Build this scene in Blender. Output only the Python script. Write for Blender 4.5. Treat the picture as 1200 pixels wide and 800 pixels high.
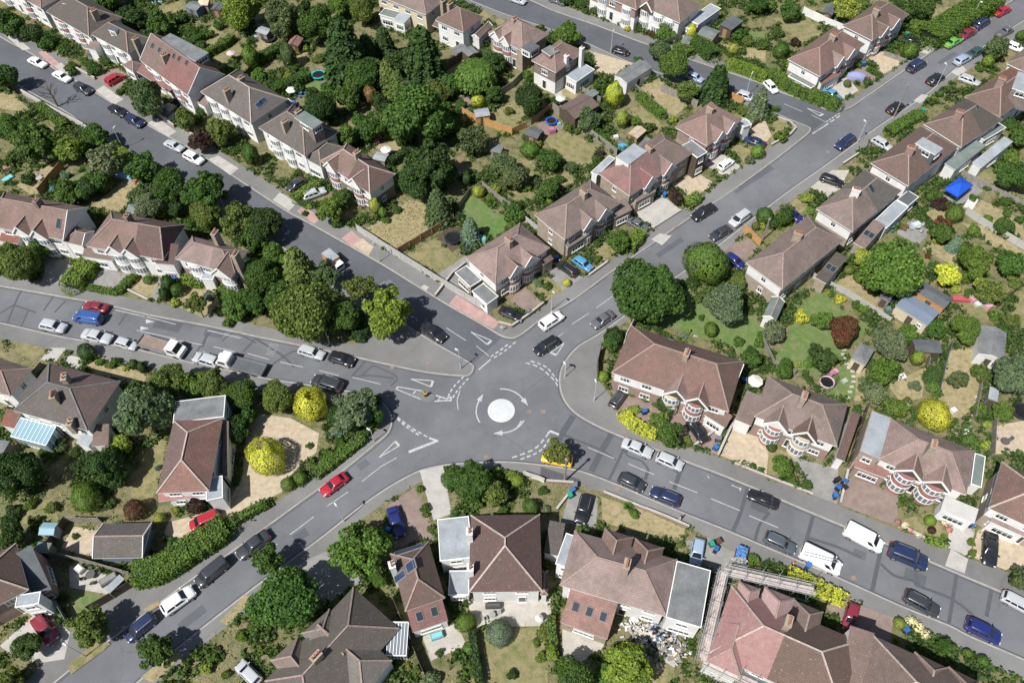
import bpy, bmesh, math, random
from math import radians as RAD, sin, cos, pi, tan, atan2, hypot
from mathutils import Vector, Matrix
random.seed(7)
for o in list(bpy.data.objects): bpy.data.objects.remove(o)
SC = bpy.context.scene
COL = SC.collection
# ------------------------------------------------------------------ camera
CAM_F, CAM_D, CAM_R, CAM_H = 933.0, RAD(54.45), RAD(-1.2), 101.5
_F = Vector((0, cos(CAM_D), -sin(CAM_D))); _X = Vector((1, 0, 0)); _U = _X.cross(_F)
_RX = _X*cos(CAM_R)+_U*sin(CAM_R); _UX = -_X*sin(CAM_R)+_U*cos(CAM_R)
cam = bpy.data.objects.new('camera', bpy.data.cameras.new('camera')); COL.objects.link(cam)
cam.matrix_world = Matrix(((_RX.x, _UX.x, -_F.x, 0), (_RX.y, _UX.y, -_F.y, 0), (_RX.z, _UX.z, -_F.z, CAM_H), (0, 0, 0, 1)))
cam.data.sensor_width = 36; cam.data.lens = CAM_F/1200*36; cam.data.clip_start = 1; cam.data.clip_end = 6000
SC.camera = cam
# ------------------------------------------------------------------ sky, sun, exposure
W = bpy.data.worlds.new("World"); SC.world = W; W.use_nodes = True
nt = W.node_tree; sky = nt.nodes.new('ShaderNodeTexSky'); sky.sky_type = 'NISHITA'; sky.sun_disc = False
sky.sun_elevation = RAD(54); sky.sun_rotation = RAD(227); sky.air_density = 1.0; sky.dust_density = 1.2
nt.links.new(sky.outputs[0], nt.nodes['Background'].inputs[0]); nt.nodes['Background'].inputs[1].default_value = 0.066
sl = bpy.data.lights.new('sun', 'SUN'); sl.energy = 5.0; sl.angle = RAD(0.55); sl.color = (1, .975, .935)
so = bpy.data.objects.new('sun', sl); COL.objects.link(so)
SUN_AZ = RAD(223); SUN_EL = RAD(54)
sd = Vector((cos(SUN_AZ)*cos(SUN_EL), sin(SUN_AZ)*cos(SUN_EL), sin(SUN_EL)))
so.rotation_euler = sd.to_track_quat('Z', 'Y').to_euler(); so.location = sd*200
SC.view_settings.view_transform = 'Standard'; SC.view_settings.look = 'None'
SC.view_settings.exposure = 0.34; SC.view_settings.gamma = 1; SC.view_settings.use_curve_mapping = False
SC.cycles.max_bounces = 5; SC.cycles.diffuse_bounces = 2; SC.cycles.glossy_bounces = 2; SC.cycles.transparent_max_bounces = 4
SC.cycles.use_denoising = True

def at(x, y, h=0.0):
    """surveyed position: where the line of sight of photo point x, y meets height h (metres)"""
    D = _F+_RX*((x-600)/CAM_F)-_UX*((y-400)/CAM_F)
    t = (h-CAM_H)/D.z
    return Vector((D.x*t, D.y*t, h))
def ppm(x, y, h=0):  # photo pixels per metre there
    p = at(x, y, h)-Vector((0, 0, CAM_H)); return CAM_F/p.dot(_F)

# ------------------------------------------------------------------ materials
MATS = {}
def _mat(name, rough=.85, spec=.3):
    m = bpy.data.materials.new(name); m.use_nodes = True; MATS[name] = m
    b = m.node_tree.nodes['Principled BSDF']; b.inputs['Roughness'].default_value = rough
    b.inputs['Specular IOR Level'].default_value = spec
    return m, m.node_tree, b
def _n(t, k, **kw):
    n = t.nodes.new(k)
    for a, v in kw.items(): setattr(n, a, v)
    return n
def _mix(t, fac, a, b, mode='MIX'):
    n = t.nodes.new('ShaderNodeMix'); n.data_type = 'RGBA'; n.blend_type = mode
    for s, v in ((0, fac), (6, a), (7, b)):
        if isinstance(v, (int, float)): n.inputs[s].default_value = v
        elif isinstance(v, tuple): n.inputs[s].default_value = (*v[:3], 1)
        else: t.links.new(v, n.inputs[s])
    return n.outputs[2]
def _noise(t, scale, detail=4, rough=.6, vec=None, lo=.4, hi=.6):
    n = _n(t, 'ShaderNodeTexNoise'); n.inputs['Scale'].default_value = scale; n.inputs['Detail'].default_value = detail
    n.inputs['Roughness'].default_value = rough
    if vec is not None: t.links.new(vec, n.inputs['Vector'])
    r = _n(t, 'ShaderNodeMapRange'); r.inputs[1].default_value = lo; r.inputs[2].default_value = hi
    t.links.new(n.outputs[0], r.inputs[0]); return r.outputs[0]
def _pos(t): return _n(t, 'ShaderNodeNewGeometry').outputs['Position']
def flat(name, c, rough=.8, spec=.3, var=.15, scale=1.5, metal=0):
    m, t, b = _mat(name, rough, spec); b.inputs['Metallic'].default_value = metal
    f = _noise(t, scale, 5, .65, _pos(t), .3, .7)
    o = _mix(t, f, tuple(x*(1-var) for x in c), tuple(min(1, x*(1+var)) for x in c))
    f2 = _noise(t, scale*9, 3, .7, _pos(t), .3, .7)
    o = _mix(t, f2, o, _mix(t, 1.0, o, tuple([1-var]*3), 'MULTIPLY'))
    t.links.new(o, b.inputs['Base Color']); return m
def ground(name, cols, s1=.12, s2=1.3, rough=.95, bump=0):
    """cols: base, patch, speck"""
    m, t, b = _mat(name, rough, .1); p = _pos(t)
    o = _mix(t, _noise(t, s1, 6, .7, p, .38, .62), cols[0], cols[1])
    o = _mix(t, _noise(t, s2, 5, .75, p, .45, .66), o, cols[2])
    o = _mix(t, _noise(t, 7, 4, .8, p, .3, .75), o, _mix(t, 1.0, o, (.62, .62, .6), 'MULTIPLY'))
    t.links.new(o, b.inputs['Base Color'])
    if bump:
        n = _n(t, 'ShaderNodeTexNoise'); n.inputs['Scale'].default_value = 5; n.inputs['Detail'].default_value = 5; t.links.new(p, n.inputs['Vector'])
        k = _n(t, 'ShaderNodeBump'); k.inputs['Strength'].default_value = bump; k.inputs['Distance'].default_value = .15
        t.links.new(n.outputs[0], k.inputs['Height']); t.links.new(k.outputs[0], b.inputs['Normal'])
    return m
def tiles(name, c, c2, mortar=.74, row=.3, rough=.85, blotch=(.09, .085, .06)):
    m, t, b = _mat(name, rough, .25)
    uv = _n(t, 'ShaderNodeUVMap'); uv.uv_map = 'UVMap'
    k = _n(t, 'ShaderNodeTexBrick'); k.offset = .5
    k.inputs['Scale'].default_value = 1; k.inputs['Mortar Size'].default_value = .035; k.inputs['Mortar Smooth'].default_value = .3
    k.inputs['Brick Width'].default_value = row*1.0; k.inputs['Row Height'].default_value = row; k.inputs['Bias'].default_value = -.1
    k.inputs['Color1'].default_value = (*c, 1); k.inputs['Color2'].default_value = (*c2, 1)
    k.inputs['Mortar'].default_value = (*[x*mortar for x in c], 1); t.links.new(uv.outputs[0], k.inputs['Vector'])
    p = _pos(t); oi = _n(t, 'ShaderNodeObjectInfo'); hs = _n(t, 'ShaderNodeHueSaturation'); vr = _n(t, 'ShaderNodeMapRange'); vr.inputs[3].default_value = .78; vr.inputs[4].default_value = 1.2; t.links.new(oi.outputs['Random'], vr.inputs[0]); t.links.new(vr.outputs[0], hs.inputs['Value']); t.links.new(k.outputs[0], hs.inputs['Color']); sr = _n(t, 'ShaderNodeMapRange'); sr.inputs[3].default_value = 1.15; sr.inputs[4].default_value = .75; t.links.new(oi.outputs['Random'], sr.inputs[0]); t.links.new(sr.outputs[0], hs.inputs['Saturation'])
    o = _mix(t, _noise(t, .35, 5, .7, p, .42, .7), hs.outputs[0], _mix(t, .55, hs.outputs[0], blotch))
    o = _mix(t, _noise(t, 1.6, 5, .8, p, .35, .8), o, _mix(t, 1.0, o, (.72, .73, .72), 'MULTIPLY'))
    st = _noise(t, 4.5, 2, .5, p, .66, .72)
    o = _mix(t, st, o, _mix(t, .35, o, (.42, .41, .34)))
    t.links.new(o, b.inputs['Base Color'])
    bp = _n(t, 'ShaderNodeBump'); bp.inputs['Strength'].default_value = .35; bp.inputs['Distance'].default_value = .04
    iv = _n(t, 'ShaderNodeMath', operation='SUBTRACT'); iv.inputs[0].default_value = 1; t.links.new(k.outputs['Fac'], iv.inputs[1])
    t.links.new(iv.outputs[0], bp.inputs['Height']); t.links.new(bp.outputs[0], b.inputs['Normal'])
    return m
def bricks(name, c, c2, mort=(.4, .38, .34)):
    m, t, b = _mat(name, .9, .2)
    uv = _n(t, 'ShaderNodeUVMap'); uv.uv_map = 'UVMap'
    k = _n(t, 'ShaderNodeTexBrick'); k.inputs['Scale'].default_value = 1; k.inputs['Mortar Size'].default_value = .012
    k.inputs['Brick Width'].default_value = .225; k.inputs['Row Height'].default_value = .075
    k.inputs['Color1'].default_value = (*c, 1); k.inputs['Color2'].default_value = (*c2, 1); k.inputs['Mortar'].default_value = (*mort, 1)
    t.links.new(uv.outputs[0], k.inputs['Vector'])
    o = _mix(t, _noise(t, 1.2, 5, .7, _pos(t), .35, .7), k.outputs[0], _mix(t, 1.0, k.outputs[0], (.7, .7, .72), 'MULTIPLY'))
    t.links.new(o, b.inputs['Base Color']); return m
def leafmat(name, tr=.3):
    m, t, b = _mat(name, .6, .25)
    oi = _n(t, 'ShaderNodeObjectInfo'); g = _n(t, 'ShaderNodeNewGeometry')
    r = _n(t, 'ShaderNodeValToRGB'); r.color_ramp.elements[0].color = (.45, .5, .42, 1); r.color_ramp.elements[1].color = (1.55, 1.45, 1.25, 1)
    t.links.new(g.outputs['Random Per Island'], r.inputs[0])
    o = _mix(t, 1.0, oi.outputs['Color'], r.outputs[0], 'MULTIPLY')
    n = _noise(t, .55, 3, .6, _pos(t), .35, .7)
    o = _mix(t, n, o, _mix(t, 1.0, o, (1.35, 1.3, .9), 'MULTIPLY'))
    o = _mix(t, _noise(t, .9, 5, .8, _pos(t), .48, .95), o, (.09, .16, .03))
    t.links.new(o, b.inputs['Base Color'])
    tl = _n(t, 'ShaderNodeBsdfTranslucent'); t.links.new(_mix(t, 1.0, o, (1.3, 1.5, .7), 'MULTIPLY'), tl.inputs[0])
    mx = _n(t, 'ShaderNodeMixShader'); mx.inputs[0].default_value = tr
    t.links.new(b.outputs[0], mx.inputs[1]); t.links.new(tl.outputs[0], mx.inputs[2])
    t.links.new(mx.outputs[0], t.nodes['Material Output'].inputs[0]); return m
def paint(name):
    m, t, b = _mat(name, .28, .5); oi = _n(t, 'ShaderNodeObjectInfo')
    o = _mix(t, _noise(t, 2.5, 4, .7, _pos(t), .3, .75), oi.outputs['Color'], _mix(t, .04, oi.outputs['Color'], (.35, .33, .3)))
    t.links.new(o, b.inputs['Base Color']); b.inputs['Coat Weight'].default_value = .5; b.inputs['Coat Roughness'].default_value = .08
    return m
def objcol(name, rough=.7, spec=.3):
    m, t, b = _mat(name, rough, spec); oi = _n(t, 'ShaderNodeObjectInfo')
    o = _mix(t, _noise(t, 3, 4, .7, _pos(t), .3, .7), oi.outputs['Color'], _mix(t, 1.0, oi.outputs['Color'], (.75, .75, .75), 'MULTIPLY'))
    t.links.new(o, b.inputs['Base Color']); return m

def asphalt(name, c, streak=True):
    m, t, b = _mat(name, .9, .2); p = _pos(t)
    lo = tuple(x*.82 for x in c); hi = tuple(x*1.16 for x in c)
    o = _mix(t, _noise(t, .07, 6, .65, p, .35, .65), lo, hi)
    o = _mix(t, _noise(t, .5, 5, .7, p, .4, .75), o, _mix(t, 1.0, o, (.9, .9, .9), 'MULTIPLY'))
    o = _mix(t, _noise(t, 14, 2, .6, p, .3, .7), o, _mix(t, 1.0, o, (.84, .84, .84), 'MULTIPLY'))
    v = _n(t, 'ShaderNodeTexVoronoi'); v.feature = 'DISTANCE_TO_EDGE'; v.inputs['Scale'].default_value = .12
    nn = _n(t, 'ShaderNodeTexNoise'); nn.inputs['Scale'].default_value = .6; nn.inputs['Detail'].default_value = 4; t.links.new(p, nn.inputs['Vector'])
    mv = _mix(t, .035, p, nn.outputs['Color'], 'ADD'); 
    mm = _n(t, 'ShaderNodeVectorMath', operation='MULTIPLY_ADD'); t.links.new(nn.outputs['Color'], mm.inputs[0]); mm.inputs[1].default_value = (3, 3, 0); t.links.new(p, mm.inputs[2])
    t.links.new(mm.outputs[0], v.inputs['Vector'])
    r = _n(t, 'ShaderNodeMapRange'); r.inputs[1].default_value = 0; r.inputs[2].default_value = .006; r.inputs[3].default_value = .35; r.inputs[4].default_value = 0
    t.links.new(v.outputs['Distance'], r.inputs[0])
    o = _mix(t, r.outputs[0], o, tuple(x*.45 for x in c))
    t.links.new(o, b.inputs['Base Color']); return m

def wornpaint(name, c, lo):
    m, t, b = _mat(name, .8, .2); p = _pos(t)
    f = _noise(t, 3.5, 8, .8, p, lo, lo+.22); g = _noise(t, .8, 4, .7, p, .3, .8)
    o = _mix(t, g, c, tuple(x*.78 for x in c)); o = _mix(t, _noise(t, 25, 3, .8, p, .35, .7), o, _mix(t, 1.0, o, (.72, .73, .75), 'MULTIPLY')); t.links.new(_mix(t, f, (.22, .225, .235), o), b.inputs['Base Color'])
asphalt('asphalt', (.156, .161, .172))
asphalt('asphalt_dark', (.112, .118, .130))  # darker tone of the road asphalt
asphalt('pavement', (.195, .192, .188))
flat('tar', (.085, .09, .10), .8, .3, .12)
flat('kerbstone', (.36, .34, .31), .9, .2, .2, 1)
flat('concrete', (.42, .40, .37), .9, .2, .15, .6)
flat('pale_paving', (.44, .41, .36), .9, .2, .18, .6)
flat('pink_paving', (.42, .27, .25), .9, .2, .2, .8)
flat('brown_paving', (.25, .19, .165), .9, .2, .2, .8)
flat('grey_paving', (.26, .25, .24), .9, .2, .2, .6)
flat('gravel', (.46, .38, .28), .95, .1, .2, 1.4)
wornpaint('road_paint', (.58, .59, .58), .34)
wornpaint('worn_paint', (.5, .5, .48), .52); wornpaint('disc_paint', (.64, .65, .64), .20)
ground('dry_grass', ((.33, .27, .155), (.24, .22, .11), (.145, .165, .06)), .15, .8, bump=.5)
ground('straw', ((.42, .34, .21), (.34, .28, .16), (.22, .21, .10)), .2, 1.2, bump=.5)
ground('lawn', ((.105, .195, .05), (.14, .20, .07), (.22, .23, .11)), .2, .9, bump=.5)
ground('soil', ((.17, .13, .085), (.12, .12, .06), (.07, .095, .035)), .25, 1.0, bump=1)
ground('land', ((.27, .225, .14), (.19, .185, .09), (.10, .125, .045)), .1, .7, bump=1)
tiles('tile_brown', (.205, .140, .122), (.176, .122, .107))
tiles('tile_dark', (.125, .105, .097), (.10, .085, .08))
tiles('tile_pink', (.275, .178, .158), (.235, .155, .138))
tiles('tile_red', (.29, .135, .11), (.24, .112, .094)); tiles('tile_wine', (.25, .115, .11), (.21, .10, .095))
tiles('tile_rose', (.41, .24, .23), (.355, .205, .195), .8, blotch=(.36, .25, .23)); tiles('tile_grey', (.165, .142, .13), (.14, .122, .112))
tiles('tile_plum', (.165, .10, .095), (.135, .085, .08))
flat('ridge', (.32, .24, .205), .9, .2, .25, 3)
flat('ridge_pale', (.46, .38, .33), .9, .2, .25, 3)
flat('felt_grey', (.185, .192, .195), .85, .3, .28, .6)
flat('felt_light', (.31, .335, .36), .85, .3, .2, .5)
flat('felt_dark', (.105, .115, .125), .85, .3, .2, .6)
flat('felt_green', (.16, .19, .18), .85, .3, .2, .6)
flat('white', (.78, .775, .75), .7, .3, .05, .8)
flat('render_white', (.69, .68, .66), .85, .2, .1, .5)
flat('render_cream', (.56, .49, .36), .85, .2, .1, .5)
flat('render_grey', (.42, .41, .39), .85, .2, .1, .5)
flat('slate_blue', (.16, .20, .26), .7, .3, .1, .8)
bricks('brick_red', (.28, .14, .10), (.23, .115, .085))
bricks('brick_buff', (.36, .27, .19), (.31, .23, .16))
bricks('brick_dark', (.13, .07, .06), (.11, .06, .052))
flat('hung_red', (.33, .155, .14), .85, .2, .15, 2)
flat('wood', (.33, .21, .11), .85, .2, .2, 2)
flat('wood_grey', (.26, .24, .21), .9, .2, .25, 2)
flat('wood_dark', (.10, .075, .055), .9, .2, .25, 2)
flat('wood_orange', (.48, .27, .11), .85, .2, .15, 2)
flat('board', (.50, .43, .40), .9, .2, .25, 2)
flat('metal', (.45, .47, .48), .45, .5, .1, 2, .6)
flat('lamp_grey', (.50, .52, .52), .5, .5, .08, 2)
flat('rubber', (.02, .02, .022), .8, .3, .1, 4)
flat('black', (.015, .015, .017), .5, .4, .1, 3)
flat('terracotta', (.40, .19, .12), .85, .2, .2, 4)
flat('bark', (.14, .11, .085), .95, .1, .25, 4)
m, t, b = _mat('glass', .08, .7); b.inputs['Base Color'].default_value = (.03, .038, .046, 1)
m, t, b = _mat('glass_net', .15, .6); b.inputs['Base Color'].default_value = (.16, .18, .205, 1)
m, t, b = _mat('glass_car', .06, .8); b.inputs['Base Color'].default_value = (.012, .016, .022, 1)
m, t, b = _mat('glass_roof', .12, .7); b.inputs['Base Color'].default_value = (.22, .36, .42, 1)
m, t, b = _mat('solar', .12, .7); b.inputs['Base Color'].default_value = (.03, .045, .09, 1)
m, t, b = _mat('lens', .2, .6); b.inputs['Base Color'].default_value = (.75, .77, .8, 1)
m, t, b = _mat('lens_red', .3, .6); b.inputs['Base Color'].default_value = (.35, .01, .01, 1)
m, t, b = _mat('wheel_metal', .35, .6); b.inputs['Base Color'].default_value = (.45, .46, .48, 1); b.inputs['Metallic'].default_value = .7
leafmat('leaf'); paint('paint'); objcol('plain'); objcol('cloth', .8, .1)

# ------------------------------------------------------------------ mesh helpers
class MB:
    def __init__(s): s.v = []; s.f = []; s.m = []; s.uv = []
    def face(s, pts, mi=0, uv=None):
        i = len(s.v); s.v += [tuple(p) for p in pts]; s.f.append(tuple(range(i, i+len(pts)))); s.m.append(mi)
        if uv is None:
            a = Vector(pts[0]); n = Vector((0, 0, 0))
            for k in range(1, len(pts)-1): n += (Vector(pts[k])-a).cross(Vector(pts[k+1])-a)
            n = n.normalized() if n.length > 1e-9 else Vector((0, 0, 1))
            if abs(n.z) > .999: ux, vx = Vector((1, 0, 0)), Vector((0, 1, 0))
            else:
                ux = Vector((-n.y, n.x, 0)).normalized(); vx = n.cross(ux)
            uv = [(Vector(p).dot(ux), Vector(p).dot(vx)) for p in pts]
        s.uv += uv
    def box(s, x0, y0, z0, x1, y1, z1, mi=0, M=None, top=None):
        P = [Vector(p) for p in ((x0, y0, z0), (x1, y0, z0), (x1, y1, z0), (x0, y1, z0), (x0, y0, z1), (x1, y0, z1), (x1, y1, z1), (x0, y1, z1))]
        if M is not None: P = [M @ p for p in P]
        for k, q in enumerate(((0, 3, 2, 1), (4, 5, 6, 7), (0, 1, 5, 4), (1, 2, 6, 5), (2, 3, 7, 6), (3, 0, 4, 7))):
            s.face([P[i] for i in q], top if (k == 1 and top is not None) else mi)
    def prism(s, pts, z0, z1, mi=0, top=None, bottom=False):
        n = len(pts)
        s.face([(p[0], p[1], z1) for p in pts], mi if top is None else top)
        if bottom: s.face([(p[0], p[1], z0) for p in reversed(pts)], mi)
        for i in range(n):
            a, b2 = pts[i], pts[(i+1) % n]
            s.face([(a[0], a[1], z0), (b2[0], b2[1], z0), (b2[0], b2[1], z1), (a[0], a[1], z1)], mi)
    def tube(s, a, b, r0, r1=None, n=6, mi=0, cap=True):
        a, b = Vector(a), Vector(b); r1 = r0 if r1 is None else r1
        d = (b-a).normalized(); x = d.orthogonal().normalized(); y = d.cross(x)
        A = [a+(x*cos(2*pi*k/n)+y*sin(2*pi*k/n))*r0 for k in range(n)]; B = [b+(x*cos(2*pi*k/n)+y*sin(2*pi*k/n))*r1 for k in range(n)]
        for k in range(n): s.face([A[k], A[(k+1) % n], B[(k+1) % n], B[k]], mi)
        if cap: s.face(B, mi); s.face(A[::-1], mi)
    def bar(s, a, b, w, h, mi=0):
        """box with square ends along a-b, width w (horizontal), height h"""
        a, b = Vector(a), Vector(b); d = (b-a); L = d.length
        if L < 1e-4: return
        d.normalize(); sx = d.cross(Vector((0, 0, 1)))
        sx = sx.normalized() if sx.length > 1e-5 else Vector((1, 0, 0)); up = sx.cross(d)
        M = Matrix((sx, d, up)).transposed().to_4x4(); M.translation = a
        s.box(-w/2, 0, -h/2, w/2, L, h/2, mi, M)
    def lathe(s, prof, n=16, c=(0, 0, 0), mi=0):
        c = Vector(c); R = [[c+Vector((r*cos(2*pi*k/n), r*sin(2*pi*k/n), z)) for k in range(n)] for r, z in prof]
        for i in range(len(R)-1):
            for k in range(n): s.face([R[i][k], R[i][(k+1) % n], R[i+1][(k+1) % n], R[i+1][k]], mi)
    def build(s, name, mats, parent=None, smooth=False, merge=False):
        me = bpy.data.meshes.new(name); me.from_pydata(s.v, [], s.f)
        if isinstance(mats, str): mats = [mats]
        for m in mats: me.materials.append(MATS[m])
        if len(mats) > 1: me.polygons.foreach_set('material_index', s.m)
        u = me.uv_layers.new(name='UVMap'); u.data.foreach_set('uv', [c for p in s.uv for c in p])
        if merge or smooth:
            bm = bmesh.new(); bm.from_mesh(me); bmesh.ops.remove_doubles(bm, verts=bm.verts, dist=.0008); bm.to_mesh(me); bm.free()
        if smooth:
            for p in me.polygons: p.use_smooth = True
        me.update()
        o = bpy.data.objects.new(name, me); COL.objects.link(o)
        if parent is not None: o.parent = parent
        return o
def tag(o, label=None, cat=None, group=None, kind=None):
    if label: o['label'] = label
    if cat: o['category'] = cat
    if group: o['group'] = group
    if kind: o['kind'] = kind
    return o
def empty(name, loc, rz=0):
    o = bpy.data.objects.new(name, None); COL.objects.link(o); o.location = loc; o.rotation_euler = (0, 0, rz); o.empty_display_size = .3; return o
def child(name, mesh, parent, color=None, loc=(0, 0, 0), rz=0, sc=(1, 1, 1)):
    o = bpy.data.objects.new(name, mesh); COL.objects.link(o); o.parent = parent; o.location = loc; o.rotation_euler = (0, 0, rz); o.scale = sc
    if color: o.color = (*color, 1)
    return o
def P2(l, h=0): return [at(x, y, h) for x, y in l]

# tessellated polygon sheet
from mathutils.geometry import tessellate_polygon
def sheet(name, pts, z, mat, kind='structure', thick=0, side=None, up=0):
    pts = [Vector((p[0], p[1], 0)) for p in pts]
    a = sum(pts[i].x*pts[(i+1) % len(pts)].y-pts[(i+1) % len(pts)].x*pts[i].y for i in range(len(pts)))
    if a < 0: pts.reverse()
    mb = MB()
    for t3 in tessellate_polygon([pts]):
        q = [pts[i] for i in t3]
        if (q[1]-q[0]).cross(q[2]-q[0]).z < 0: q.reverse()
        mb.face([(p.x, p.y, z) for p in q])
    if thick:
        for i in range(len(pts)):
            p, q = pts[i], pts[(i+1) % len(pts)]
            mb.face([(p.x, p.y, z-thick), (q.x, q.y, z-thick), (q.x, q.y, z), (p.x, p.y, z)], 1 if side else 0)
    return tag(mb.build(name, [mat, side] if side else mat), kind=kind)
def smooth_line(l, n=4):
    out = []
    for i in range(len(l)-1):
        p0, p1, p2, p3 = l[max(i-1, 0)], l[i], l[i+1], l[min(i+2, len(l)-1)]
        for k in range(n):
            t = k/n; out.append(tuple(.5*((2*p1[j])+(-p0[j]+p2[j])*t+(2*p0[j]-5*p1[j]+4*p2[j]-p3[j])*t*t+(-p0[j]+3*p1[j]-3*p2[j]+p3[j])*t**3) for j in range(2)))
    out.append(tuple(l[-1])); return out
def ribbon(mb, pts, w, z, off=0):
    """flat strip along world points, width w, shifted off to the left"""
    n = len(pts); L = []; R = []
    for i in range(n):
        a = pts[max(i-1, 0)]; b = pts[min(i+1, n-1)]; d = Vector((b[0]-a[0], b[1]-a[1])); d = d.normalized() if d.length else Vector((1, 0)); nn = Vector((-d.y, d.x))
        L.append((pts[i][0]+nn.x*(off+w/2), pts[i][1]+nn.y*(off+w/2), z)); R.append((pts[i][0]+nn.x*(off-w/2), pts[i][1]+nn.y*(off-w/2), z))
    for i in range(n-1): mb.face([R[i], R[i+1], L[i+1], L[i]])
# ------------------------------------------------------------------ ground, roads, pavements
PZ = .12      # top of the pavements
mb = MB(); mb.face([(-1800, -1800, -.3), (1800, -1800, -.3), (1800, 1800, -.3), (-1800, 1800, -.3)])
tag(mb.build('ground', 'land'), kind='structure')
mb = MB(); mb.face([(-330, -60, 0), (330, -60, 0), (330, 430, 0), (-330, 430, 0)])
tag(mb.build('road', 'asphalt'), kind='structure')

K_A_NE = [(-130, -40), (-60, 2), (0, 44), (32, 61), (61, 80), (86, 94), (111, 109), (172, 147), (210, 168), (244, 188), (300, 225), (337, 249), (360, 261), (422, 296), (450, 312), (487, 335), (526, 359), (560, 378)]
K_CN = [(575, 387), (587, 394), (600, 397), (612, 392)]
K_E_NW = [(637, 373), (675, 350), (710, 324), (762, 288), (807, 257), (839, 237), (870, 216), (900, 194), (920, 179), (940, 163)]
K_CF = [(948, 156), (950, 151), (945, 148)]
K_F_SW = [(930, 142), (906, 132), (850, 111), (800, 95), (737, 73), (695, 54), (649, 36), (592, 17), (564, 6), (520, -12), (440, -44)]
K_F_NE = [(470, -56), (560, -24), (619, 0), (650, 14), (700, 31), (750, 50), (825, 76), (887, 97), (915, 109), (950, 121)]
K_CF2 = [(968, 129), (984, 130), (996, 127)]
K_E_NW2 = [(1007, 120), (1062, 82), (1100, 56), (1150, 24), (1192, -2), (1270, -50)]
K_E_SE = [(1320, -52), (1250, -8), (1200, 24), (1160, 49), (1120, 80), (1097, 101), (1072, 120), (1040, 141), (1017, 157), (971, 191), (920, 227), (877, 260), (850, 281), (790, 326), (730, 371), (700, 392)]
K_CE = [(678, 405), (664, 420), (656, 437), (656, 456), (663, 473), (677, 487)]
K_D_NE = [(700, 500), (727, 512), (765, 526), (805, 542), (840, 555), (882, 572), (947, 600), (1017, 629), (1090, 659), (1125, 674), (1177, 696), (1250, 728), (1330, 765)]
K_D_SW = [(1330, 836), (1250, 797), (1200, 772), (1137, 745), (1112, 732), (1055, 709), (982, 676), (895, 639), (850, 620), (800, 600), (757, 582), (720, 566), (682, 552)]
K_CS = [(655, 547), (632, 544), (600, 541), (570, 541), (534, 543), (517, 545), (492, 551)]
K_C_SE = [(466, 564), (442, 579), (417, 597), (382, 625), (350, 649), (300, 686), (265, 713), (212, 755), (170, 791), (100, 850), (60, 885)]
K_C_NW = [(-30, 880), (20, 838), (60, 804), (100, 772), (130, 750), (185, 709), (230, 676), (275, 645), (310, 620), (347, 593), (372, 575), (400, 554), (420, 538), (442, 520)]
K_CW = [(456, 507), (460, 492), (454, 477), (440, 466)]
K_B_S = [(425, 461), (370, 452), (300, 441), (262, 432), (222, 424), (160, 409), (120, 402), (70, 394), (0, 378), (-90, 362)]
K_B_N = [(-90, 322), (0, 336), (75, 349), (125, 358), (175, 370), (240, 382), (300, 395), (360, 407), (415, 419), (460, 429), (500, 437), (538, 441)]
K_CNW = [(550, 440), (555, 433), (551, 425)]
K_A_SW = [(507, 400), (450, 364), (400, 333), (337, 293), (250, 237), (170, 187), (150, 175), (100, 146), (75, 129), (32, 106), (0, 86), (-70, 45), (-150, 0)]
def block(name, lines, far):
    poly = []
    for l in lines: poly += smooth_line(l, 3)
    w = [at(*p) for p in poly]
    sheet(name, w+[at(*p) for p in far], PZ, 'pavement', thick=PZ+.02, side='kerbstone')
    mb = MB(); ribbon(mb, w, .26, PZ+.004, off=KS[name[-1]] if False else (.13))
    return w, mb
KS = {}
kerbs = MB()
def mkblock(lines, far, name='pavement'):
    poly = []
    for l in lines: poly += l
    poly = smooth_line(poly, 3); w = [at(*p) for p in poly]
    allp = w+[at(*p) for p in far]
    sheet(name, allp, PZ, 'pavement', thick=PZ+.02, side='kerbstone')
    a = sum(allp[i].x*allp[(i+1) % len(allp)].y-allp[(i+1) % len(allp)].x*allp[i].y for i in range(len(allp)))
    ribbon(kerbs, w, .2, PZ+.004, off=.1 if a > 0 else -.1)
    # gutter line on the road side
    ribbon(gutter, w, .16, .004, off=-.2 if a > 0 else .2)
gutter = MB()
mkblock([K_A_NE, K_CN, K_E_NW, K_CF, K_F_SW], [(300, -130), (0, -150)])
mkblock([K_F_NE, K_CF2, K_E_NW2], [(1200, -170), (700, -200)])
mkblock([K_E_SE, K_CE, K_D_NE], [(1500, 600), (1600, 250)])
mkblock([K_D_SW, K_CS, K_C_SE], [(600, 1150), (1100, 1100)])
mkblock([K_C_NW, K_CW, K_B_S], [(-220, 500), (-160, 700)])
mkblock([K_B_N, K_CNW, K_A_SW], [(-260, 120)])
tag(kerbs.build('kerb', 'kerbstone'), kind='structure'); tag(gutter.build('gutter', 'tar'), kind='structure')

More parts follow.
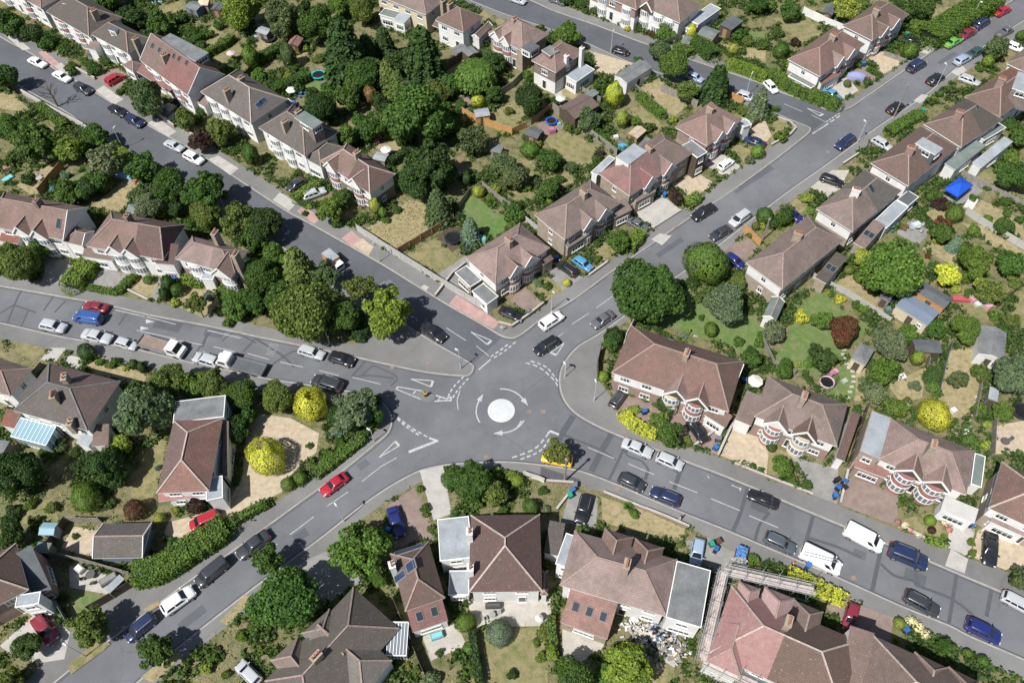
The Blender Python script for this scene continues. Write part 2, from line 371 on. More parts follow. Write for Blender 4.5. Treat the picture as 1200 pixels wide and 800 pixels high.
GZ = PZ+.006
G_N = [(-100, -40), (0, 25), (61, 60), (111, 90), (172, 126), (210, 150), (244, 169), (300, 205), (337, 229), (380, 252), (419, 272), (470, 304), (520, 335), (571, 366), (584, 378), (600, 384), (619, 371), (650, 347), (685, 324), (712, 308), (740, 290), (760, 274), (797, 247), (825, 229), (852, 209), (901, 173), (919, 163), (930, 152), (928, 146), (905, 137), (850, 117), (800, 101), (737, 80), (695, 61), (649, 43), (592, 24), (564, 13), (520, -4), (440, -36), (300, -125), (0, -145)]
G_NE = [(490, -60), (619, -8), (700, 22), (750, 41), (825, 66), (887, 87), (915, 98), (950, 110), (975, 120), (985, 121), (1007, 110), (1062, 73), (1100, 47), (1150, 15), (1192, -11), (1260, -55), (1200, -160), (700, -190)]
G_E = [(1340, -35), (1250, 20), (1200, 42), (1160, 66), (1120, 92), (1097, 108), (1072, 130), (1040, 153), (1017, 170), (975, 203), (920, 240), (870, 277), (850, 294), (800, 330), (750, 366), (732, 378), (707, 397), (702, 415), (700, 442), (710, 457), (730, 487), (765, 511), (785, 525), (812, 526), (840, 535), (870, 547), (900, 560), (952, 580), (982, 592), (1047, 619), (1107, 641), (1135, 654), (1172, 668), (1200, 680), (1260, 705), (1340, 740), (1480, 600), (1580, 250)]
G_S = [(1330, 862), (1250, 822), (1162, 780), (1095, 745), (1047, 724), (990, 700), (922, 668), (850, 640), (807, 618), (757, 597), (707, 577), (672, 567), (640, 564), (615, 556), (590, 552), (540, 548), (515, 552), (480, 572), (452, 588), (425, 608), (395, 635), (362, 660), (310, 700), (275, 727), (222, 768), (185, 800), (120, 855), (600, 1140), (1090, 1090)]
G_W = [(-40, 860), (15, 812), (60, 768), (82, 742), (107, 716), (162, 685), (190, 685), (225, 658), (265, 627), (300, 604), (352, 570), (382, 548), (410, 527), (430, 512), (444, 502), (448, 492), (440, 480), (425, 474), (340, 464), (300, 457), (262, 448), (222, 441), (175, 434), (118, 420), (60, 410), (0, 397), (-90, 380), (-210, 500), (-150, 700)]
G_NW = [(-90, 308), (0, 323), (82, 336), (104, 340), (172, 353), (190, 356), (275, 376), (325, 387), (375, 399), (415, 404), (432, 398), (438, 380), (400, 346), (337, 304), (250, 247), (170, 196), (145, 180), (100, 154), (75, 138), (32, 115), (0, 95), (-70, 55), (-240, 130)]
for g in (G_N, G_NE, G_E, G_S, G_W, G_NW): sheet('land', P2(g), GZ, 'land')

sheet('road', [at(*p) for p in K_A_NE+[(588, 396), (570, 412), (553, 428)]+K_A_SW], .0016, 'asphalt_dark')  # top left road, then the side road, in the darker asphalt tone
sheet('road', [at(*p) for p in K_F_SW[::-1]+[(950, 154), (990, 128)]+K_F_NE[::-1]], .0016, 'asphalt_dark')
# patches of ground: (kind of surface, material, layer, outline in photo px)
PATCH = []
def patch(name, mat, pts, layer=1, base=GZ): sheet(name, P2(pts), base+.005*layer, mat)

# ------------------------------------------------------------------ road markings
mk = MB(); wk = MB(); tar = MB()
lz = [.0165]
def line(pts, w=.12, m=None, z=None): lz[0] += .00004; ribbon(m or mk, [at(*p) for p in pts], w, lz[0])
def dashes(pts, n, w=.22, duty=.62, z=.0162):
    w3 = [at(*p) for p in smooth_line(pts, 6)]
    L = [0]
    for i in range(1, len(w3)): L.append(L[-1]+(w3[i]-w3[i-1]).length)
    def pt(s):
        for i in range(1, len(L)):
            if s <= L[i]: return w3[i-1].lerp(w3[i], (s-L[i-1])/max(1e-6, L[i]-L[i-1]))
        return w3[-1]
    for k in range(n):
        a = L[-1]*k/n; b = a+L[-1]/n*duty
        ribbon(mk, [pt(a), pt((a+b)/2), pt(b)], w, z)
c0 = at(587.4, 480.8)
mb = MB(); mb.lathe([(2.0, .012), (1.7, .04), (1.0, .075), (.4, .09), (0.001, .095)], 48, (c0.x, c0.y, 0))
rb = tag(mb.build('roundabout_marking', 'disc_paint'), kind='structure')
def arc(r, a0, a1, w):
    pts = [(c0.x+r*cos(RAD(a0+(a1-a0)*k/14)), c0.y+r*sin(RAD(a0+(a1-a0)*k/14))) for k in range(15)]
    ribbon(mk, pts, w, .0158)
    e = Vector(pts[-1]); q = Vector(pts[-2]); d = (e-q).normalized(); n = Vector((-d.y, d.x))
    mk.face([(*(e-n*.42), .0161), (*(e+d*1.35), .0161), (*(e+n*.42), .0161)][::1])
arc(3.75, 92, 30, .2); arc(3.7, 212, 152, .2); arc(3.75, -28, -88, .2)
line([(605, 502.5), (611, 493)], .2)
line([(539, 457.5), (535.5, 469), (537, 480)], .14)
# give way dashes
def pair(l1, l2, n): dashes(l1, n); dashes(l2, n)
pair([(543.5, 441), (531, 454), (524, 467)], [(549, 443), (536.5, 457), (529.5, 468)], 5)
pair([(461, 486), (475, 499), (493, 511)], [(466, 489), (482, 501), (503, 513)], 6)
dashes([(575, 418), (588, 409), (597, 402)], 4); dashes([(579, 419), (593, 410), (606, 399)], 5)
line([(561, 433), (575, 421)], .22)
pair([(616, 425), (633, 431), (650, 446), (654, 455)], [(622, 423), (640, 430), (651, 443), (655, 449)], 6)
pair([(600, 536), (626, 526), (641, 510), (645, 505)], [(610, 538), (633, 528), (645, 512)], 6)
# junction with the side road
pair([(952, 157), (969, 146), (987, 134)], [(968, 143), (976, 138), (985, 132)], 5)
line([(952, 157), (968, 147)], .15)
# give way triangles (apex towards traffic)
def tri(ap, b1, b2, w=.15):
    line([ap, b1], w); line([ap, b2], w); line([b1, b2], w*2.4)
tri((552, 389), (576, 399), (571, 403.5)); tri((481.5, 444), (507.5, 446), (505, 453)); tri((444, 536), (463, 517), (468, 522)); tri((661, 402), (652, 416), (645, 413))
tri((946, 127), (965, 134), (960, 136), .16)
for q in ([(171, 374), (181, 377), (171, 379)], [(165, 382), (175, 385), (164, 387)]):
    w_ = [at(*p) for p in q]; mk.face([(p.x, p.y, .0163) for p in (w_ if (w_[1]-w_[0]).cross(w_[2]-w_[0]).z > 0 else w_[::-1])])
# wedge and hatch island
mk.face([(*at(478, 530).xy, .0155), (*at(512, 515).xy, .0155), (*at(514, 517.5).xy, .0155), (*at(480, 528).xy, .0155)][::-1])
line([(479, 529.5), (512, 516.5)], .4); line([(503, 513), (513.5, 516.5)], .3)
line([(466, 453), (495, 458)], .16); line([(465, 456), (494, 468)], .16); line([(466, 453.5), (464, 456)], .25); line([(484, 461.5), (487, 458)], .2)
line([(510, 463), (523, 467)], .2); line([(509, 470), (528, 469)], .2); line([(513, 469.5), (516, 465.5)], .15); line([(523, 467), (529, 465), (528, 470)], .3)
isl = [at(*p) for p in smooth_line([(486, 461), (494, 458.5), (503, 459.5), (509, 463), (510, 467), (507, 470), (500, 470), (492, 467), (486, 462)], 4)]
sheet('traffic_island', isl, .1, 'pavement', thick=.1, side='kerbstone')
# D road: splitter at its mouth
line([(642, 508), (645, 505), (655, 509)], .4); 
# centre lines
for a, b in (((523, 384), (546, 399)), ((558, 405), (573, 417)), ((652, 396), (660, 390)), ((670, 380), (690, 367)), ((698.5, 361), (718, 347)), ((424, 564), (447, 546)), ((447, 546), (465, 536)), ((383, 593), (408, 576)), ((340, 626), (368, 605)), ((300, 655), (325, 637)),
             ((689, 524), (720, 537)), ((736, 543), (767, 556)), ((784, 564), (817, 577)), ((833, 584), (867, 598)), ((878, 604), (912, 618)), ((413, 442), (446, 450)), ((374, 434), (397, 440)), ((328, 424), (355, 430)), ((290, 414), (315, 421)), ((250, 406), (275, 412)), ((210, 399), (237, 404)), ((160, 387), (206, 397)), ((919, 122), (940, 131)), ((951, 135), (967, 143)),
             ((1055, 130), (1068, 121)), ((1008, 172), (1016, 166))):
    line([a, b], .115)
line([(100, 390), (160, 402)], .1, wk); line([(243, 387), (282, 396)], .14); line([(135, 363), (170, 371)], .14); line([(172, 371), (206, 380)], .12)
for a, b in (((857, 568), (869, 573)), ((868, 571), (867, 575)), ((829, 557), (831, 560))): line([a, b], .12)
for k in range(4): line([(933+k*2.2, 640-k*1.6+3), (940+k*2.2, 643-k*1.6+3)], .1, wk)
# SLOW-type lettering on two approaches
def words(txt, p, q, up, size):
    """letters on the road: p-q the baseline, up a point above p"""
    A = at(*p); X = (at(*q)-A).normalized(); Y = (at(*up)-A); Y = (Y-X*Y.dot(X)); H = Y.length; Y.normalize()
    c = bpy.data.curves.new('road_letters', 'FONT'); c.body = txt; c.size = 1; c.extrude = 0
    o = bpy.data.objects.new('road_letters', c); COL.objects.link(o)
    dg = bpy.context.evaluated_depsgraph_get(); me = bpy.data.meshes.new_from_object(o.evaluated_get(dg)); bpy.data.objects.remove(o)
    w = (at(*q)-A).length; xs = [v.co.x for v in me.vertices]; ys = [v.co.y for v in me.vertices]
    for v in me.vertices:
        lx = (v.co.x-min(xs))/(max(xs)-min(xs))*w; ly = (v.co.y-min(ys))/(max(ys)-min(ys))*H
        P = A+X*lx+Y*ly; v.co = (P.x, P.y, .0152)
    me.materials.append(MATS['worn_paint']); o = bpy.data.objects.new('road_lettering', me); COL.objects.link(o); tag(o, kind='structure')
words('SLOW', (443, 334), (456, 326), (455.5, 338), 1)
words('SLOW', (316.5, 402), (310, 416), (327, 404), 1)
# yellowish edge lines on E
for seg in ([(675, 352), (700, 335)], [(712, 325), (762, 290)], [(838, 239), (866, 220)], [(1008, 121), (1062, 84)]): line(seg, .1, wk)
tag(mk.build('road_marking', 'road_paint'), kind='structure'); tag(wk.build('faded_road_marking', 'worn_paint'), kind='structure')
# tar repair strips
tz = 0
for pts, w in (([(672, 487), (657, 511), (652, 524)], .9), ([(717, 508), (705, 528), (693, 552)], .9), ([(645, 503), (672, 514), (700, 525), (722, 538)], .3), ([(731, 525), (722, 545), (714, 561)], .4), ([(731, 526), (736, 534), (752, 540), (760, 550)], .3),
               ([(760, 550), (756, 562)], .5), ([(799, 546), (790, 573)], .6), ([(876, 572), (868, 600), (859, 622)], .5), ([(902, 600), (890, 615), (884, 636)], .4), ([(953, 604), (944, 636)], .5), ([(948, 630), (980, 640), (1009, 653)], .4),
               ([(1033, 640), (1022, 692)], .55), ([(1032, 660), (1048, 674), (1070, 680), (1076, 686), (1115, 701), (1140, 720)], .4), ([(1072, 660), (1076, 688)], .5), ([(1121, 672), (1112, 730)], .45), ([(1162, 690), (1156, 722)], .5),
               ([(300, 397), (330, 416), (345, 430)], .35), ([(318, 428), (345, 411), (370, 415)], .3), ([(412, 441), (422, 430), (430, 420)], .35), ([(415, 441), (435, 440), (462, 443)], .3), ([(425, 439), (437, 428)], .25), ([(437, 428), (465, 441), (458, 452)], .25),
               ([(8, 380), (20, 350), (27, 338)], .3), ([(0, 367), (18, 356)], .3), ([(15, 357), (42, 366)], .3), ([(25, 382), (33, 364)], .25), ([(51, 364), (63, 347)], .3), ([(64, 366), (77, 352)], .3), ([(88, 372), (98, 355)], .25), ([(139, 381), (150, 365)], .3),
               ([(120, 380), (134, 362)], .25), ([(237, 407), (243, 390)], .4), ([(260, 400), (275, 390), (300, 402)], .25), ([(225, 420), (247, 388)], .3), ([(285, 412), (300, 396)], .3), ([(600, 470), (640, 440), (660, 424)], .06), ([(575, 500), (620, 530)], .06), ([(700, 330), (745, 300)], .08)):
    tz += .0003; ribbon(tar, [at(*p) for p in smooth_line(pts, 3)], w, .0018+tz)
tag(tar.build('tar_patch', 'tar'), kind='structure')
rp = MB()
for i, (pts, w) in enumerate((([(484, 592-12), (500, 568)], 1.6), ([(345, 632), (360, 622)], 1.3), ([(420, 548), (431, 540)], 1.2), ([(770, 300), (800, 280)], 1.0), ([(860, 225), (905, 196)], 1.1), ([(905, 245), (930, 228)], 1.4), ([(500, 350), (520, 362)], 1.2), ([(300, 240), (330, 260)], 1.1),
    ([(180, 170), (200, 182)], 1.3), ([(880, 560+30), (900, 598)], 1.2), ([(1060, 670), (1085, 681)], 1.5), ([(1000, 620+26), (1015, 652)], 1.2), ([(240, 388), (262, 392)], 1.6), ([(182, 378), (212, 384)], 1.9), ([(740, 55+3), (770, 69)], 1.1), ([(1100, 75), (1120, 62)], 1.0), ([(210, 735), (240, 712)], 1.2))):
    ribbon(rp, [at(*p) for p in pts], w, .0012+i*.00001)
tag(rp.build('road_repair', 'asphalt_dark'), kind='structure')
# ------------------------------------------------------------------ lawns, drives, patios (each a sheet on the plots)
OCC = []
PT = """
lawn dry_grass 475 300 510 280 540 307 512 322
lawn straw 430 268 478 235 505 240 522 258 465 297
patio wood_dark 510 277 532 265 550 283 530 296
patio grey_paving 512 323 545 300 565 312 560 335 540 345 520 335
lawn lawn 549 227 600 262 580 285 545 262 538 245
lawn dry_grass 637 162 657 152 700 172 692 197 662 195
patio brown_paving 628 146 650 137 663 150 638 160
driveway gravel 690 60 742 75 722 90 700 85
lawn straw 746 105 772 92 806 125 790 137
lawn dry_grass 738 128 750 125 780 150 772 156 748 150
driveway concrete 705 22 720 14 753 27 737 36
lawn straw 845 52 897 60 897 74 860 66
lawn lawn 876 36 897 40 898 50 880 48
driveway concrete 743 250 775 229 797 246 765 268
lawn dry_grass 692 292 712 283 724 296 703 308
driveway gravel 787 217 815 202 838 216 812 233
driveway brown_paving 598 352 615 337 637 356 618 371
lawn dry_grass 620 335 642 325 662 341 638 353
driveway grey_paving 640 320 654 313 684 325 660 341
driveway concrete 820 191 845 180 868 196 850 208
lawn dry_grass 852 177 865 170 884 178 872 193
yard gravel 868 138 897 143 904 160 895 170 880 160
lawn dry_grass 907 140 915 140 925 148 908 168 902 172
driveway gravel 1017 67 1035 60 1060 73 1035 88
driveway pale_paving 970 100 992 90 1006 107 984 119
driveway brown_paving 998 85 1015 77 1034 88 1020 98
lawn dry_grass 905 22 945 20 965 42 940 52
lawn dry_grass 1093 12 1120 8 1105 30 1085 30
lawn lawn 965 5 985 2 985 20 968 20
driveway pale_paving 950 220 975 200 995 200 984 222 966 234
lawn dry_grass 922 242 935 232 950 240 937 252
driveway brown_paving 852 292 875 277 889 292 870 308
lawn straw 977 332 1000 322 1042 360 1030 374
lawn lawn 932 362 960 342 1018 385 1003 400 960 440 905 425 925 390
lawn lawn 770 380 810 345 880 370 900 395 895 410 870 415 820 395
patio grey_paving 1047 272 1070 257 1090 272 1075 288
lawn straw 1080 292 1095 282 1123 300 1115 311
lawn straw 1082 250 1107 242 1118 257 1095 266
lawn straw 1135 247 1150 235 1200 260 1200 284
lawn straw 1126 262 1150 265 1215 305 1205 320
lawn dry_grass 1130 205 1165 198 1200 215 1230 240 1200 238
patio grey_paving 1108 232 1140 215 1152 225 1120 243
yard brown_paving 1098 225 1110 232 1100 245 1085 240
lawn dry_grass 1115 356 1140 350 1172 376 1140 373
lawn dry_grass 1195 340 1240 350 1220 390 1180 380
lawn straw 1040 452 1085 430 1080 466 1056 473
lawn straw 1108 412 1138 408 1152 440 1140 478 1112 500 1100 470
yard gravel 1162 500 1200 493 1240 532 1165 532
lawn lawn 967 438 985 428 1003 432 1002 466 972 466
lawn straw 1003 432 1015 430 1010 470 1000 470
driveway grey_paving 927 535 982 550 981 591 950 579
driveway brown_paving 992 560 1053 575 1050 616 985 592
driveway concrete 1113 600 1145 604 1136 653 1110 641
driveway gravel 1145 622 1175 612 1220 640 1197 675 1137 652
lawn dry_grass 1055 610 1090 600 1111 625 1106 638 1063 622
driveway brown_paving 712 452 735 448 800 480 850 500 840 533 812 523 785 520 770 506 750 498 735 486
driveway gravel 858 502 902 517 898 556 842 533
lawn dry_grass 900 520 926 533 920 560 900 556
driveway grey_paving 668 575 701 582 698 620 658 612
lawn straw 704 582 757 599 805 621 797 632 740 622 706 612
driveway grey_paving 800 635 830 630 870 652 860 680 835 672
patio pale_paving 546 704 645 702 646 733 560 735
lawn dry_grass 552 738 640 735 642 805 565 805
patio pale_paving 659 732 712 750 700 766 659 785
yard concrete 729 732 777 735 800 760 790 782 758 762
lawn dry_grass 755 765 790 782 785 810 740 810
patio pale_paving 495 746 535 730 547 756 505 774
driveway grey_paving 350 661 395 640 425 683 385 706 360 700
driveway brown_paving 455 592 485 572 502 600 508 634 462 642
driveway concrete 492 552 520 546 529 602 508 610
driveway brown_paving 966 710 990 701 1047 724 1042 757 1015 757
verge straw 258 728 288 696 296 701 268 733
verge straw 165 793 205 762 216 768 180 800
verge dry_grass 84 790 122 762 130 754 120 748 96 765 80 780
verge straw 168 714 186 703 190 708 172 718
driveway gravel 300 485 340 490 374 508 371 530 345 552 330 577 300 592 265 612 225 628 190 632 198 612 245 600 268 590 285 555 288 500
lawn dry_grass 197 510 188 560 176 592 158 592 150 565 175 525
lawn dry_grass 17 410 27 402 57 410 40 423
lawn dry_grass -40 395 -5 402 10 420 -20 415
driveway concrete 48 422 60 408 78 408 66 424
driveway concrete 76 427 81 416 100 421 95 434
lawn straw 100 427 120 419 172 440 168 452 110 441
yard gravel 72 642 87 617 116 622 112 656
patio pale_paving 82 662 135 676 130 697 82 688
lawn lawn 82 692 127 699 107 715 90 716
driveway concrete 0 757 50 712 83 741 76 772 45 777 14 766
lawn dry_grass 25 590 60 585 70 610 20 615
lawn straw 20 218 55 195 75 185 76 197 48 228 36 228
lawn straw 108 242 147 210 168 212 142 252
lawn lawn 82 212 102 202 110 215 92 222
driveway grey_paving 55 302 84 306 82 333 48 335
driveway grey_paving 107 312 148 322 135 341 90 336
driveway grey_paving 178 330 187 325 190 342 184 353 176 352
lawn straw 147 340 162 327 187 330 176 353
lawn straw 213 332 240 331 262 352 240 373 205 358
lawn straw 0 110 17 112 38 133 0 128 -30 110
driveway pink_paving 45 62 53 60 71 76 61 80
driveway brown_paving 112 92 135 80 156 91 133 107
driveway pale_paving 172 126 190 120 212 138 200 145
lawn straw 300 28 320 30 318 55 300 62
lawn straw 340 60 362 58 360 75 342 80
lawn lawn 345 95 385 80 405 92 380 115 345 112
lawn dry_grass 230 50 250 30 290 62 262 78
lawn dry_grass 182 10 215 0 225 12 190 20
lawn straw 395 115 407 110 404 124 394 124
lawn straw 438 172 470 158 478 170 455 182
lawn straw 430 140 460 128 455 140 432 150
lawn straw 505 95 545 70 550 80 515 106
patio brown_paving 527 124 545 112 555 122 545 132
lawn dry_grass 562 145 600 118 618 130 600 158
lawn dry_grass 590 98 612 84 618 92 600 103
lawn dry_grass 590 180 628 190 622 235 602 235 590 205
lawn dry_grass 640 210 660 200 678 212 660 222
patio pale_paving 645 104 668 98 672 108 655 120
lawn dry_grass 565 12 578 18 570 26 560 20
lawn dry_grass 583 22 595 26 590 34 578 28
lawn straw 660 100 680 106 672 118 658 112
path pale_paving 812 352 820 350 828 375 818 395 812 395 820 375
"""
for i, l in enumerate(PT.strip().split('\n')):
    w = l.split(); n = list(map(float, w[2:])); q = list(zip(n[::2], n[1::2])); patch(w[0], w[1], q, 1+(i % 7)*.25); OCC.append([tuple(at(*p).xy) for p in q])
# dropped-kerb crossings on the pavements
for ci, (mat, q) in enumerate((('concrete', (6, 42, 17, 42, 36, 58, 27, 60)), ('concrete', (63, 78, 72, 74, 88, 90, 80, 92)), ('concrete', (112, 107, 122, 101, 145, 117, 135, 123)), ('concrete', (173, 145, 185, 139, 207, 155, 197, 161)), ('concrete', (245, 187, 256, 183, 280, 198, 270, 206)),
               ('concrete', (320, 235, 328, 226, 348, 238, 339, 248)), ('pink_paving', (348, 248, 356, 242, 377, 256, 368, 263)), ('pink_paving', (400, 280, 412, 271, 426, 283, 415, 291)), ('pink_paving', (526, 357, 535, 346, 586, 378, 578, 386)), ('gravel', (413, 288, 425, 280, 438, 290, 432, 300)),
               ('pale_paving', (493, 337, 497, 334, 503, 337, 499, 341)), ('concrete', (763, 281, 773, 274, 787, 277, 776, 288)), ('concrete', (1070, 119, 1080, 111, 1090, 113, 1078, 122)), ('concrete', (1078, 62, 1086, 54, 1094, 58, 1086, 64)), ('concrete', (1114, 85, 1128, 78, 1133, 84, 1122, 90)),
               ('tar', (634, 547, 662, 556, 680, 562, 676, 568, 633, 560)), ('concrete', (1114, 643, 1134, 655, 1130, 672, 1107, 663)))):
    patch('crossing', mat, list(zip(q[::2], q[1::2])), .95+ci*.02, PZ)
# stepping stones, each set into its lawn
for pts in ([(989, 410), (988, 415), (990, 420), (992, 426), (995, 431), (999, 435), (1000, 441), (1000, 447), (998, 453), (996, 459), (993, 466)], [(1145, 465), (1144, 472), (1142, 479), (1140, 486), (1136, 492), (1131, 498), (1126, 503), (1121, 508)]):
    mb = MB()
    for x, y in smooth_line(pts, 2)[::2]:
        p = at(x, y, GZ); mb.box(p.x-.32, p.y-.2, GZ, p.x+.32, p.y+.2, GZ+.05)
    tag(mb.build('stepping_stones', 'pale_paving'), kind='structure')
# ------------------------------------------------------------------ houses
def fitrect(c, h):
    p = [at(x, y, h) for x, y in c]
    ctr = sum(p, Vector())/4
    ax = ((p[1]-p[0])+(p[2]-p[3])); ay = ((p[3]-p[0])+(p[2]-p[1]))
    # average the two directions
    a1 = atan2(ax.y, ax.x); a2 = atan2(ay.y, ay.x)-pi/2
    while a2-a1 > pi: a2 -= 2*pi
    while a2-a1 < -pi: a2 += 2*pi
    w1, w2 = ax.length**2, ay.length**2
    a = (a1*w1+a2*w2)/(w1+w2)
    l, w = ax.length/4, ay.length/4; OCC.append([(ctr.x+cos(a)*u*l-sin(a)*v*w, ctr.y+sin(a)*u*l+cos(a)*v*w) for u, v in ((-1, -1), (1, -1), (1, 1), (-1, 1))])
    return ctr, a, ax.length/2, ay.length/2, math.degrees(a2-a1)
WCACHE = {}
def win_mesh(w, h, bars, kind):
    k = (round(w, 1), round(h, 1), bars, kind)
    if k not in WCACHE:
        w, h = k[0], k[1]; f = MB(); t = .08; d = .07
        f.box(-w/2, -d, 0, w/2, 0, t); f.box(-w/2, -d, h-t, w/2, 0, h)
        f.box(-w/2, -d, t, -w/2+t, 0, h-t); f.box(w/2-t, -d, t, w/2, 0, h-t)
        for i in range(1, bars+1):
            x = -w/2+w*i/(bars+1); f.box(x-.03, -d+.01, t, x+.03, 0, h-t)
        if h < 1.6: f.box(-w/2+t, -d+.015, h*.68, w/2-t, 0, h*.68+.05)
        f.box(-w/2-.08, -d-.06, -.07, w/2+.08, 0, 0)
        g = MB(); g.box(-w/2+.03, -.03, .03, w/2-.03, -.005, h-.03)
        me = []
        for mb, m in ((f, 'white'), (g, kind)):
            o = mb.build('tmp', m); me.append(o.data); bpy.data.objects.remove(o)
        me[0].name = 'window'; me[1].name = 'pane'; WCACHE[k] = me
    return WCACHE[k]
def window(par, x, y, z, rz, w=1.5, h=1.15, bars=2, kind='glass', name='window'):
    a, b = win_mesh(w, h, bars, kind)
    o = child(name, a, par, None, (x, y, z), rz); child('pane', b, o)
    return o
def clipx(poly, s, keep_left):
    out = []
    for i in range(len(poly)):
        a, b = poly[i], poly[(i+1) % len(poly)]
        ia = (a[0] <= s) == keep_left; ib = (b[0] <= s) == keep_left
        if ia: out.append(a)
        if ia != ib:
            t = (s-a[0])/(b[0]-a[0]); out.append(tuple(a[k]+(b[k]-a[k])*t for k in range(3)))
    return out
class Roof:
    """pitched roof over an L x W rectangle in local coordinates (eaves at z=he); hl / hr: hip inset factors, 0 = gable"""
    def __init__(s, L, W, he, pitch, hl=1, hr=1, T=None):
        s.sw = W > L
        if s.sw: L, W = W, L
        s.L, s.W, s.he, s.H = L, W, he, W/2*tan(RAD(pitch)); s.hl, s.hr = hl*W/2, hr*W/2
        if s.hl+s.hr > L: k = L/(s.hl+s.hr)*.999; s.hl *= k; s.hr *= k
        s.T = T or Matrix.Identity(4)
        s.R = Matrix.Rotation(pi/2, 4, 'Z') if s.sw else Matrix.Identity(4)
        s.M = s.T @ s.R; s.Mi = s.M.inverted()
    def z(s, p):
        q = s.Mi @ Vector((p[0], p[1], 0)); x, y = q.x, q.y
        if abs(x) > s.L/2 or abs(y) > s.W/2: return -1
        v = (s.W/2-abs(y))*s.H/(s.W/2)
        if s.hl > 0: v = min(v, (x+s.L/2)*s.H/s.hl)
        if s.hr > 0: v = min(v, (s.L/2-x)*s.H/s.hr)
        return s.he+v
    def faces(s):
        L, W, e, H, a, b = s.L/2, s.W/2, s.he, s.he+s.H, s.hl, s.hr
        A, B, C, D = (-L, -W, e), (L, -W, e), (L, W, e), (-L, W, e); P, Q = (-L+a, 0, H), (L-b, 0, H)
        f = {'f': [A, B, Q, P], 'b': [C, D, P, Q]}
        if a > 0: f['l'] = [D, A, P]
        if b > 0: f['r'] = [B, C, Q]
        return f, (A, B, C, D, P, Q)
def build_roof(par, R, mats, split=None, side_mats=None, ridge='ridge', wallm='render_white', fascia='white', name='roof', nobar=False, inner=False):
    f, (A, B, C, D, P, Q) = R.faces(); M = R.M
    mb = MB()
    tr = lambda pts: [M @ Vector(p) for p in pts]
    for k, poly in f.items():
        if split is not None and k in 'fb':
            for kl, mi in ((True, 0), (False, 1)):
                q = clipx(poly, split, kl)
                if len(q) > 2: mb.face(tr(q), mi)
        else:
            mi = 0 if side_mats is None else side_mats.get(k, 0)
            if split is not None and k == 'r': mi = 1
            mb.face(tr(poly), mi)
    t = .15
    E = [A, B, C, D]
    lo = [(p[0], p[1], p[2]-t) for p in E]
    fm = len(mats) if isinstance(mats, list) else 1
    for i in range(4):
        j = (i+1) % 4; mb.face(tr([lo[i], lo[j], E[j], E[i]]), fm)
    mb.face(tr(lo[::-1]), fm)
    ml = (mats if isinstance(mats, list) else [mats])+[fascia]
    if R.hl == 0 and not inner: mb.face(tr([D, A, P]), fm+1)
    if R.hr == 0: mb.face(tr([B, C, Q]), fm+1)
    ro = mb.build(name, ml+[wallm], par)
    if nobar: return ro
    rb = MB()
    segs = [(P, Q)]
    if R.hl > 0: segs += [(A, P), (D, P)]
    if R.hr > 0: segs += [(B, Q), (C, Q)]
    for a, b in segs:
        if (Vector(a)-Vector(b)).length > .3: rb.bar(M @ (Vector(a)+Vector((0, 0, .03))), M @ (Vector(b)+Vector((0, 0, .03))), .2, .1)
    rb.build('ridge_tiles', ridge, par)
    if (R.hl == 0 or R.hr == 0) and not inner:
        vb = MB()
        for fl, (a, b, c), sx in ((R.hl, (A, D, P), -1), (R.hr, (B, C, Q), 1)):
            if fl == 0:
                o = Vector((.04*sx, 0, -.02))
                for q in (a, b): vb.bar(M @ (Vector(q)+o), M @ (Vector(c)+o), .09, .24)
        vb.build('bargeboard', fascia, par)
    return ro
def rows_of_windows(par, p0, p1, levels, spec, cam_par_world):
    """windows along a wall p0-p1 (outside to the right-hand side of the direction), local coordinates"""
    pass
def wall_windows(par, M, x0, y0, x1, y1, levels, n=None, w=1.5, h=1.1, bars=2, sides='flbr', he=5):
    """windows on every wall of the rectangle that can be seen from the street side"""
    for key, a, b in (('f', (x0, y0), (x1, y0)), ('r', (x1, y0), (x1, y1)), ('b', (x1, y1), (x0, y1)), ('l', (x0, y1), (x0, y0))):
        if key not in sides: continue
        a, b = Vector((*a, 0)), Vector((*b, 0)); d = b-a; Lw = d.length; d.normalize(); nrm = Vector((d.y, -d.x, 0))
        mid = M @ ((a+b)/2); nw = (M.to_3x3() @ nrm)
        vis = nw.dot(Vector((-mid.x, -mid.y, 0)).normalized())
        if vis < .12: continue
        big = key in 'fb'
        k = n if (n and big) else max(1, int(Lw/(3.0 if big else 4.2)))
        rz = atan2(d.y, d.x)
        for zl in levels:
            for i in range(k):
                t = (i+.5)/k*Lw; ww = (w if big else min(w, .9)); ww = min(ww, Lw/k*.75)
                q = a+d*t+nrm*.01
                hh = h if zl+h < he-.2 else he-.2-zl
                if zl < 1.2 and big and i == k//2: window(par, q.x, q.y, .12, rz, min(1.0, ww), 2.05, 0, 'glass', 'door')
                elif hh > .4: window(par, q.x, q.y, zl, rz, ww, hh, bars if big else 1)
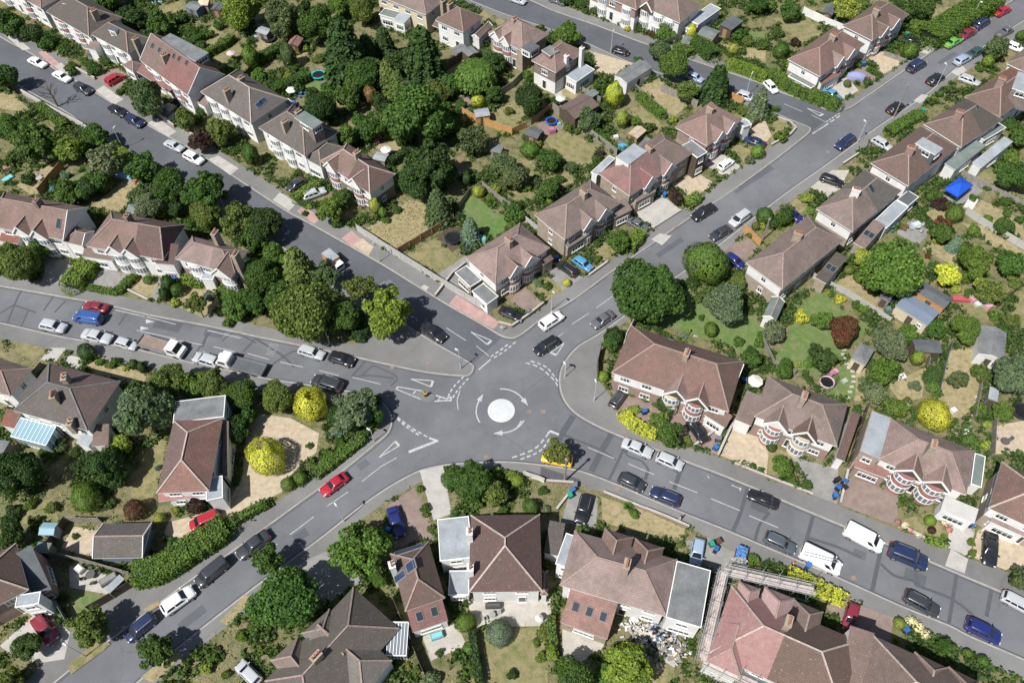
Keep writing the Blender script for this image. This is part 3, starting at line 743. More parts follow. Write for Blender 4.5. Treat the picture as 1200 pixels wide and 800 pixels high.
def chimney(par, loc, rz, zb, zt, w=.7, l=1.3, pots=3, mat='brick_buff'):
    mb = MB(); mb.box(-w/2, -l/2, zb-loc.z, w/2, l/2, zt-.15-loc.z); mb.box(-w/2-.06, -l/2-.06, zt-.15-loc.z, w/2+.06, l/2+.06, zt-loc.z)
    o = mb.build('chimney', mat, par); o.location = loc; o.rotation_euler = (0, 0, rz)
    mb = MB(); mb.box(-w/2-.1, -l/2-.1, zb-loc.z-.6, w/2+.1, l/2+.1, zb-loc.z-.1)
    key = ('pot',)
    if key not in WCACHE:
        m2 = MB(); m2.lathe([(.15, 0), (.12, .05), (.11, .38), (.14, .42), (.14, .48), (.07, .48), (.06, .2)], 10); q = m2.build('chimney_pot', 'terracotta'); WCACHE[key] = q.data; bpy.data.objects.remove(q)
    for i in range(pots):
        child('chimney_pot', WCACHE[key], o, None, (0, (i+.5)/pots*(l-.1)-(l-.1)/2, zt-loc.z))
    return o
HOUSES = []
def house(name, label, corners, he=5.3, roof='tile_brown', wall='render_white', low=None, pitch=36, hl=1, hr=1, over=.4, cat='house', group='houses along the streets',
          gables=(), bays=(), chim=(), ext=(), dorm=(), sky=(), solar=(), split=None, side_mats=None, ridge='ridge', win=True, wn=None, levels=(.95, 3.45), sides='flbr', wsize=(1.5, 1.1), fascia='white'):
    if len(corners) == 3:
        a_, b_ = at(*corners[0], he), at(*corners[1], he); d_ = (b_-a_).normalized()*corners[2]; n_ = Vector((-d_.y, d_.x, 0)); inv = lambda p: (lambda q: (600+CAM_F*q.dot(_RX)/q.dot(_F), 400-CAM_F*q.dot(_UX)/q.dot(_F)))(p-Vector((0, 0, CAM_H))); corners = [corners[0], corners[1], inv(b_+n_), inv(a_+n_)]
    ctr, rz, L, W, sk = fitrect(corners, he)
    root = empty(name, (ctr.x, ctr.y, PZ), rz); tag(root, label, cat, group)
    M = Matrix.Translation((ctr.x, ctr.y, PZ)) @ Matrix.Rotation(rz, 4, 'Z'); Mi = M.inverted()
    HOUSES.append((label[:40], round(L, 1), round(W, 1), round(sk, 1), round(ctr.x, 1), round(ctr.y, 1)))
    e = he-PZ
    low = low or wall
    x0, x1, y0, y1 = -L/2+over, L/2-over, -W/2+over, W/2-over
    mb = MB(); mb.prism([(x0, y0), (x1, y0), (x1, y1), (x0, y1)], -.1, min(2.75, e-.3)); mb.prism([(x0-.004, y0-.004), (x1+.004, y0-.004), (x1+.004, y1+.004), (x0-.004, y1+.004)], min(2.75, e-.3), e-.14)
    mb.m = [1 if i < 5 else 0 for i in range(len(mb.f))]
    mb.build('wall', [wall, low], root)
    R = Roof(L, W, e, pitch, hl, hr)
    mats = roof if isinstance(roof, list) else [roof]
    rf = build_roof(root, R, mats, None if split is None else (split-.5)*R.L, side_mats, ridge, wall, fascia)
    if win: wall_windows(root, M, x0, y0, x1, y1, [z for z in levels if z+.7 < e], wn, wsize[0], wsize[1], 2, sides, e)
    ztop = e+R.H
    roofs = [R]
    # gables over bays: (u, width, out, colour of the gable face, pitch)
    for g in gables:
        u, w, out = g[:3]; gm = g[3] if len(g) > 3 else 'render_white'; gp = g[4] if len(g) > 4 else 48; gr = g[5] if len(g) > 5 else mats[0]; hipped = len(g) > 6
        xc = -L/2+u*L; ap = w/2*tan(RAD(gp)); ap = min(ap, R.H*.93); yf = -W/2-out
        yb = -W/2+ap/(R.H/(R.W/2)) if not R.sw else -W/2+ap/(R.H/max(R.hl, .5)) 
        g0, g1, z0 = xc-w/2, xc+w/2, e-.02
        mb = MB(); o = .12
        A, B, C = Vector((g0-o, yf, z0-.1)), Vector((g1+o, yf, z0-.1)), Vector((xc, yf+(.45*w if hipped else 0), z0+ap))
        A2, B2, C2 = Vector((g0-o, -W/2+.25, z0+.15)), Vector((g1+o, -W/2+.25, z0+.15)), Vector((xc, yb+.35, z0+ap))
        mb.face([A, C, C2, A2][::-1]); mb.face([B, B2, C2, C][::-1])
        if hipped: mb.face([A, B, C])
        up = Vector((0, 0, -.1))
        gr_o = mb.build('gable_roof', gr, root)
        if not hipped:
            mb = MB(); mb.face([A+Vector((o, .12, 0)), B+Vector((-o, .12, 0)), C+Vector((0, .12, -.1))]); mb.box(g0, yf+.13, z0-.5, g1, -W/2+.5, z0-.09); mb.build('gable_wall', gm, root)
        vb = MB()
        for q in (A, B): vb.bar(q+Vector((0, -.03, -.03)), C+Vector((0, -.03, -.03)), .1, .26)
        vb.build('bargeboard', fascia, root)
        rb = MB(); rb.bar(C+Vector((0, 0, .04)), C2+Vector((0, 0, .04)), .18, .1)
        # valley flashing
        for a, b in ((A2, C2), (B2, C2)): rb.bar(a+Vector((0, 0, -.02)), b+Vector((0, 0, .0)), .16, .06)
        rb.build('ridge_tiles', ridge, root)
    # bays: (u, width, depth, apron material, storeys, round)
    for b in bays:
        u, w, d = b[:3]; w *= .9; d *= .72 if d < 1.2 else .9; am = b[3] if len(b) > 3 else 'render_white'; st = b[4] if len(b) > 4 else 2; n = 7
        xc = -L/2+u*L; yw = y0
        def ring(k):
            return [(xc+(w/2)*k*cos(pi+pi*i/n), yw+d*k*sin(pi+pi*i/n)) for i in range(n+1)]
        top = (e-.16) if st == 2 else 2.6
        mb = MB(); mb.prism(ring(1.0), -.1, top)
        for z in ((.75, 2.15), (3.3, 4.6))[:st]:
            pass
        o = mb.build('bay', am, root)
        for z0b, z1b in ((.75, 2.1), (3.3, 4.45))[:st]:
            fr = MB(); gl = MB()
            z1b = min(z1b, top-.1)
            P = ring(1.0)
            for i in range(n):
                a, c = Vector((*P[i], 0)), Vector((*P[i+1], 0)); dd = (c-a).normalized(); nn = Vector((dd.y, -dd.x, 0))
                Mx = Matrix((dd, -nn, Vector((0, 0, 1)))).transposed().to_4x4(); Mx.translation = a; l = (c-a).length
                fr.box(0, -.05, z0b-.08, l, .0, z0b+.1, 0, Mx); fr.box(0, -.05, z1b-.1, l, 0, z1b+.15, 0, Mx); fr.box(0, -.05, z0b+.1, .06, 0, z1b-.1, 0, Mx); fr.box(l-.06, -.05, z0b+.1, l, 0, z1b-.1, 0, Mx)
                gl.box(.06, -.03, z0b+.1, l-.06, -.005, z1b-.1, 0, Mx)
            fo = fr.build('window', 'white', o); gl.build('pane', 'glass_net', fo)
        if st == 1:
            mb = MB(); Pn = ring(1.12); mb.prism(Pn, top, top+.12); mb.build('bay_roof', 'felt_dark', root)
    for c in chim:
        px, py = c[:2]; zt = c[2]-.8 if len(c) > 2 else ztop+PZ+.7; rot = c[3] if len(c) > 3 else 0; pots = c[4] if len(c) > 4 else 3; cm = c[5] if len(c) > 5 else 'brick_buff'; ll = c[6] if len(c) > 6 else 1.3
        q = Mi @ at(px, py, zt); zr = R.z((q.x, q.y)); zr = zr if zr > 0 else 0.0
        chimney(root, Vector((q.x, q.y, 0)), rot, zr-1.0, zt-PZ, .7, ll, pots, cm)
    for x in ext: extension(root, M, x)
    for dmr in dorm:
        pts, h, topm, cheek = dmr[:4]; c2, r2, l2, w2, _ = fitrect(pts, h); E = Mi @ (Matrix.Translation((c2.x, c2.y, 0)) @ Matrix.Rotation(r2, 4, 'Z'))
        mb = MB(); T = [E @ Vector((sx*l2/2, sy*w2/2, h)) for sx, sy in ((-1, -1), (1, -1), (1, 1), (-1, 1))]
        zb = [max(R.z((p.x, p.y))-.5, e-.4) for p in T]
        zbm = min(zb)
        for i in range(4):
            j = (i+1) % 4; mb.face([(T[i].x, T[i].y, zbm), (T[j].x, T[j].y, zbm), T[j]-Vector((0, 0, .16)), T[i]-Vector((0, 0, .16))])
        mb.box(-l2/2-.08, -w2/2-.08, h-.16, l2/2+.08, w2/2+.08, h-.01, 1, E, 2)
        do = mb.build('dormer', [cheek, 'white', topm], root)
        De = M @ E
        for key, a, b in (('f', (-l2/2, -w2/2), (l2/2, -w2/2)), ('b', (l2/2, w2/2), (-l2/2, w2/2)), ('r', (l2/2, -w2/2), (l2/2, w2/2)), ('l', (-l2/2, w2/2), (-l2/2, -w2/2))):
            a, b = Vector((*a, 0)), Vector((*b, 0)); dd = (b-a); ln = dd.length; dd.normalize(); nn = Vector((dd.y, -dd.x, 0)); mid = (a+b)/2
            lm = E @ mid; zr = R.z((lm.x+(E.to_3x3() @ nn).x*.2, lm.y+(E.to_3x3() @ nn).y*.2))
            mw = De @ mid; nw = De.to_3x3() @ nn
            if ln > 1.6 and h-PZ-zr > 1.1 and nw.dot(Vector((-mw.x, -mw.y, 0)).normalized()) > .1:
                q = E @ (mid+nn*.01); window(root, q.x, q.y, h-1.35, atan2((E.to_3x3() @ dd).y, (E.to_3x3() @ dd).x), min(ln*.7, 2.2), 1.0, 2)
    for kind, lst in (('skylight', sky), ('solar_panel', solar)):
        for sp in lst:
            px, py = sp[:2]; w = sp[2] if len(sp) > 2 else .8; hh = sp[3] if len(sp) > 3 else 1.1
            hit = None; z = ztop+PZ+.5
            while z > he-.3:
                q = Mi @ at(px, py, z)
                if R.z((q.x, q.y)) >= q.z: hit = q; break
                z -= .05
            if hit is None: continue
            d = .15; zx = (R.z((hit.x+d, hit.y))-R.z((hit.x-d, hit.y)))/(2*d); zy = (R.z((hit.x, hit.y+d))-R.z((hit.x, hit.y-d)))/(2*d)
            nn = Vector((-zx, -zy, 1)).normalized(); ux = Vector((-nn.y, nn.x, 0)); ux = ux.normalized() if ux.length > .05 else Vector((1, 0, 0)); vv = nn.cross(ux)
            Mx = Matrix((ux, vv, nn)).transposed().to_4x4(); Mx.translation = Vector((hit.x, hit.y, R.z((hit.x, hit.y))))
            mb = MB(); mb.box(-w/2, -hh/2, -.05, w/2, hh/2, .09, 0, Mx); mb2 = MB(); mb2.box(-w/2+.07, -hh/2+.07, .06, w/2-.07, hh/2-.07, .1, 0, Mx)
            s = mb.build(kind, 'felt_grey' if kind == 'skylight' else 'metal', root); mb2.build('glass', 'glass' if kind == 'skylight' else 'solar', s)
    return root, M, R
def extension(root, M, x):
    """x: dict(p=4 photo corners of the roof edge (front = low edge first), h=height of that edge, t=type, m=roof material, w=wall material, pitch, win)"""
    Mi = M.inverted(); h = x['h']; t = x.get('t', 'flat'); ctr, rz, L, W, sk = fitrect(x['p'], h)
    E = Mi @ (Matrix.Translation((ctr.x, ctr.y, PZ)) @ Matrix.Rotation(rz, 4, 'Z')); e = h-PZ; wm = x.get('w', 'render_white'); rm = x.get('m', 'felt_grey')
    ov = x.get('over', .15); base = x.get('base', -.1)
    a, b = L/2-ov, W/2-ov
    mb = MB(); tr = lambda pts: [E @ Vector(p) for p in pts]
    if t == 'lean':
        H = W*tan(RAD(x.get('pitch', 22)))
        sl = lambda y: (y+W/2)*H/W
        for q0, q1 in (((-a, -b), (a, -b)), ((a, -b), (a, b)), ((a, b), (-a, b)), ((-a, b), (-a, -b))):
            mb.face(tr([(*q0, base), (*q1, base), (*q1, e+sl(q1[1])-.1), (*q0, e+sl(q0[1])-.1)]))
        wl = mb.build('extension', wm, root)
        rb = MB(); k = .12
        P = [(-L/2, -W/2, e), (L/2, -W/2, e), (L/2, W/2, e+H), (-L/2, W/2, e+H)]; Q = [(p[0], p[1], p[2]-k) for p in P]
        rb.face(tr(P), 0)
        for i in range(4):
            j = (i+1) % 4; rb.face(tr([Q[i], Q[j], P[j], P[i]]), 1)
        rb.face(tr(Q[::-1]), 1)
        ro = rb.build('extension_roof', [rm, 'white'], root); ns = x.get('sk', 0)
        for i in range(ns):
            cx = -L/2+L*(i+.7)/(ns+.4); cy = -W*.02; sl2 = Vector((0, W, H)).normalized(); Mx = Matrix((Vector((1, 0, 0)), sl2, Vector((1, 0, 0)).cross(sl2))).transposed().to_4x4(); Mx.translation = (cx, cy, e+(cy+W/2)*H/W)
            a_ = MB(); a_.box(-.45, -.6, 0, .45, .6, .08, 0, E @ Mx); b_ = MB(); b_.box(-.36, -.5, .07, .36, .5, .1, 0, E @ Mx); s_ = a_.build('skylight', 'felt_grey', root); b_.build('glass', 'glass', s_)
    elif t in ('hip', 'gable', 'hg', 'gh'):
        for q0, q1 in (((-a, -b), (a, -b)), ((a, -b), (a, b)), ((a, b), (-a, b)), ((-a, b), (-a, -b))):
            mb.face(tr([(*q0, base), (*q1, base), (*q1, e-.1), (*q0, e-.1)]))
        mb.build('extension', wm, root)
        hl = 0 if t in ('gable', 'gh') else 1; hr = 0 if t in ('gable', 'hg') else 1
        Rx = Roof(L, W, e, x.get('pitch', 34), hl, hr, T=E)
        build_roof(root, Rx, [rm], ridge=x.get('ridge', 'ridge'), wallm=wm, name='extension_roof', inner=t == 'gh')
    elif t == 'glass':
        mb.prism([tuple((E @ Vector((sx*a, sy*b, 0))).xy) for sx, sy in ((-1, -1), (1, -1), (1, 1), (-1, 1))], base, .7); wl = mb.build('conservatory', 'white', root)
        fr = MB(); gl = MB(); H = W*tan(RAD(10))
        z = lambda y: e+(y+W/2)/W*H
        n = x.get('n', 6)
        for i in range(n+1):
            xx = -L/2+L*i/n; fr.bar(E @ Vector((xx, -W/2, z(-W/2))), E @ Vector((xx, W/2, z(W/2))), .07, .08); fr.bar(E @ Vector((xx, -W/2, .7)), E @ Vector((xx, -W/2, e)), .08, .08)
        for y in (-W/2, W/2): fr.bar(E @ Vector((-L/2, y, z(y))), E @ Vector((L/2, y, z(y))), .12, .12)
        for xx in (-L/2, L/2):
            for j in range(4): 
                y = -W/2+W*j/3; fr.bar(E @ Vector((xx, y, .7)), E @ Vector((xx, y, z(y))), .08, .08)
        gl.face(tr([(-L/2, -W/2, z(-W/2)-.03), (L/2, -W/2, z(-W/2)-.03), (L/2, W/2, z(W/2)-.03), (-L/2, W/2, z(W/2)-.03)]))
        for q0, q1 in (((-a, -b), (a, -b)), ((a, -b), (a, b)), ((-a, b), (-a, -b))): gl.face(tr([(*q0, .7), (*q1, .7), (*q1, z(q1[1])-.05), (*q0, z(q0[1])-.05)]))
        fr.build('conservatory_frame', 'white', wl); gl.build('conservatory_glass', x.get('m', 'glass_roof'), wl)
    else:
        for q0, q1 in (((-a, -b), (a, -b)), ((a, -b), (a, b)), ((a, b), (-a, b)), ((-a, b), (-a, -b))):
            mb.face(tr([(*q0, base), (*q1, base), (*q1, e-.12), (*q0, e-.12)]))
        mb.build('extension', wm, root)
        rb = MB(); rb.box(-L/2, -W/2, e-.14, L/2, W/2, e-.02, 1, E); k = .1
        rb.box(-L/2, -W/2, e-.02, L/2, -W/2+k, e+.05, 1, E); rb.box(-L/2, W/2-k, e-.02, L/2, W/2, e+.05, 1, E); rb.box(-L/2, -W/2+k, e-.02, -L/2+k, W/2-k, e+.05, 1, E); rb.box(L/2-k, -W/2+k, e-.02, L/2, W/2-k, e+.05, 1, E)
        rb.face(tr([(-L/2+k, -W/2+k, e+.0), (L/2-k, -W/2+k, e+.0), (L/2-k, W/2-k, e+.0), (-L/2+k, W/2-k, e+.0)]), 0)
        rb.build('flat_roof', [rm, x.get('edge', 'white')], root)
    if x.get('win', True) and t != 'glass' and base < 1:
        Me = M @ E
        for key, p, q in (('f', (-a, -b), (a, -b)), ('r', (a, -b), (a, b)), ('b', (a, b), (-a, b)), ('l', (-a, b), (-a, -b))):
            p, q = Vector((*p, 0)), Vector((*q, 0)); dd = q-p; ln = dd.length; dd.normalize(); nn = Vector((dd.y, -dd.x, 0)); mid = (p+q)/2
            mw = Me @ mid; nw = Me.to_3x3() @ nn
            if ln > 2.2 and nw.dot(Vector((-mw.x, -mw.y, 0)).normalized()) > .15 and key in x.get('ws', 'fr'):
                v = E @ (mid+nn*.012); d3 = E.to_3x3() @ dd
                window(root, v.x, v.y, max(base, 0)+.8, atan2(d3.y, d3.x), min(ln*.7, 2.6), min(1.2, e-1.1), 3)
                if e > 4.4: window(root, v.x, v.y, 3.3, atan2(d3.y, d3.x), min(ln*.5, 1.5), min(1.1, e-3.6), 1)
BR, DK, PK, RD, RS, PL = 'tile_brown', 'tile_dark', 'tile_pink', 'tile_red', 'tile_rose', 'tile_plum'
def X(p, h, m='felt_grey', w='render_white', t='flat', **k): return dict(p=p, h=h, m=m, w=w, t=t, **k)
RW = 'tile_wine'; S2 = 'semi_detached_house'
# --- row along the top left road
house(S2, 'white semi at the top left corner with pink tiles between its storeys', [(-22, -27), (48, 10), 8.4], roof=BR, gables=[(.3, 3, .4), (.7, 3, .4)], bays=[(.3, 2.8, .9, 'hung_red'), (.7, 2.8, .9, 'hung_red')])
house(S2, 'pebble grey roofed semi with one small dormer, second from the top left corner', [(54, 14), (104, 43), 8.4], roof=DK, chim=[(109, 12, None or 9.4)], dorm=[([(75, 3), (82, 6), (84, 1), (77, -1)], 7.4, 'felt_dark', 'render_white')], bays=[(.3, 2.8, .9, 'hung_red'), (.7, 2.8, .9, 'hung_red')],
      ext=[X([(104, 42), (112, 48), (124, 36), (117, 30)], 3.2, BR, t='hip')])
house(S2, 'grey brown tiled semi with a small triangular dormer behind the red car', [(107, 41), (150, 63), (178, 46), (135, 24)], roof=DK, chim=[(158, 45, 9.3)], dorm=[([(129, 34), (135, 38), (138, 33), (132, 30)], 7.6, 'felt_dark', 'render_white')], bays=[(.3, 2.8, .9, 'render_white'), (.72, 2.8, .9, 'render_white')],
      ext=[X([(147, 77), (156, 86), (166, 77), (158, 67)], 3.0, BR, t='hip'), X([(104, 56), (112, 60), (117, 53), (109, 49)], 3.0, BR, t='lean')])
house(S2, 'gabled semi with half brown and half red roof and four skylights', [(164, 71), (220, 112), 8.6], roof=[BR, RW], pitch=42, hl=0, hr=0, split=.42, wall='render_white', chim=[(192, 64, 9.6)], sky=[(187, 59), (204, 66), (210, 69), (219, 74), (179, 54)], dorm=[([(188, 49), (229, 72), (243, 62), (197, 38)], 8.6, 'felt_grey', 'brick_dark')],
      ext=[X([(164, 85), (219, 120), (224, 112), (168, 76)], 2.9, RW, t='lean', base=2.5, win=False), X([(224, 92), (237, 103), (251, 85), (238, 76)], 5.2, RW, 'brick_dark', t='hip')], bays=[(.3, 2.8, .9), (.7, 2.8, .9)])
house(S2, 'dark brown hipped semi with three small dormers and a solar strip', [(235, 108), (294, 145), 9], roof=DK, chim=[(265, 105, 9.4), (282, 91, 9.4)], ridge='ridge_pale', bays=[(.2, 2.6, .9), (.42, 2.6, .9), (.66, 2.6, .9)], solar=[(308, 119, 1.6, 1), (304, 123, 1.6, 1)],
      ext=[X([(226, 116), (240, 126), (247, 120), (232, 109)], 2.8, BR, t='lean'), X([(332, 118), (340, 128), (346, 123), (338, 116)], 3, 'felt_grey')])
house(S2, 'grey brown semi with a tall box dormer hung in red tiles', [(303, 150), (357, 183), 8.4], roof=DK, chim=[(333, 142, 9.5), (349, 130, 9.2)], dorm=[([(345, 137), (366, 151), (378, 143), (357, 131)], 9.0, 'felt_green', 'brick_dark')], bays=[(.3, 2.8, 1), (.6, 2.8, 1)],
      ext=[X([(357, 185), (377, 197), (400, 174), (386, 161)], 4.0, DK, t='hip')])
house(S2, 'pinkish semi with hipped roof behind the silver estate on its drive', [(372, 188), (433, 224), (466, 205), (408, 170)], roof=[PK, PL], split=.55, ridge='ridge_pale', chim=[(418, 178, 9.6)], wall='render_white', low='brick_dark', gables=[(.22, 3, .5), (.72, 3, .5)], bays=[(.22, 2.8, 1, 'hung_red'), (.72, 2.8, 1, 'hung_red')])
# --- row behind, facing the top road
house(S2, 'cream rear walled semi at the top edge with a glass lean-to', [(438, -6), (499, 17), (519, 3), (460, -20)], roof=BR, wall='render_cream', chim=[(519, 1, 9)], ext=[X([(446, 17), (463, 23), (468, 15), (450, 9)], 3, 'felt_green'), X([(463, 23), (474, 28), (480, 21), (469, 15)], 3, 'felt_light', t='lean', pitch=8)])
house('detached_house', 'small two tier brown roofed house left of the brick pair by the top road', [(510, 24), (543, 38), (566, 20), (534, 6)], roof=BR, wall='render_white', chim=[(527, 4, 9)], ext=[X([(509, 30), (541, 44), (544, 36), (512, 23)], 3.2, BR, t='lean', base=2.9, win=False), X([(553, 42), (561, 46), (577, 31), (568, 27)], 3.2, BR, t='gable')])
house(S2, 'brick rear semi with dark red bays beside the top road', [(570, 40), (612, 58), (645, 42), (603, 19)], roof=PK, wall='brick_buff', gables=[(.22, 2.6, .4), (.5, 2.6, .4)], bays=[(.25, 2.6, .9, 'hung_red'), (.5, 2.6, .9, 'hung_red')], chim=[(603, 22, 9.2)], dorm=[([(611, 56), (621, 62), (632, 54), (622, 49)], 6.2, 'felt_dark', 'render_white')])
house('detached_house', 'white and maroon detached house with two white chimneys', [(622, 72), (651, 84), (686, 61), (655, 47)], he=5.6, roof=PK, wall='brick_dark', low='render_white', chim=[(664, 65, 8.2, 0, 1, 'render_white', .8), (682, 56, 8.2, 0, 1, 'render_white', .8)], dorm=[([(635, 59), (645, 65), (655, 60), (645, 53)], 7.6, 'felt_grey', 'tile_pink')],
      ext=[X([(661, 89), (676, 96), (697, 82), (684, 74)], 3.2, 'felt_light'), X([(637, 92), (652, 99), (661, 93), (649, 86)], .4, 'pale_paving', win=False)])
house(S2, 'gable fronted semi at the top behind the green garage door', [(745, 4), (797, 28), (822, 6), (772, -14)], roof=BR, wall='render_white', low='render_white', bays=[(.2, 2.6, .9), (.5, 2.6, .9), (.75, 2.6, .9)], gables=[(.25, 3, .4, 'wood_dark')], ext=[X([(797, 29), (809, 36), (818, 24), (806, 16)], 3, 'felt_light'), X([(806, 24), (818, 28), (846, 11), (832, 4)], 3.2, 'felt_light')])
house(S2, 'terraced pair with two integral garages at the top edge', [(690, -12), (746, 12), (770, -8), (715, -32)], roof=BR, wall='brick_red', low='render_white', bays=[(.3, 2.6, .9), (.8, 2.6, .9)])
# --- along the main road, upper side
GW = 'render_white'
house(S2, 'semi with grey loft extension strip, uppermost this side of the side road', [(830, 168), (871, 141), (834, 120), (787, 151)], roof=PK, wall='brick_red', low='brick_buff', gables=[(.33, 2.8, .5), (.66, 2.8, .5)], bays=[(.33, 2.7, .9, 'hung_red'), (.66, 2.7, .9, 'hung_red')], chim=[(833, 126, 9.6)],
      ext=[X([(871, 150), (880, 146), (874, 138), (866, 143)], 3.6, 'felt_light'), X([(817, 186), (829, 178), (810, 164), (800, 171)], 5.2, 'felt_grey', 'wood_dark')])
house(S2, 'red tiled semi with a large pale flat roofed loft box', [(741, 226), (814, 179), (776, 157), (695, 205)], roof=[RW, BR], split=.5, wall='brick_buff', gables=[(.3, 3, .5), (.6, 3, .5)], bays=[(.3, 2.8, 1, 'hung_red'), (.6, 2.8, 1, 'hung_red')], chim=[(761, 172, 9.6)], dorm=[([(736, 192), (759, 177), (742, 169), (722, 184)], 8.2, 'felt_light', 'render_white')],
      ext=[X([(742, 239), (767, 223), (760, 215), (741, 228)], 3.2, BR, 'brick_buff', t='lean'), X([(690, 207), (700, 200), (722, 186), (715, 183)], 3.2, 'felt_light')])
house(S2, 'brown semi with twin bay gables beside the light blue car', [(661, 281), (728, 238), (691, 210), (627, 252)], roof=BR, wall='brick_buff', ridge='ridge', gables=[(.42, 2.9, .5, GW), (.68, 2.9, .5, GW)], bays=[(.42, 2.7, 1, 'hung_red'), (.68, 2.7, 1, 'hung_red')], chim=[(684, 224, 9.8)],
      ext=[X([(663, 292), (690, 274), (684, 267), (661, 283)], 3.1, BR, 'brick_buff', t='lean'), X([(719, 257), (740, 245), (732, 236), (714, 246)], 3.2, BR, 'brick_buff', t='lean')])
house(S2, 'brown semi nearest the roundabout on the main road, grey flat extensions at its left', [(581, 333), (645, 290), (609, 262), (544, 302)], roof=PK, wall='render_white', low='brick_buff', gables=[(.36, 2.9, .5, GW), (.62, 2.9, .5, GW)], bays=[(.36, 2.7, 1, 'hung_red'), (.62, 2.7, 1, 'hung_red')], chim=[(596, 280, 9.8)],
      ext=[X([(534, 320), (551, 337), (564, 328), (546, 310)], 3.0, 'felt_grey', 'brick_buff'), X([(553, 341), (570, 357), (585, 347), (566, 332)], 2.8, 'felt_grey', 'render_white'), X([(636, 311), (648, 303), (643, 297), (632, 305)], 3.1, BR, 'brick_buff', t='lean')])
# --- beyond the side road
house(S2, 'corner semi at the side road junction with an orange brick wall', [(960, 91), (1013, 52), (975, 33), (925, 69)], roof=PK, wall='render_white', low='brick_red', gables=[(.42, 2.8, .5), (.66, 2.8, .5)], bays=[(.42, 2.7, .9, 'hung_red'), (.66, 2.7, .9, 'hung_red')], chim=[(977, 41, 9.7)],
      ext=[X([(960, 101), (983, 86), (978, 79), (958, 93)], 3, RD, t='lean'), X([(925, 89), (952, 105), (957, 97), (930, 83)], 2.6, 'felt_green', 'brick_red')])
house(S2, 'brown semi above the corner semi, fourth gabled porch to the road', [(1022, 47), (1066, 18), (1030, 1), (987, 31)], roof=BR, wall='render_white', gables=[(.3, 2.8, .5), (.6, 2.8, .5)], bays=[(.3, 2.7, .9, 'hung_red'), (.6, 2.7, .9, 'hung_red')], chim=[(1028, 11, 9.7)])
# --- right of the main road (fronts to the road, rear walls towards us)
house(S2, 'semi with two pale chimney stacks left of the rear kitchen sheds', [(919, 338), (986, 283), (948, 252), (872, 309)], roof=[BR, BR], wall='render_white', low='brick_buff', chim=[(936, 273, 9.9, .4, 4)], gables=[],
      ext=[X([(955, 326), (968, 331), (991, 309), (977, 300)], 3.0, DK, 'brick_buff', t='lean', pitch=12, sk=2), X([(898, 369), (908, 379), (918, 355), (903, 346)], 2.8, 'felt_green', 'render_white', t='gable')])
house(S2, 'semi with grey flat rear rooms beside the broken stone patio', [(1000, 272), (1055, 224), (1015, 198), (956, 245)], roof=[BR, DK], split=.5, wall='render_white', low='brick_buff', chim=[(1004, 222, 9.9, .4, 4, 'render_white')], sky=[(1021, 221, .9, 1.5)],
      ext=[X([(1001, 285), (1013, 291), (1035, 270), (1021, 261)], 3.0, BR, 'brick_buff', t='lean', pitch=10, sk=2), X([(1024, 259), (1039, 268), (1064, 243), (1050, 234)], 3.1, 'felt_light'), X([(1051, 234), (1064, 242), (1077, 231), (1064, 223)], 3.0, 'felt_dark')])
house(S2, 'semi with a pale flat roof let into its slope by the road', [(1066, 217), (1122, 173), (1080, 148), (1018, 192)], roof=[BR, BR], wall='render_white', chim=[(1068, 173, 10, .4, 3, 'brick_red')], dorm=[([(1073, 168), (1096, 181), (1105, 174), (1082, 161)], 8.3, 'felt_light', 'felt_dark')],
      ext=[X([(1107, 191), (1120, 200), (1152, 175), (1140, 168)], 3.1, 'felt_green', 'render_white', t='lean', pitch=6), X([(1140, 190), (1150, 197), (1185, 170), (1174, 164)], 2.8, 'felt_light', t='lean', pitch=5)])
house(S2, 'semi with dark new half roof and white rear bays near the upper road', [(1128, 173), (1172, 141), (1133, 114), (1082, 146)], roof=[BR, DK], split=.5, wall='render_white', chim=[(1125, 131, 10, .4, 3, 'brick_red')], sky=[(1145, 126, .7, 1)], ext=[X([(1152, 166), (1177, 150), (1170, 142), (1146, 158)], 3.2, 'felt_green')])
house(S2, 'semi with a pale grey box loft at the right edge', [(1173, 137), (1222, 102), (1185, 78), (1130, 114)], roof=[BR, RD], split=.6, wall='render_white', chim=[(1175, 92, 10, .4, 3, 'brick_red')], dorm=[([(1188, 104), (1210, 110), (1222, 92), (1192, 84)], 8.6, 'felt_light', 'brick_dark')])
house(S2, 'semi cut by the right edge above the loft box', [(1220, 92), (1262, 60), (1215, 48), (1176, 74)], roof=BR, wall='render_white')
house(S2, 'semi cut by the right edge, highest of its row', [(1255, 45), (1290, 20), (1245, 5), (1210, 30)], roof=BR, wall='render_white')
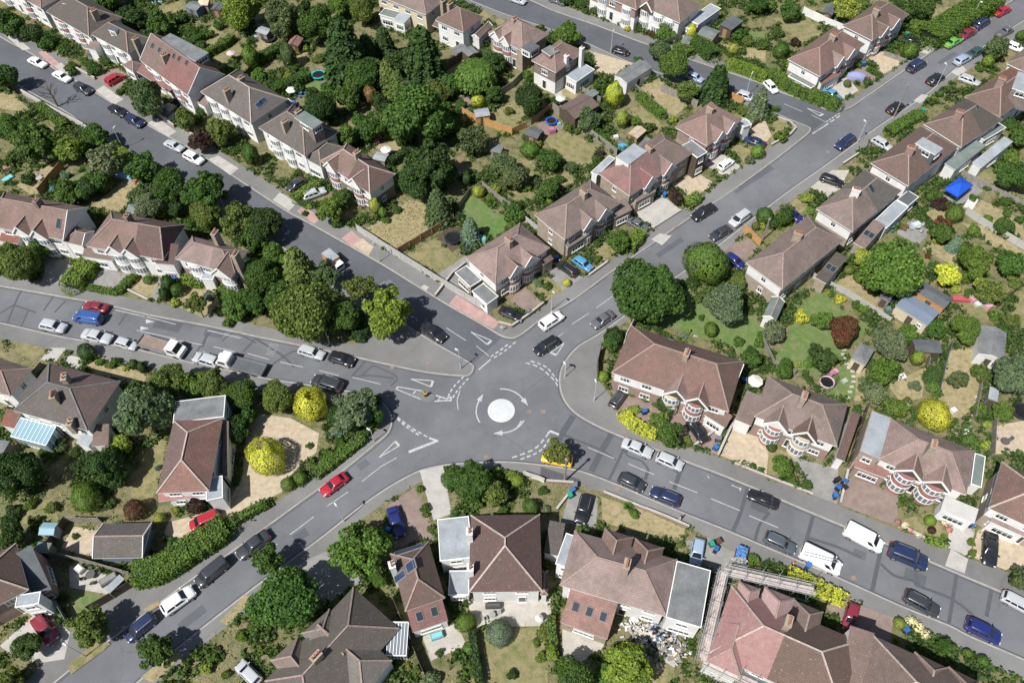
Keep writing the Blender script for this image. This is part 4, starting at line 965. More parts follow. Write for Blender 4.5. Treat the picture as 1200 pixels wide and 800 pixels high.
# --- along the lower right road
house(S2, 'hipped semi at the roundabout corner with round white bays and half-timbered gables', [(715, 441), (853, 477), (873, 428), (741, 378)], roof=PK, wall='render_white', low='brick_red', pitch=38, gables=[(.56, 3.2, .6, 'wood_dark'), (.74, 3.2, .6, 'wood_dark')], bays=[(.53, 2.9, 1.3, 'render_cream'), (.73, 2.9, 1.3, 'hung_red')], chim=[(805, 413, 10.4, 0, 4)], hr=.8,
      ext=[X([(716, 440), (760, 457), (766, 444), (723, 428)], 3.0, PK, 'brick_red', t='lean', pitch=30), X([(827, 486), (850, 502), (856, 490), (833, 474)], 3.0, PK, 'render_white', t='lean', pitch=20), X([(851, 437), (866, 443), (872, 427), (858, 422)], 5.3, 'felt_dark')], sky=[(757, 386), (766, 389), (777, 393), (787, 397)])
house(S2, 'hipped semi with cream chimney between the corner pair and the flat roofed pair', [(884, 488), (981, 523), (993, 474), (900, 440)], roof=BR, wall='render_white', low='brick_red', pitch=38, gables=[(.27, 3.1, .6, GW), (.62, 3.1, .6, 'wood_dark')], bays=[(.27, 2.9, 1.3, 'hung_red'), (.62, 2.9, 1.3, 'render_cream')], chim=[(943, 463, 10.4, 0, 4)],
      ext=[X([(861, 491), (880, 499), (892, 470), (873, 462)], 3.0, BR, t='lean', pitch=15), X([(981, 536), (989, 541), (1002, 496), (992, 489)], 3.0, PL, t='lean', pitch=18)])
house(S2, 'large semi with rose bays and a weathered grey flat roof on its left', [(1030, 537), (1133, 582), (1142, 527), (1042, 490)], roof=PK, wall='render_white', low='brick_red', pitch=36, gables=[(.36, 3.3, .6, 'wood_dark', 45), (.68, 3.3, .6, 'wood_dark', 45)], bays=[(.36, 3.1, 1.4, 'hung_red'), (.68, 3.1, 1.4, 'hung_red')], chim=[(1095, 520, 10.4, 0, 4)],
      ext=[X([(1007, 530), (1032, 538), (1044, 492), (1022, 478)], 5.4, 'felt_light', 'brick_buff', edge='brick_red'), X([(1000, 546), (1038, 560), (1042, 552), (1004, 538)], 3.0, RD, 'brick_red', t='lean'), X([(1138, 566), (1150, 572), (1155, 535), (1142, 530)], 3.0, 'felt_green'), X([(1100, 596), (1140, 611), (1147, 598), (1108, 584)], 3.0, 'render_grey', t='lean', pitch=14)])
house(S2, 'brown semi cut by the right edge behind the black car on its drive', [(1164, 597), (1265, 645), (1280, 590), (1169, 537)], roof=PK, wall='render_white', low='brick_buff', pitch=38, ridge='ridge_pale', chim=[(1228, 572, 10.4, 0, 4)], ext=[X([(1160, 611), (1200, 628), (1204, 618), (1164, 600)], 3.0, PK, t='lean')])
# --- bottom side
house(S2, 'big semi with red tiled rear extension, three rooflights and grey flat side roof', [(667, 686), (780, 724), (793, 659), (664, 616)][0:4], roof=PK, wall='render_white', pitch=38, hr=1, gables=[], chim=[(735, 660, 10.6, 0, 4)],
      ext=[X([(730, 676), (742, 630), (708, 618), (696, 664)], 5.25, PK, t='gh', pitch=45, win=False), X([(766, 688), (778, 642), (744, 630), (732, 676)], 5.25, PK, t='gh', pitch=45, win=False), X([(780, 724), (821, 734), (834, 668), (793, 657)], 5.4, 'felt_grey', 'render_white'), X([(651, 660), (674, 669), (687, 632), (663, 624)], 5.2, 'felt_light', 'render_white'), X([(641, 648), (653, 651), (664, 618), (641, 608)], 3.0, 'tile_dark', t='lean', pitch=8), X([(658, 729), (712, 749), (723, 709), (669, 688)], 3.1, RD, 'brick_buff', t='lean', pitch=26, ws='f', sk=3)])
house('detached_house', 'white rendered house with plum hipped roof and pale flat side roof', [(549, 694), (635, 692), (633, 602), (552, 604)], roof=PL, wall='render_white', he=5.4, pitch=38, ridge='ridge_pale', chim=[(550, 622, 9, 0, 2, 'render_white', .9), (551, 664, 8.6, 0, 2, 'render_white', .9)],
      ext=[X([(521, 655), (551, 655), (552, 606), (507, 607)], 5.0, 'felt_light', 'render_white'), X([(526, 697), (549, 697), (551, 668), (526, 668)], 3.0, 'felt_light', 'render_white'), X([(633, 697), (642, 697), (642, 668), (634, 668)], 3.2, PL, 'render_white', t='hip')])
house('detached_house', 'narrow dark roofed house with solar panels and two porthole rooflights', [(475, 716), (522, 700), (502, 635), (457, 648)], roof=BR, wall='render_white', he=5.3, pitch=42, ridge='ridge', chim=[(459, 661, 8.4, 0, 2, 'render_white', .9)], solar=[(479, 644, 3.6, 1.1), (482, 663, 1.3, 1.7), (469, 675, .95, 2.0)],
      ext=[X([(483, 740), (526, 727), (517, 700), (477, 714)], 3.1, RW, 'render_white', t='lean', pitch=24, ws='f', sk=2)])
house('bungalow', 'big brown roofed chalet bungalow with corner conservatory at the bottom edge', [(302, 795), (375, 858), (455, 735), (425, 687)], roof='tile_grey', wall='render_white', he=3.6, pitch=38, ridge='ridge', chim=[(370, 768, 8.6, 0, 3)], levels=(.9,), hl=.8,
      ext=[X([(355, 757), (425, 812), (462, 775), (394, 719)], 3.6, 'tile_grey', t='gh', pitch=38, ws=''), X([(424, 758), (386, 714), (352, 742), (390, 786)], 3.6, 'tile_grey', t='gh', pitch=44, win=False), X([(385, 788), (349, 746), (316, 774), (352, 816)], 3.6, BR, t='gh', pitch=44, win=False), X([(455, 765), (478, 770), (476, 735), (456, 726)], 2.7, 'glass_net', t='glass')])
R5, M5, _ = house(S2, 'semi with bright rose new tiles on its scaffolded half', [(832, 766), (982, 832), (1012, 752), (856, 687)], roof=[RS, BR], split=.44, wall='render_white', pitch=38, ridge='ridge_pale', chim=[(925, 727, 10.6, 0, 4)],
      ext=[X([(919, 747), (931, 701), (896, 687), (884, 733)], 5.25, RS, t='gh', pitch=45, win=False), X([(953, 763), (965, 717), (930, 702), (918, 748)], 5.25, BR, t='gh', pitch=45, win=False), X([(843, 728), (827, 775), (867, 792), (882, 745)], 5.25, RS, t='gh', pitch=42, ws=''), X([(881, 736), (891, 690), (866, 680), (856, 726)], 5.25, RS, t='gh', pitch=44, win=False), X([(975, 842), (1002, 852), (1013, 752), (984, 742)], 3.4, BR, t='lean', pitch=20)])
house(S2, 'brown semi at the bottom edge right of the blue tarpaulin skip', [(1003, 830), (1130, 890), (1158, 800), (1022, 748)], roof=BR, wall='render_white', pitch=38, ridge='ridge_pale', ext=[X([(1099, 828), (1111, 782), (1072, 764), (1060, 810)], 5.25, BR, t='gh', pitch=45, win=False), X([(1139, 845), (1151, 799), (1112, 782), (1100, 828)], 5.25, BR, t='gh', pitch=45, win=False)])
# --- left block
house(S2, 'brown roofed house cut by the left edge, white walled', [(-28, 452), (12, 463), (37, 434), (-3, 416)], roof=BR, wall='render_white')
house('detached_house', 'large dark hipped house with a blue glass conservatory', [(15, 481), (101, 504), (143, 446), (57, 426)], roof=[DK, PL], wall='render_white', he=5.5, pitch=33, side_mats={'r': 1, 'b': 1}, ridge='felt_grey', chim=[(61, 462, 9.6, .5, 4), (74, 441, 9.6, .5, 2), (81, 494, 7.6, .3, 2)],
      ext=[X([(13, 511), (54, 522), (67, 502), (26, 491)], 2.8, 'glass_roof', t='glass', n=9), X([(90, 518), (104, 525), (109, 513), (96, 508)], 2.7, 'felt_light', t='lean', pitch=6), X([(108, 523), (127, 521), (132, 502), (114, 502)], 2.9, BR, 'render_white', t='lean', pitch=24), X([(1, 497), (17, 503), (26, 486), (12, 482)], 3, RD, t='lean')])
house('detached_house', 'long hipped brown house with a grey flat roofed end among the trees', [(186, 579), (238, 574), (268, 486), (200, 497)], roof=['tile_red', PL], side_mats={'b': 1}, wall='render_white', he=5.3, pitch=36, ridge='ridge_pale', chim=[],
      ext=[X([(202, 497), (263, 487), (264, 464), (206, 469)], 5.3, 'felt_grey', 'render_white'), X([(188, 586), (243, 580), (237, 571), (185, 578)], 3.2, 'hung_red', t='lean', base=2.9, win=False), X([(242, 586), (262, 583), (260, 558), (241, 560)], 4.2, 'felt_light', 'render_white'), X([(260, 560), (267, 556), (272, 500), (266, 500)], 3.0, PL, t='lean', pitch=12)])
house('garage', 'detached garage with mottled grey brown tiles by the clipped hedge', [(111, 654), (166, 653), (178, 613), (120, 612)], roof='tile_dark', wall='slate_blue', he=2.6, pitch=30, hl=0, hr=0, cat='garage', win=False)
house('detached_house', 'brown house in the bottom left corner with a white bay by the red car', [(-55, 735), (37, 690), (16, 641), (-75, 680)], roof=[BR, DK], wall='brick_red', he=5.3, pitch=38, ridge='ridge_pale', ext=[X([(36, 702), (62, 690), (46, 651), (22, 655)], 3.2, 'felt_dark', 'brick_red', t='lean'), X([(20, 709), (48, 708), (45, 694), (18, 697)], 5.0, 'felt_light', 'white')])
# --- row facing the left road
house(S2, 'semi at the left edge with red tiled gable end and twin bay gables', [(-34, 263), (75, 279), (104, 243), (10, 227)], roof=PK, wall='render_white', pitch=38, hl=1, hr=0, gables=[(.53, 3.1, .5, GW), (.73, 3.1, .5, GW)], bays=[(.53, 2.9, 1.1), (.73, 2.9, 1.1)], chim=[(42, 234, 10.2, 0, 2, 'brick_dark')], sky=[(69, 262, .9, 1.7)],
      ext=[X([(0, 282), (22, 286), (24, 279), (3, 274)], 3, RD, t='lean'), X([(75, 281), (98, 291), (107, 270), (90, 266)], 4.4, BR, t='hg')])
house(S2, 'semi with dark brown gabled right half beside the clipped box hedge', [(95, 287), (197, 306), (212, 262), (135, 250)], roof=[PK, PL], split=.62, wall='render_white', low='render_white', pitch=38, gables=[(.38, 3.1, .5, GW), (.58, 3.1, .5, GW)], bays=[(.38, 2.9, 1.1), (.58, 2.9, 1.1)], chim=[(148, 252, 10.2, 0, 2, 'brick_dark')], hr=.35,
      ext=[X([(97, 300), (132, 306), (134, 297), (101, 292)], 3, BR, t='lean'), X([(182, 309), (204, 310), (212, 293), (192, 290)], 4.4, PL, t='lean')])
house('detached_house', 'mossy brown house with black and white timbered gable by the left road trees', [(206, 303), (274, 322), (288, 294), (225, 276)], roof=[PK, BR], split=.6, wall='render_white', low='brick_red', pitch=38, gables=[(.85, 3.6, 1.0, GW, 50)], bays=[(.85, 3.0, 1.0), (.3, 2.8, .9)], chim=[(251, 272, 9.6), (275, 297, 9.6)],
      ext=[X([(236, 326), (250, 329), (252, 318), (238, 316)], 3, 'felt_light')])
# --- outbuildings that are things of their own
def shed(name, label, pts, h=2.2, roof='felt_grey', wall='wood', pitch=14, t='gable', cat='shed', win=False):
    c, rz, L, W, sk = fitrect(pts, h); root = empty(name, (c.x, c.y, PZ), rz); tag(root, label, cat, 'sheds and outbuildings in the gardens')
    e = h-PZ; a, b = L/2-.12, W/2-.12
    mb = MB(); mb.prism([(-a, -b), (a, -b), (a, b), (-a, b)], -.05, e-.06); mb.build('wall', wall, root)
    if t == 'flat':
        mb = MB(); mb.box(-L/2, -W/2, e-.08, L/2, W/2, e+.06); mb.build('roof', roof, root)
    else:
        R = Roof(L, W, e, pitch, 0 if t == 'gable' else 1, 0 if t == 'gable' else 1); build_roof(root, R, [roof], wallm=wall, fascia=wall, nobar=True)
        if pitch > 8:
            rb = MB(); f, (A, B, C, D, P, Q) = R.faces(); rb.bar(R.M @ (Vector(P)+Vector((0, 0, .02))), R.M @ (Vector(Q)+Vector((0, 0, .02))), .18, .06); rb.build('ridge_cap', roof, root)
    d = MB(); d.box(-.45, -b-.03, 0, .45, -b, min(1.9, e-.15)); d.build('door', 'wood_dark' if wall != 'wood_dark' else 'wood', root)
    if win and L > 2.5: window(root, L*.3, -b-.01, 1.0, 0, .8, .7, 1)
    return root
shed('garage', 'long garage with grey sheet roof behind the yellow conifer', [(735, 98), (764, 79), (750, 69), (720, 89)], 3, 'felt_grey', 'render_white', 14, cat='garage', win=True)
shed('garden_room', 'wide garden room with maroon roof below the white and maroon house', [(674, 139), (703, 124), (683, 110), (654, 126)], 2.7, 'tile_plum', 'wood_dark', 16, win=True)
shed('shed', 'small grey roofed shed left of the yellow conifer', [(692, 116), (702, 109), (694, 104), (685, 110)], 2.1, 'felt_green', 'wood_grey', 12)
shed('shed', 'blue roofed wooden shed at the end of the orange fence', [(557, 138), (574, 135), (572, 126), (555, 129)], 2.2, 'felt_light', 'wood_orange', 14)
shed('shed', 'black shed beside the brick pair of the top road', [(548, 68), (560, 61), (552, 53), (542, 59)], 2.2, 'felt_grey', 'wood_dark', 10)
shed('shed', 'grey shed beside the tall conifers and patio wall', [(535, 64), (547, 57), (541, 50), (530, 57)], 2.1, 'felt_grey', 'wood_grey', 14)
shed('garage', 'dark roofed garage beside the pale flat extension at the top', [(844, 29), (857, 36), (871, 25), (857, 18)], 2.6, 'felt_dark', 'wood_dark', 4, cat='garage')
shed('garage', 'green grey roofed garage with doors behind the yellow bush', [(818, 40), (835, 47), (845, 37), (826, 30)], 2.6, 'felt_green', 'brick_red', 14, cat='garage')
shed('shed', 'tiny green roofed store on the top pavement beside the hedge', [(797, 50), (808, 52), (812, 44), (802, 42)], 2, 'felt_green', 'wood_grey', 10)
shed('shed', 'dark small shed on the terrace with the blue trampoline', [(616, 158), (630, 163), (636, 154), (622, 147)], 2.1, 'felt_dark', 'wood_dark', 12)
shed('shed', 'cream roofed wooden shelter above the blue paddling pool', [(735, 157), (747, 162), (758, 153), (747, 147)], 2.2, 'gravel', 'wood', 10)
shed('shed', 'grey flat topped store beside the wooden shelter', [(749, 170), (757, 174), (765, 165), (757, 159)], 2, 'felt_grey', 'wood_grey', 4)
shed('shed', 'long shed with blue grey sheet roof and pale doors', [(1048, 358), (1087, 381), (1102, 366), (1065, 343)], 2.5, 'slate_blue', 'render_cream', 6, win=True)
shed('shed', 'shed with dark tarpaulin roof and orange wood walls', [(1072, 341), (1107, 362), (1117, 350), (1083, 330)], 2.5, 'felt_dark', 'wood_orange', 14)
shed('shed', 'small dark pitched shed with glazed front beside the bird table', [(1030, 349), (1043, 353), (1050, 343), (1038, 335)], 2.2, 'felt_dark', 'wood_grey', 24)
shed('summerhouse', 'summerhouse with thatch grey roof beside the winding stepping stones', [(997, 421), (1014, 427), (1026, 410), (1008, 400)], 2.5, 'felt_grey', 'render_cream', 16, 'hip', win=True)
shed('shed', 'slate blue roofed shed right of the summerhouse', [(1075, 413), (1100, 413), (1103, 398), (1067, 398)], 2.5, 'felt_dark', 'wood_dark', 12)
shed('garage', 'white gabled garage with dark grey roof in the right garden', [(1145, 416), (1173, 419), (1183, 388), (1151, 384)], 2.8, 'felt_grey', 'render_white', 16, cat='garage', win=True)
shed('shed', 'pale flat topped store below the white gabled garage', [(1158, 467), (1168, 470), (1172, 456), (1160, 453)], 2, 'felt_light', 'wood_grey', 4)
shed('shed', 'octagonal looking dark green shed behind the timber gabled semis', [(148, 250), (165, 251), (164, 240), (150, 238)], 2.3, 'felt_green', 'wood_dark', 24, 'hip')
shed('greenhouse', 'small greenhouse with glass roof left of the mottled garage', [(46, 625), (64, 628), (66, 613), (50, 611)], 2.0, 'glass_roof', 'felt_light', 20, cat='greenhouse')
shed('shed', 'green roofed shed below the small greenhouse', [(42, 645), (56, 649), (59, 637), (44, 633)], 2.0, 'felt_green', 'wood_grey', 8)
shed('shed', 'narrow pale grey roofed lean store by the fence corner', [(124, 695), (150, 679), (136, 672), (127, 690)], 2.1, 'felt_light', 'wood_grey', 4, 'flat')
shed('shed', 'blue walled shed with grey roof at the top garden row', [(218, 8), (230, 14), (238, 6), (226, 0)], 2.2, 'felt_grey', 'slate_blue', 10)
shed('shed', 'cream roofed shed next to the blue walled shed', [(230, 8), (243, 6), (246, -2), (234, -1)], 2.2, 'render_cream', 'wood_grey', 8)
shed('shed', 'dark grey shed right of the cream roofed shed', [(248, 11), (258, 13), (263, 5), (252, 2)], 2.2, 'felt_dark', 'wood_dark', 14)
shed('shed', 'small white lidded shed by the round black pool in the top garden', [(2+300, 36), (313, 43), (316, 35), (306, 30)], 2, 'felt_light', 'wood_grey', 10)
shed('shed', 'dark open shed with brick arch by the top left conifers', [(338, 52), (350, 56), (353, 46), (342, 42)], 2.2, 'tile_red', 'wood_dark', 24)
shed('shed', 'wooden shed beside the white fence behind the corner semi', [(964, 15), (976, 18), (980, 8), (970, 3)], 2.2, 'felt_dark', 'wood_dark', 14)
shed('shed', 'grey roof shed just behind the pink semi with the white parasol', [(437, 186), (451, 190), (455, 181), (441, 177)], 2, 'felt_light', 'wood_grey', 8)
shed('garden_store', 'low grey store beside the pale garden wall below the top garden pines', [(575, 177), (587, 180), (590, 171), (578, 168)], 2, 'felt_grey', 'wood_grey', 6)
shed('shed', 'blue grey roofed garage at the left edge below the conservatory house', [(-8, 531), (3, 529), (12, 518), (0, 514)], 2.4, 'felt_grey', 'wood_grey', 6)
# ------------------------------------------------------------------ plants
import numpy as np
CC = dict(dk=(.034, .070, .024), md=(.055, .112, .029), lt=(.095, .165, .040), br=(.15, .23, .045), gy=(.080, .115, .062), ol=(.105, .145, .045), yl=(.42, .45, .075), yg=(.24, .29, .07),
          bl=(.13, .19, .18), pu=(.045, .020, .030), re=(.11, .045, .035), dd=(.22, .14, .075), wh=(.62, .58, .55), pk=(.50, .24, .34), sg=(.125, .165, .12))
CN = dict(dk='dark green', md='mid green', lt='fresh green', br='bright light green', gy='grey green', ol='olive green', yl='golden yellow', yg='yellow green', bl='blue grey', pu='dark purple', re='copper red', dd='dead brown', wh='white flowering', pk='pink flowering', sg='silvery green')
def leaf_mesh(pts, nrm, size, seed, asp=1.0, jit=.6, droop=0):
    rg = np.random.default_rng(seed); n = len(pts)
    nn = nrm+rg.normal(0, jit, (n, 3)); nn /= np.linalg.norm(nn, axis=1)[:, None]
    up = rg.normal(0, 1, (n, 3)); up[:, 2] -= droop
    u = np.cross(nn, up); u /= np.linalg.norm(u, axis=1)[:, None]+1e-9; v = np.cross(nn, u)
    s = size*rg.uniform(.6, 1.35, (n, 1)); u = u*s; v = v*s*asp
    V = np.stack([pts-u*.9-v*.5, pts+u*.1-v, pts+u-v*.1+nn*s*.15, pts+v*1.0-u*.2], 1).reshape(-1, 3)
    return V
def mk_mesh(name, V, mat='leaf'):
    n = len(V)//4; me = bpy.data.meshes.new(name); me.vertices.add(len(V)); me.vertices.foreach_set('co', V.astype(np.float32).ravel())
    me.loops.add(n*4); me.loops.foreach_set('vertex_index', np.arange(n*4, dtype=np.int32)); me.polygons.add(n)
    me.polygons.foreach_set('loop_start', np.arange(0, n*4, 4, dtype=np.int32)); me.update(calc_edges=True); me.materials.append(MATS[mat]); return me
def crown(seed, n, size, nl=14, hz=.85, lob=.42, sub=True, flatb=.55):
    rg = np.random.default_rng(seed); C = []; R = []
    for i in range(nl):
        z = 1-1.75*(i+.5)/nl; a = i*2.4+rg.uniform(-.5, .5); q = math.sqrt(max(0, 1-z*z)); k = rg.uniform(.42, .78)
        C.append((q*cos(a)*k, q*sin(a)*k, z*hz*k*(1 if z > 0 else flatb+.2))); R.append(lob*rg.uniform(.6, 1.25))
    C.append((0, 0, 0)); R.append(.55)
    if sub:
        for i in range(nl*3):
            j = rg.integers(0, nl); d = rg.normal(0, 1, 3); d[2] = abs(d[2])*.8; d /= np.linalg.norm(d); C.append(tuple(np.array(C[j])+d*R[j]*.85)); R.append(R[j]*rg.uniform(.25, .5))
    C = np.array(C); R = np.array(R); w = R**2; w /= w.sum(); idx = rg.choice(len(R), n*2, p=w)
    d = rg.normal(0, 1, (n*2, 3)); d /= np.linalg.norm(d, axis=1)[:, None]
    P = C[idx]+d*(R[idx]*rg.uniform(.72, 1.06, n*2))[:, None]*np.array([1, 1, .9])
    # drop leaves buried in other lobes
    dist = np.min(np.linalg.norm(P[:, None]-C[None], axis=2)/R[None], axis=1); keep = dist > .68; P = P[keep][:n]; d = d[keep][:n]
    m = np.percentile(np.hypot(P[:, 0], P[:, 1]), 97); P[:, :2] /= m
    nr = d*.7+P*.5+np.array([0, 0, .35]); nr /= np.linalg.norm(nr, axis=1)[:, None]
    return leaf_mesh(P, nr, size, seed)
def ball(seed, n, size, hz=.95, bump=.05, top=0):
    rg = np.random.default_rng(seed); d = rg.normal(0, 1, (n, 3)); d /= np.linalg.norm(d, axis=1)[:, None]; d[:, 2] = np.where(d[:, 2] < -.75, -d[:, 2], d[:, 2])
    r = 1+bump*(np.sin(d[:, 0]*7+seed)+np.sin(d[:, 1]*8)+np.sin(d[:, 2]*9+d[:, 0]*5))*.6-rg.uniform(0, .1, n)
    P = d*r[:, None]*np.array([1, 1, hz]); return leaf_mesh(P, d, size, seed, jit=.45)
def hollow(seed):
    V = ball(seed, 5200, .04, .92, .07); c = V.reshape(-1, 4, 3); k = c.mean(1); r = np.hypot(k[:, 0]+.05, k[:, 1]+.15); m = (k[:, 2] > 0) & (r < .3); c[m, :, 2] -= .75*(1-r[m]/.3)[:, None]**.5; return c.reshape(-1, 3)
def cone(seed, n, size, H=3.0, layers=11, drop=.25):
    rg = np.random.default_rng(seed); t = rg.uniform(0, 1, n)**.62; t = 1-t  # t: 0 base 1 top
    lay = np.floor(t*layers)/layers; fr = (t-lay)*layers
    a = rg.uniform(0, 2*pi, n); nb = 9; br = .86+.17*np.cos(a*nb+lay*40)+rg.normal(0, .05, n)
    rr = (1-lay*.97)**.58*(1-fr*.35)*br*rg.uniform(.55, 1.0, n)**.35
    z = t*H-rr*drop*(1-fr)+.05*H
    P = np.stack([rr*np.cos(a), rr*np.sin(a), z], 1); nr = np.stack([np.cos(a)*.5, np.sin(a)*.5, np.full(n, .85)], 1)
    return leaf_mesh(P, nr, size, seed, asp=1.5, jit=.4)
def willow(seed, n, size):
    rg = np.random.default_rng(seed); a = rg.uniform(0, 2*pi, n); a = np.round(a*18/(2*pi))*2*pi/18+rg.normal(0, .09, n); s = rg.uniform(0, 1, n)
    r = np.sin(s*pi/2)**.9*(1+rg.normal(0, .05, n)); z = np.cos(s*pi/2)*.75+.25-.9*np.clip(s-.75, 0, 1)-rg.uniform(0, .3, n)*s
    P = np.stack([r*np.cos(a), r*np.sin(a), z], 1); nr = np.stack([np.cos(a)*s, np.sin(a)*s, 1-.5*s], 1)
    return leaf_mesh(P, nr, size, seed, asp=2.4, jit=.25, droop=3)
def spiky(seed, n=70):
    rg = np.random.default_rng(seed); V = []
    for i in range(n):
        a = rg.uniform(0, 2*pi); e = rg.uniform(.15, 1.3); L = rg.uniform(.7, 1.05); d = np.array([cos(a)*cos(e), sin(a)*cos(e), sin(e)]); s = np.array([-sin(a), cos(a), 0])*.05
        m = d*L*.6; t = d*L-np.array([0, 0, .25*L]); V += [m-s*1.3, t, m+s*1.3, np.zeros(3)]
    return np.array(V)
PM = {}
def pm(key):
    if key not in PM:
        k, i = key
        V = {'T': lambda: crown(11+i, 11000, .04, 16+i % 3, .85), 'U': lambda: crown(31+i, 3600, .066, 12, .85, .46), 'L': lambda: crown(51+i, 2600, .062, 13, .9, .24), 'S': lambda: crown(71+i, 1500, .09, 12, .8, .36, True),
             'B': lambda: ball(91+i, 1500, .075), 'Bb': lambda: ball(95+i, 4500, .042, .9, .06), 'R': lambda: crown(61+i, 7000, .045, 26, .95, .2, True, .8), 'G': lambda: hollow(97+i), 'Y': lambda: ball(101+i, 3400, .085, 1.7, .09), 'C': lambda: cone(111+i, 6500, .062, 2.35, 12, .3), 'D': lambda: cone(121+i, 5200, .09, 2.2, 7, .45), 'W': lambda: willow(131+i, 5200, .045), 'P': lambda: spiky(141+i), 'F': lambda: ball(151+i, 260, .16, .7, .15)}[k]()
        PM[key] = mk_mesh('crown' if k in 'TULCDWYR' else 'shrub_leaves', V)
    return PM[key]
def limb_mesh(seed, bare=False):
    rg = random.Random(seed); mb = MB(); mb.tube((0, 0, 0), (.02, .01, .55), .055, .04, 7); mb.tube((.02, .01, .55), (.0, .02, .95), .04, .015, 6)
    for i in range(9 if bare else 6):
        z = .35+.07*i; a = i*2.4+rg.random(); L = .45-.02*i; e = (cos(a)*L, sin(a)*L, z+.28); mb.tube((.015, .01, z), e, .022, .008, 5)
        for j in range(5 if bare else 2):
            b = a+rg.uniform(-.9, .9); t = rg.uniform(.4, 1); s = (e[0]*t, e[1]*t, z+.28*t); mb.tube(s, (s[0]+cos(b)*.25, s[1]+sin(b)*.25, s[2]+rg.uniform(.05, .2)), .008, .003, 4)
    o = mb.build('trunk', 'bark'); me = o.data; bpy.data.objects.remove(o); return me
TRK = [limb_mesh(i) for i in range(3)]; BARE = limb_mesh(9, True)
KN = dict(T=('broadleaf_tree', 'tree'), U=('broadleaf_tree', 'tree'), L=('young_tree', 'tree'), R=('broadleaf_tree', 'tree'), G=('clipped_shrub', 'shrub'), S=('shrub', 'shrub'), B=('clipped_shrub', 'shrub'), Bb=('clipped_shrub', 'shrub'), Y=('columnar_tree', 'tree'), C=('conifer_tree', 'tree'), D=('conifer_tree', 'tree'), W=('willow_tree', 'tree'), P=('spiky_plant', 'plant'), F=('flower_bush', 'shrub'))
KL = dict(T='broad tree', U='bushy tree', L='open crowned young tree', R='ragged open tree', G='hollow topped clipped bush', S='loose shrub', B='rounded bush', Bb='rounded clipped bush', Y='columnar conifer', C='pointed conifer', D='spreading conifer', W='weeping willow', P='spiky leaved plant', F='low flowering bush')
LAND = [(587, 481, 'the white roundabout'), (20, 5, 'the top left corner semi'), (95, 20, 'the dark roof with one small dormer'), (143, 45, 'the roof behind the red car'), (207, 85, 'the half red roof with skylights'), (285, 115, 'the dark hipped roof with small dormers'), (350, 155, 'the tall red cheeked dormer'), (420, 195, 'the pinkish semi by the silver estate'),
        (478, 3, 'the cream rear walled semi'), (537, 25, 'the small two tier house'), (607, 42, 'the brick semi with red bays'), (655, 68, 'the house with two white chimneys'), (742, 84, 'the long grey garage'), (680, 125, 'the maroon roofed garden room'), (790, 20, 'the garage row at the top'), (832, 145, 'the semi with the grey loft strip'), (755, 195, 'the red roof with pale loft box'),
        (678, 245, 'the semi by the light blue car'), (596, 300, 'the semi nearest the roundabout'), (970, 65, 'the corner semi at the side road'), (1027, 22, 'the brown semi near the top road bend'), (930, 295, 'the semi with two chimney stacks'), (1005, 235, 'the semi with grey flat rear rooms'), (1070, 185, 'the semi with inset flat roof'), (1125, 145, 'the half dark roof'),
        (795, 430, 'the roundabout corner semi'), (940, 480, 'the semi with the cream chimney'), (1080, 535, 'the semi with rose bays'), (1220, 590, 'the semi cut by the right edge'), (740, 675, 'the semi with three rooflights'), (592, 650, 'the white house with plum roof'), (490, 680, 'the house with solar panels'), (385, 755, 'the big chalet bungalow'), (900, 750, 'the scaffolded rose roof'), (1080, 800, 'the semi right of the rose roof'),
        (80, 465, 'the house with blue glass conservatory'), (232, 530, 'the long hipped house among trees'), (140, 632, 'the mottled detached garage'), (15, 690, 'the bottom left house'), (50, 250, 'the semi with twin bay gables'), (155, 275, 'the semi by the clipped box hedge'), (248, 300, 'the black and white gabled house'), (1068, 362, 'the blue grey sheet roof shed'), (1012, 413, 'the thatch grey summerhouse'), (1163, 400, 'the white gabled garage'), (1124, 218, 'the blue gazebo'), (373, 88, 'the teal trampoline'), (567, 131, 'the blue roofed shed'), (530, 277, 'the black netted trampoline'), (452, 173, 'the white parasol'), (498, 461, 'the traffic island')]
AUTO = []
def autolabel(o, look, x, y):
    ds = sorted(((hypot(x-a, y-b), n, a, b) for a, b, n in LAND))
    AUTO.append((o, look, x, y, ds[:5]))
def rel(x, y, a, b):
    dx, dy = x-a, y-b
    if abs(dx) > abs(dy)*1.8: return 'right of' if dx > 0 else 'left of'
    if abs(dy) > abs(dx)*1.8: return 'below' if dy > 0 else 'above'
    return ('below right of' if dx > 0 else 'below left of') if dy > 0 else ('above right of' if dx > 0 else 'above left of')
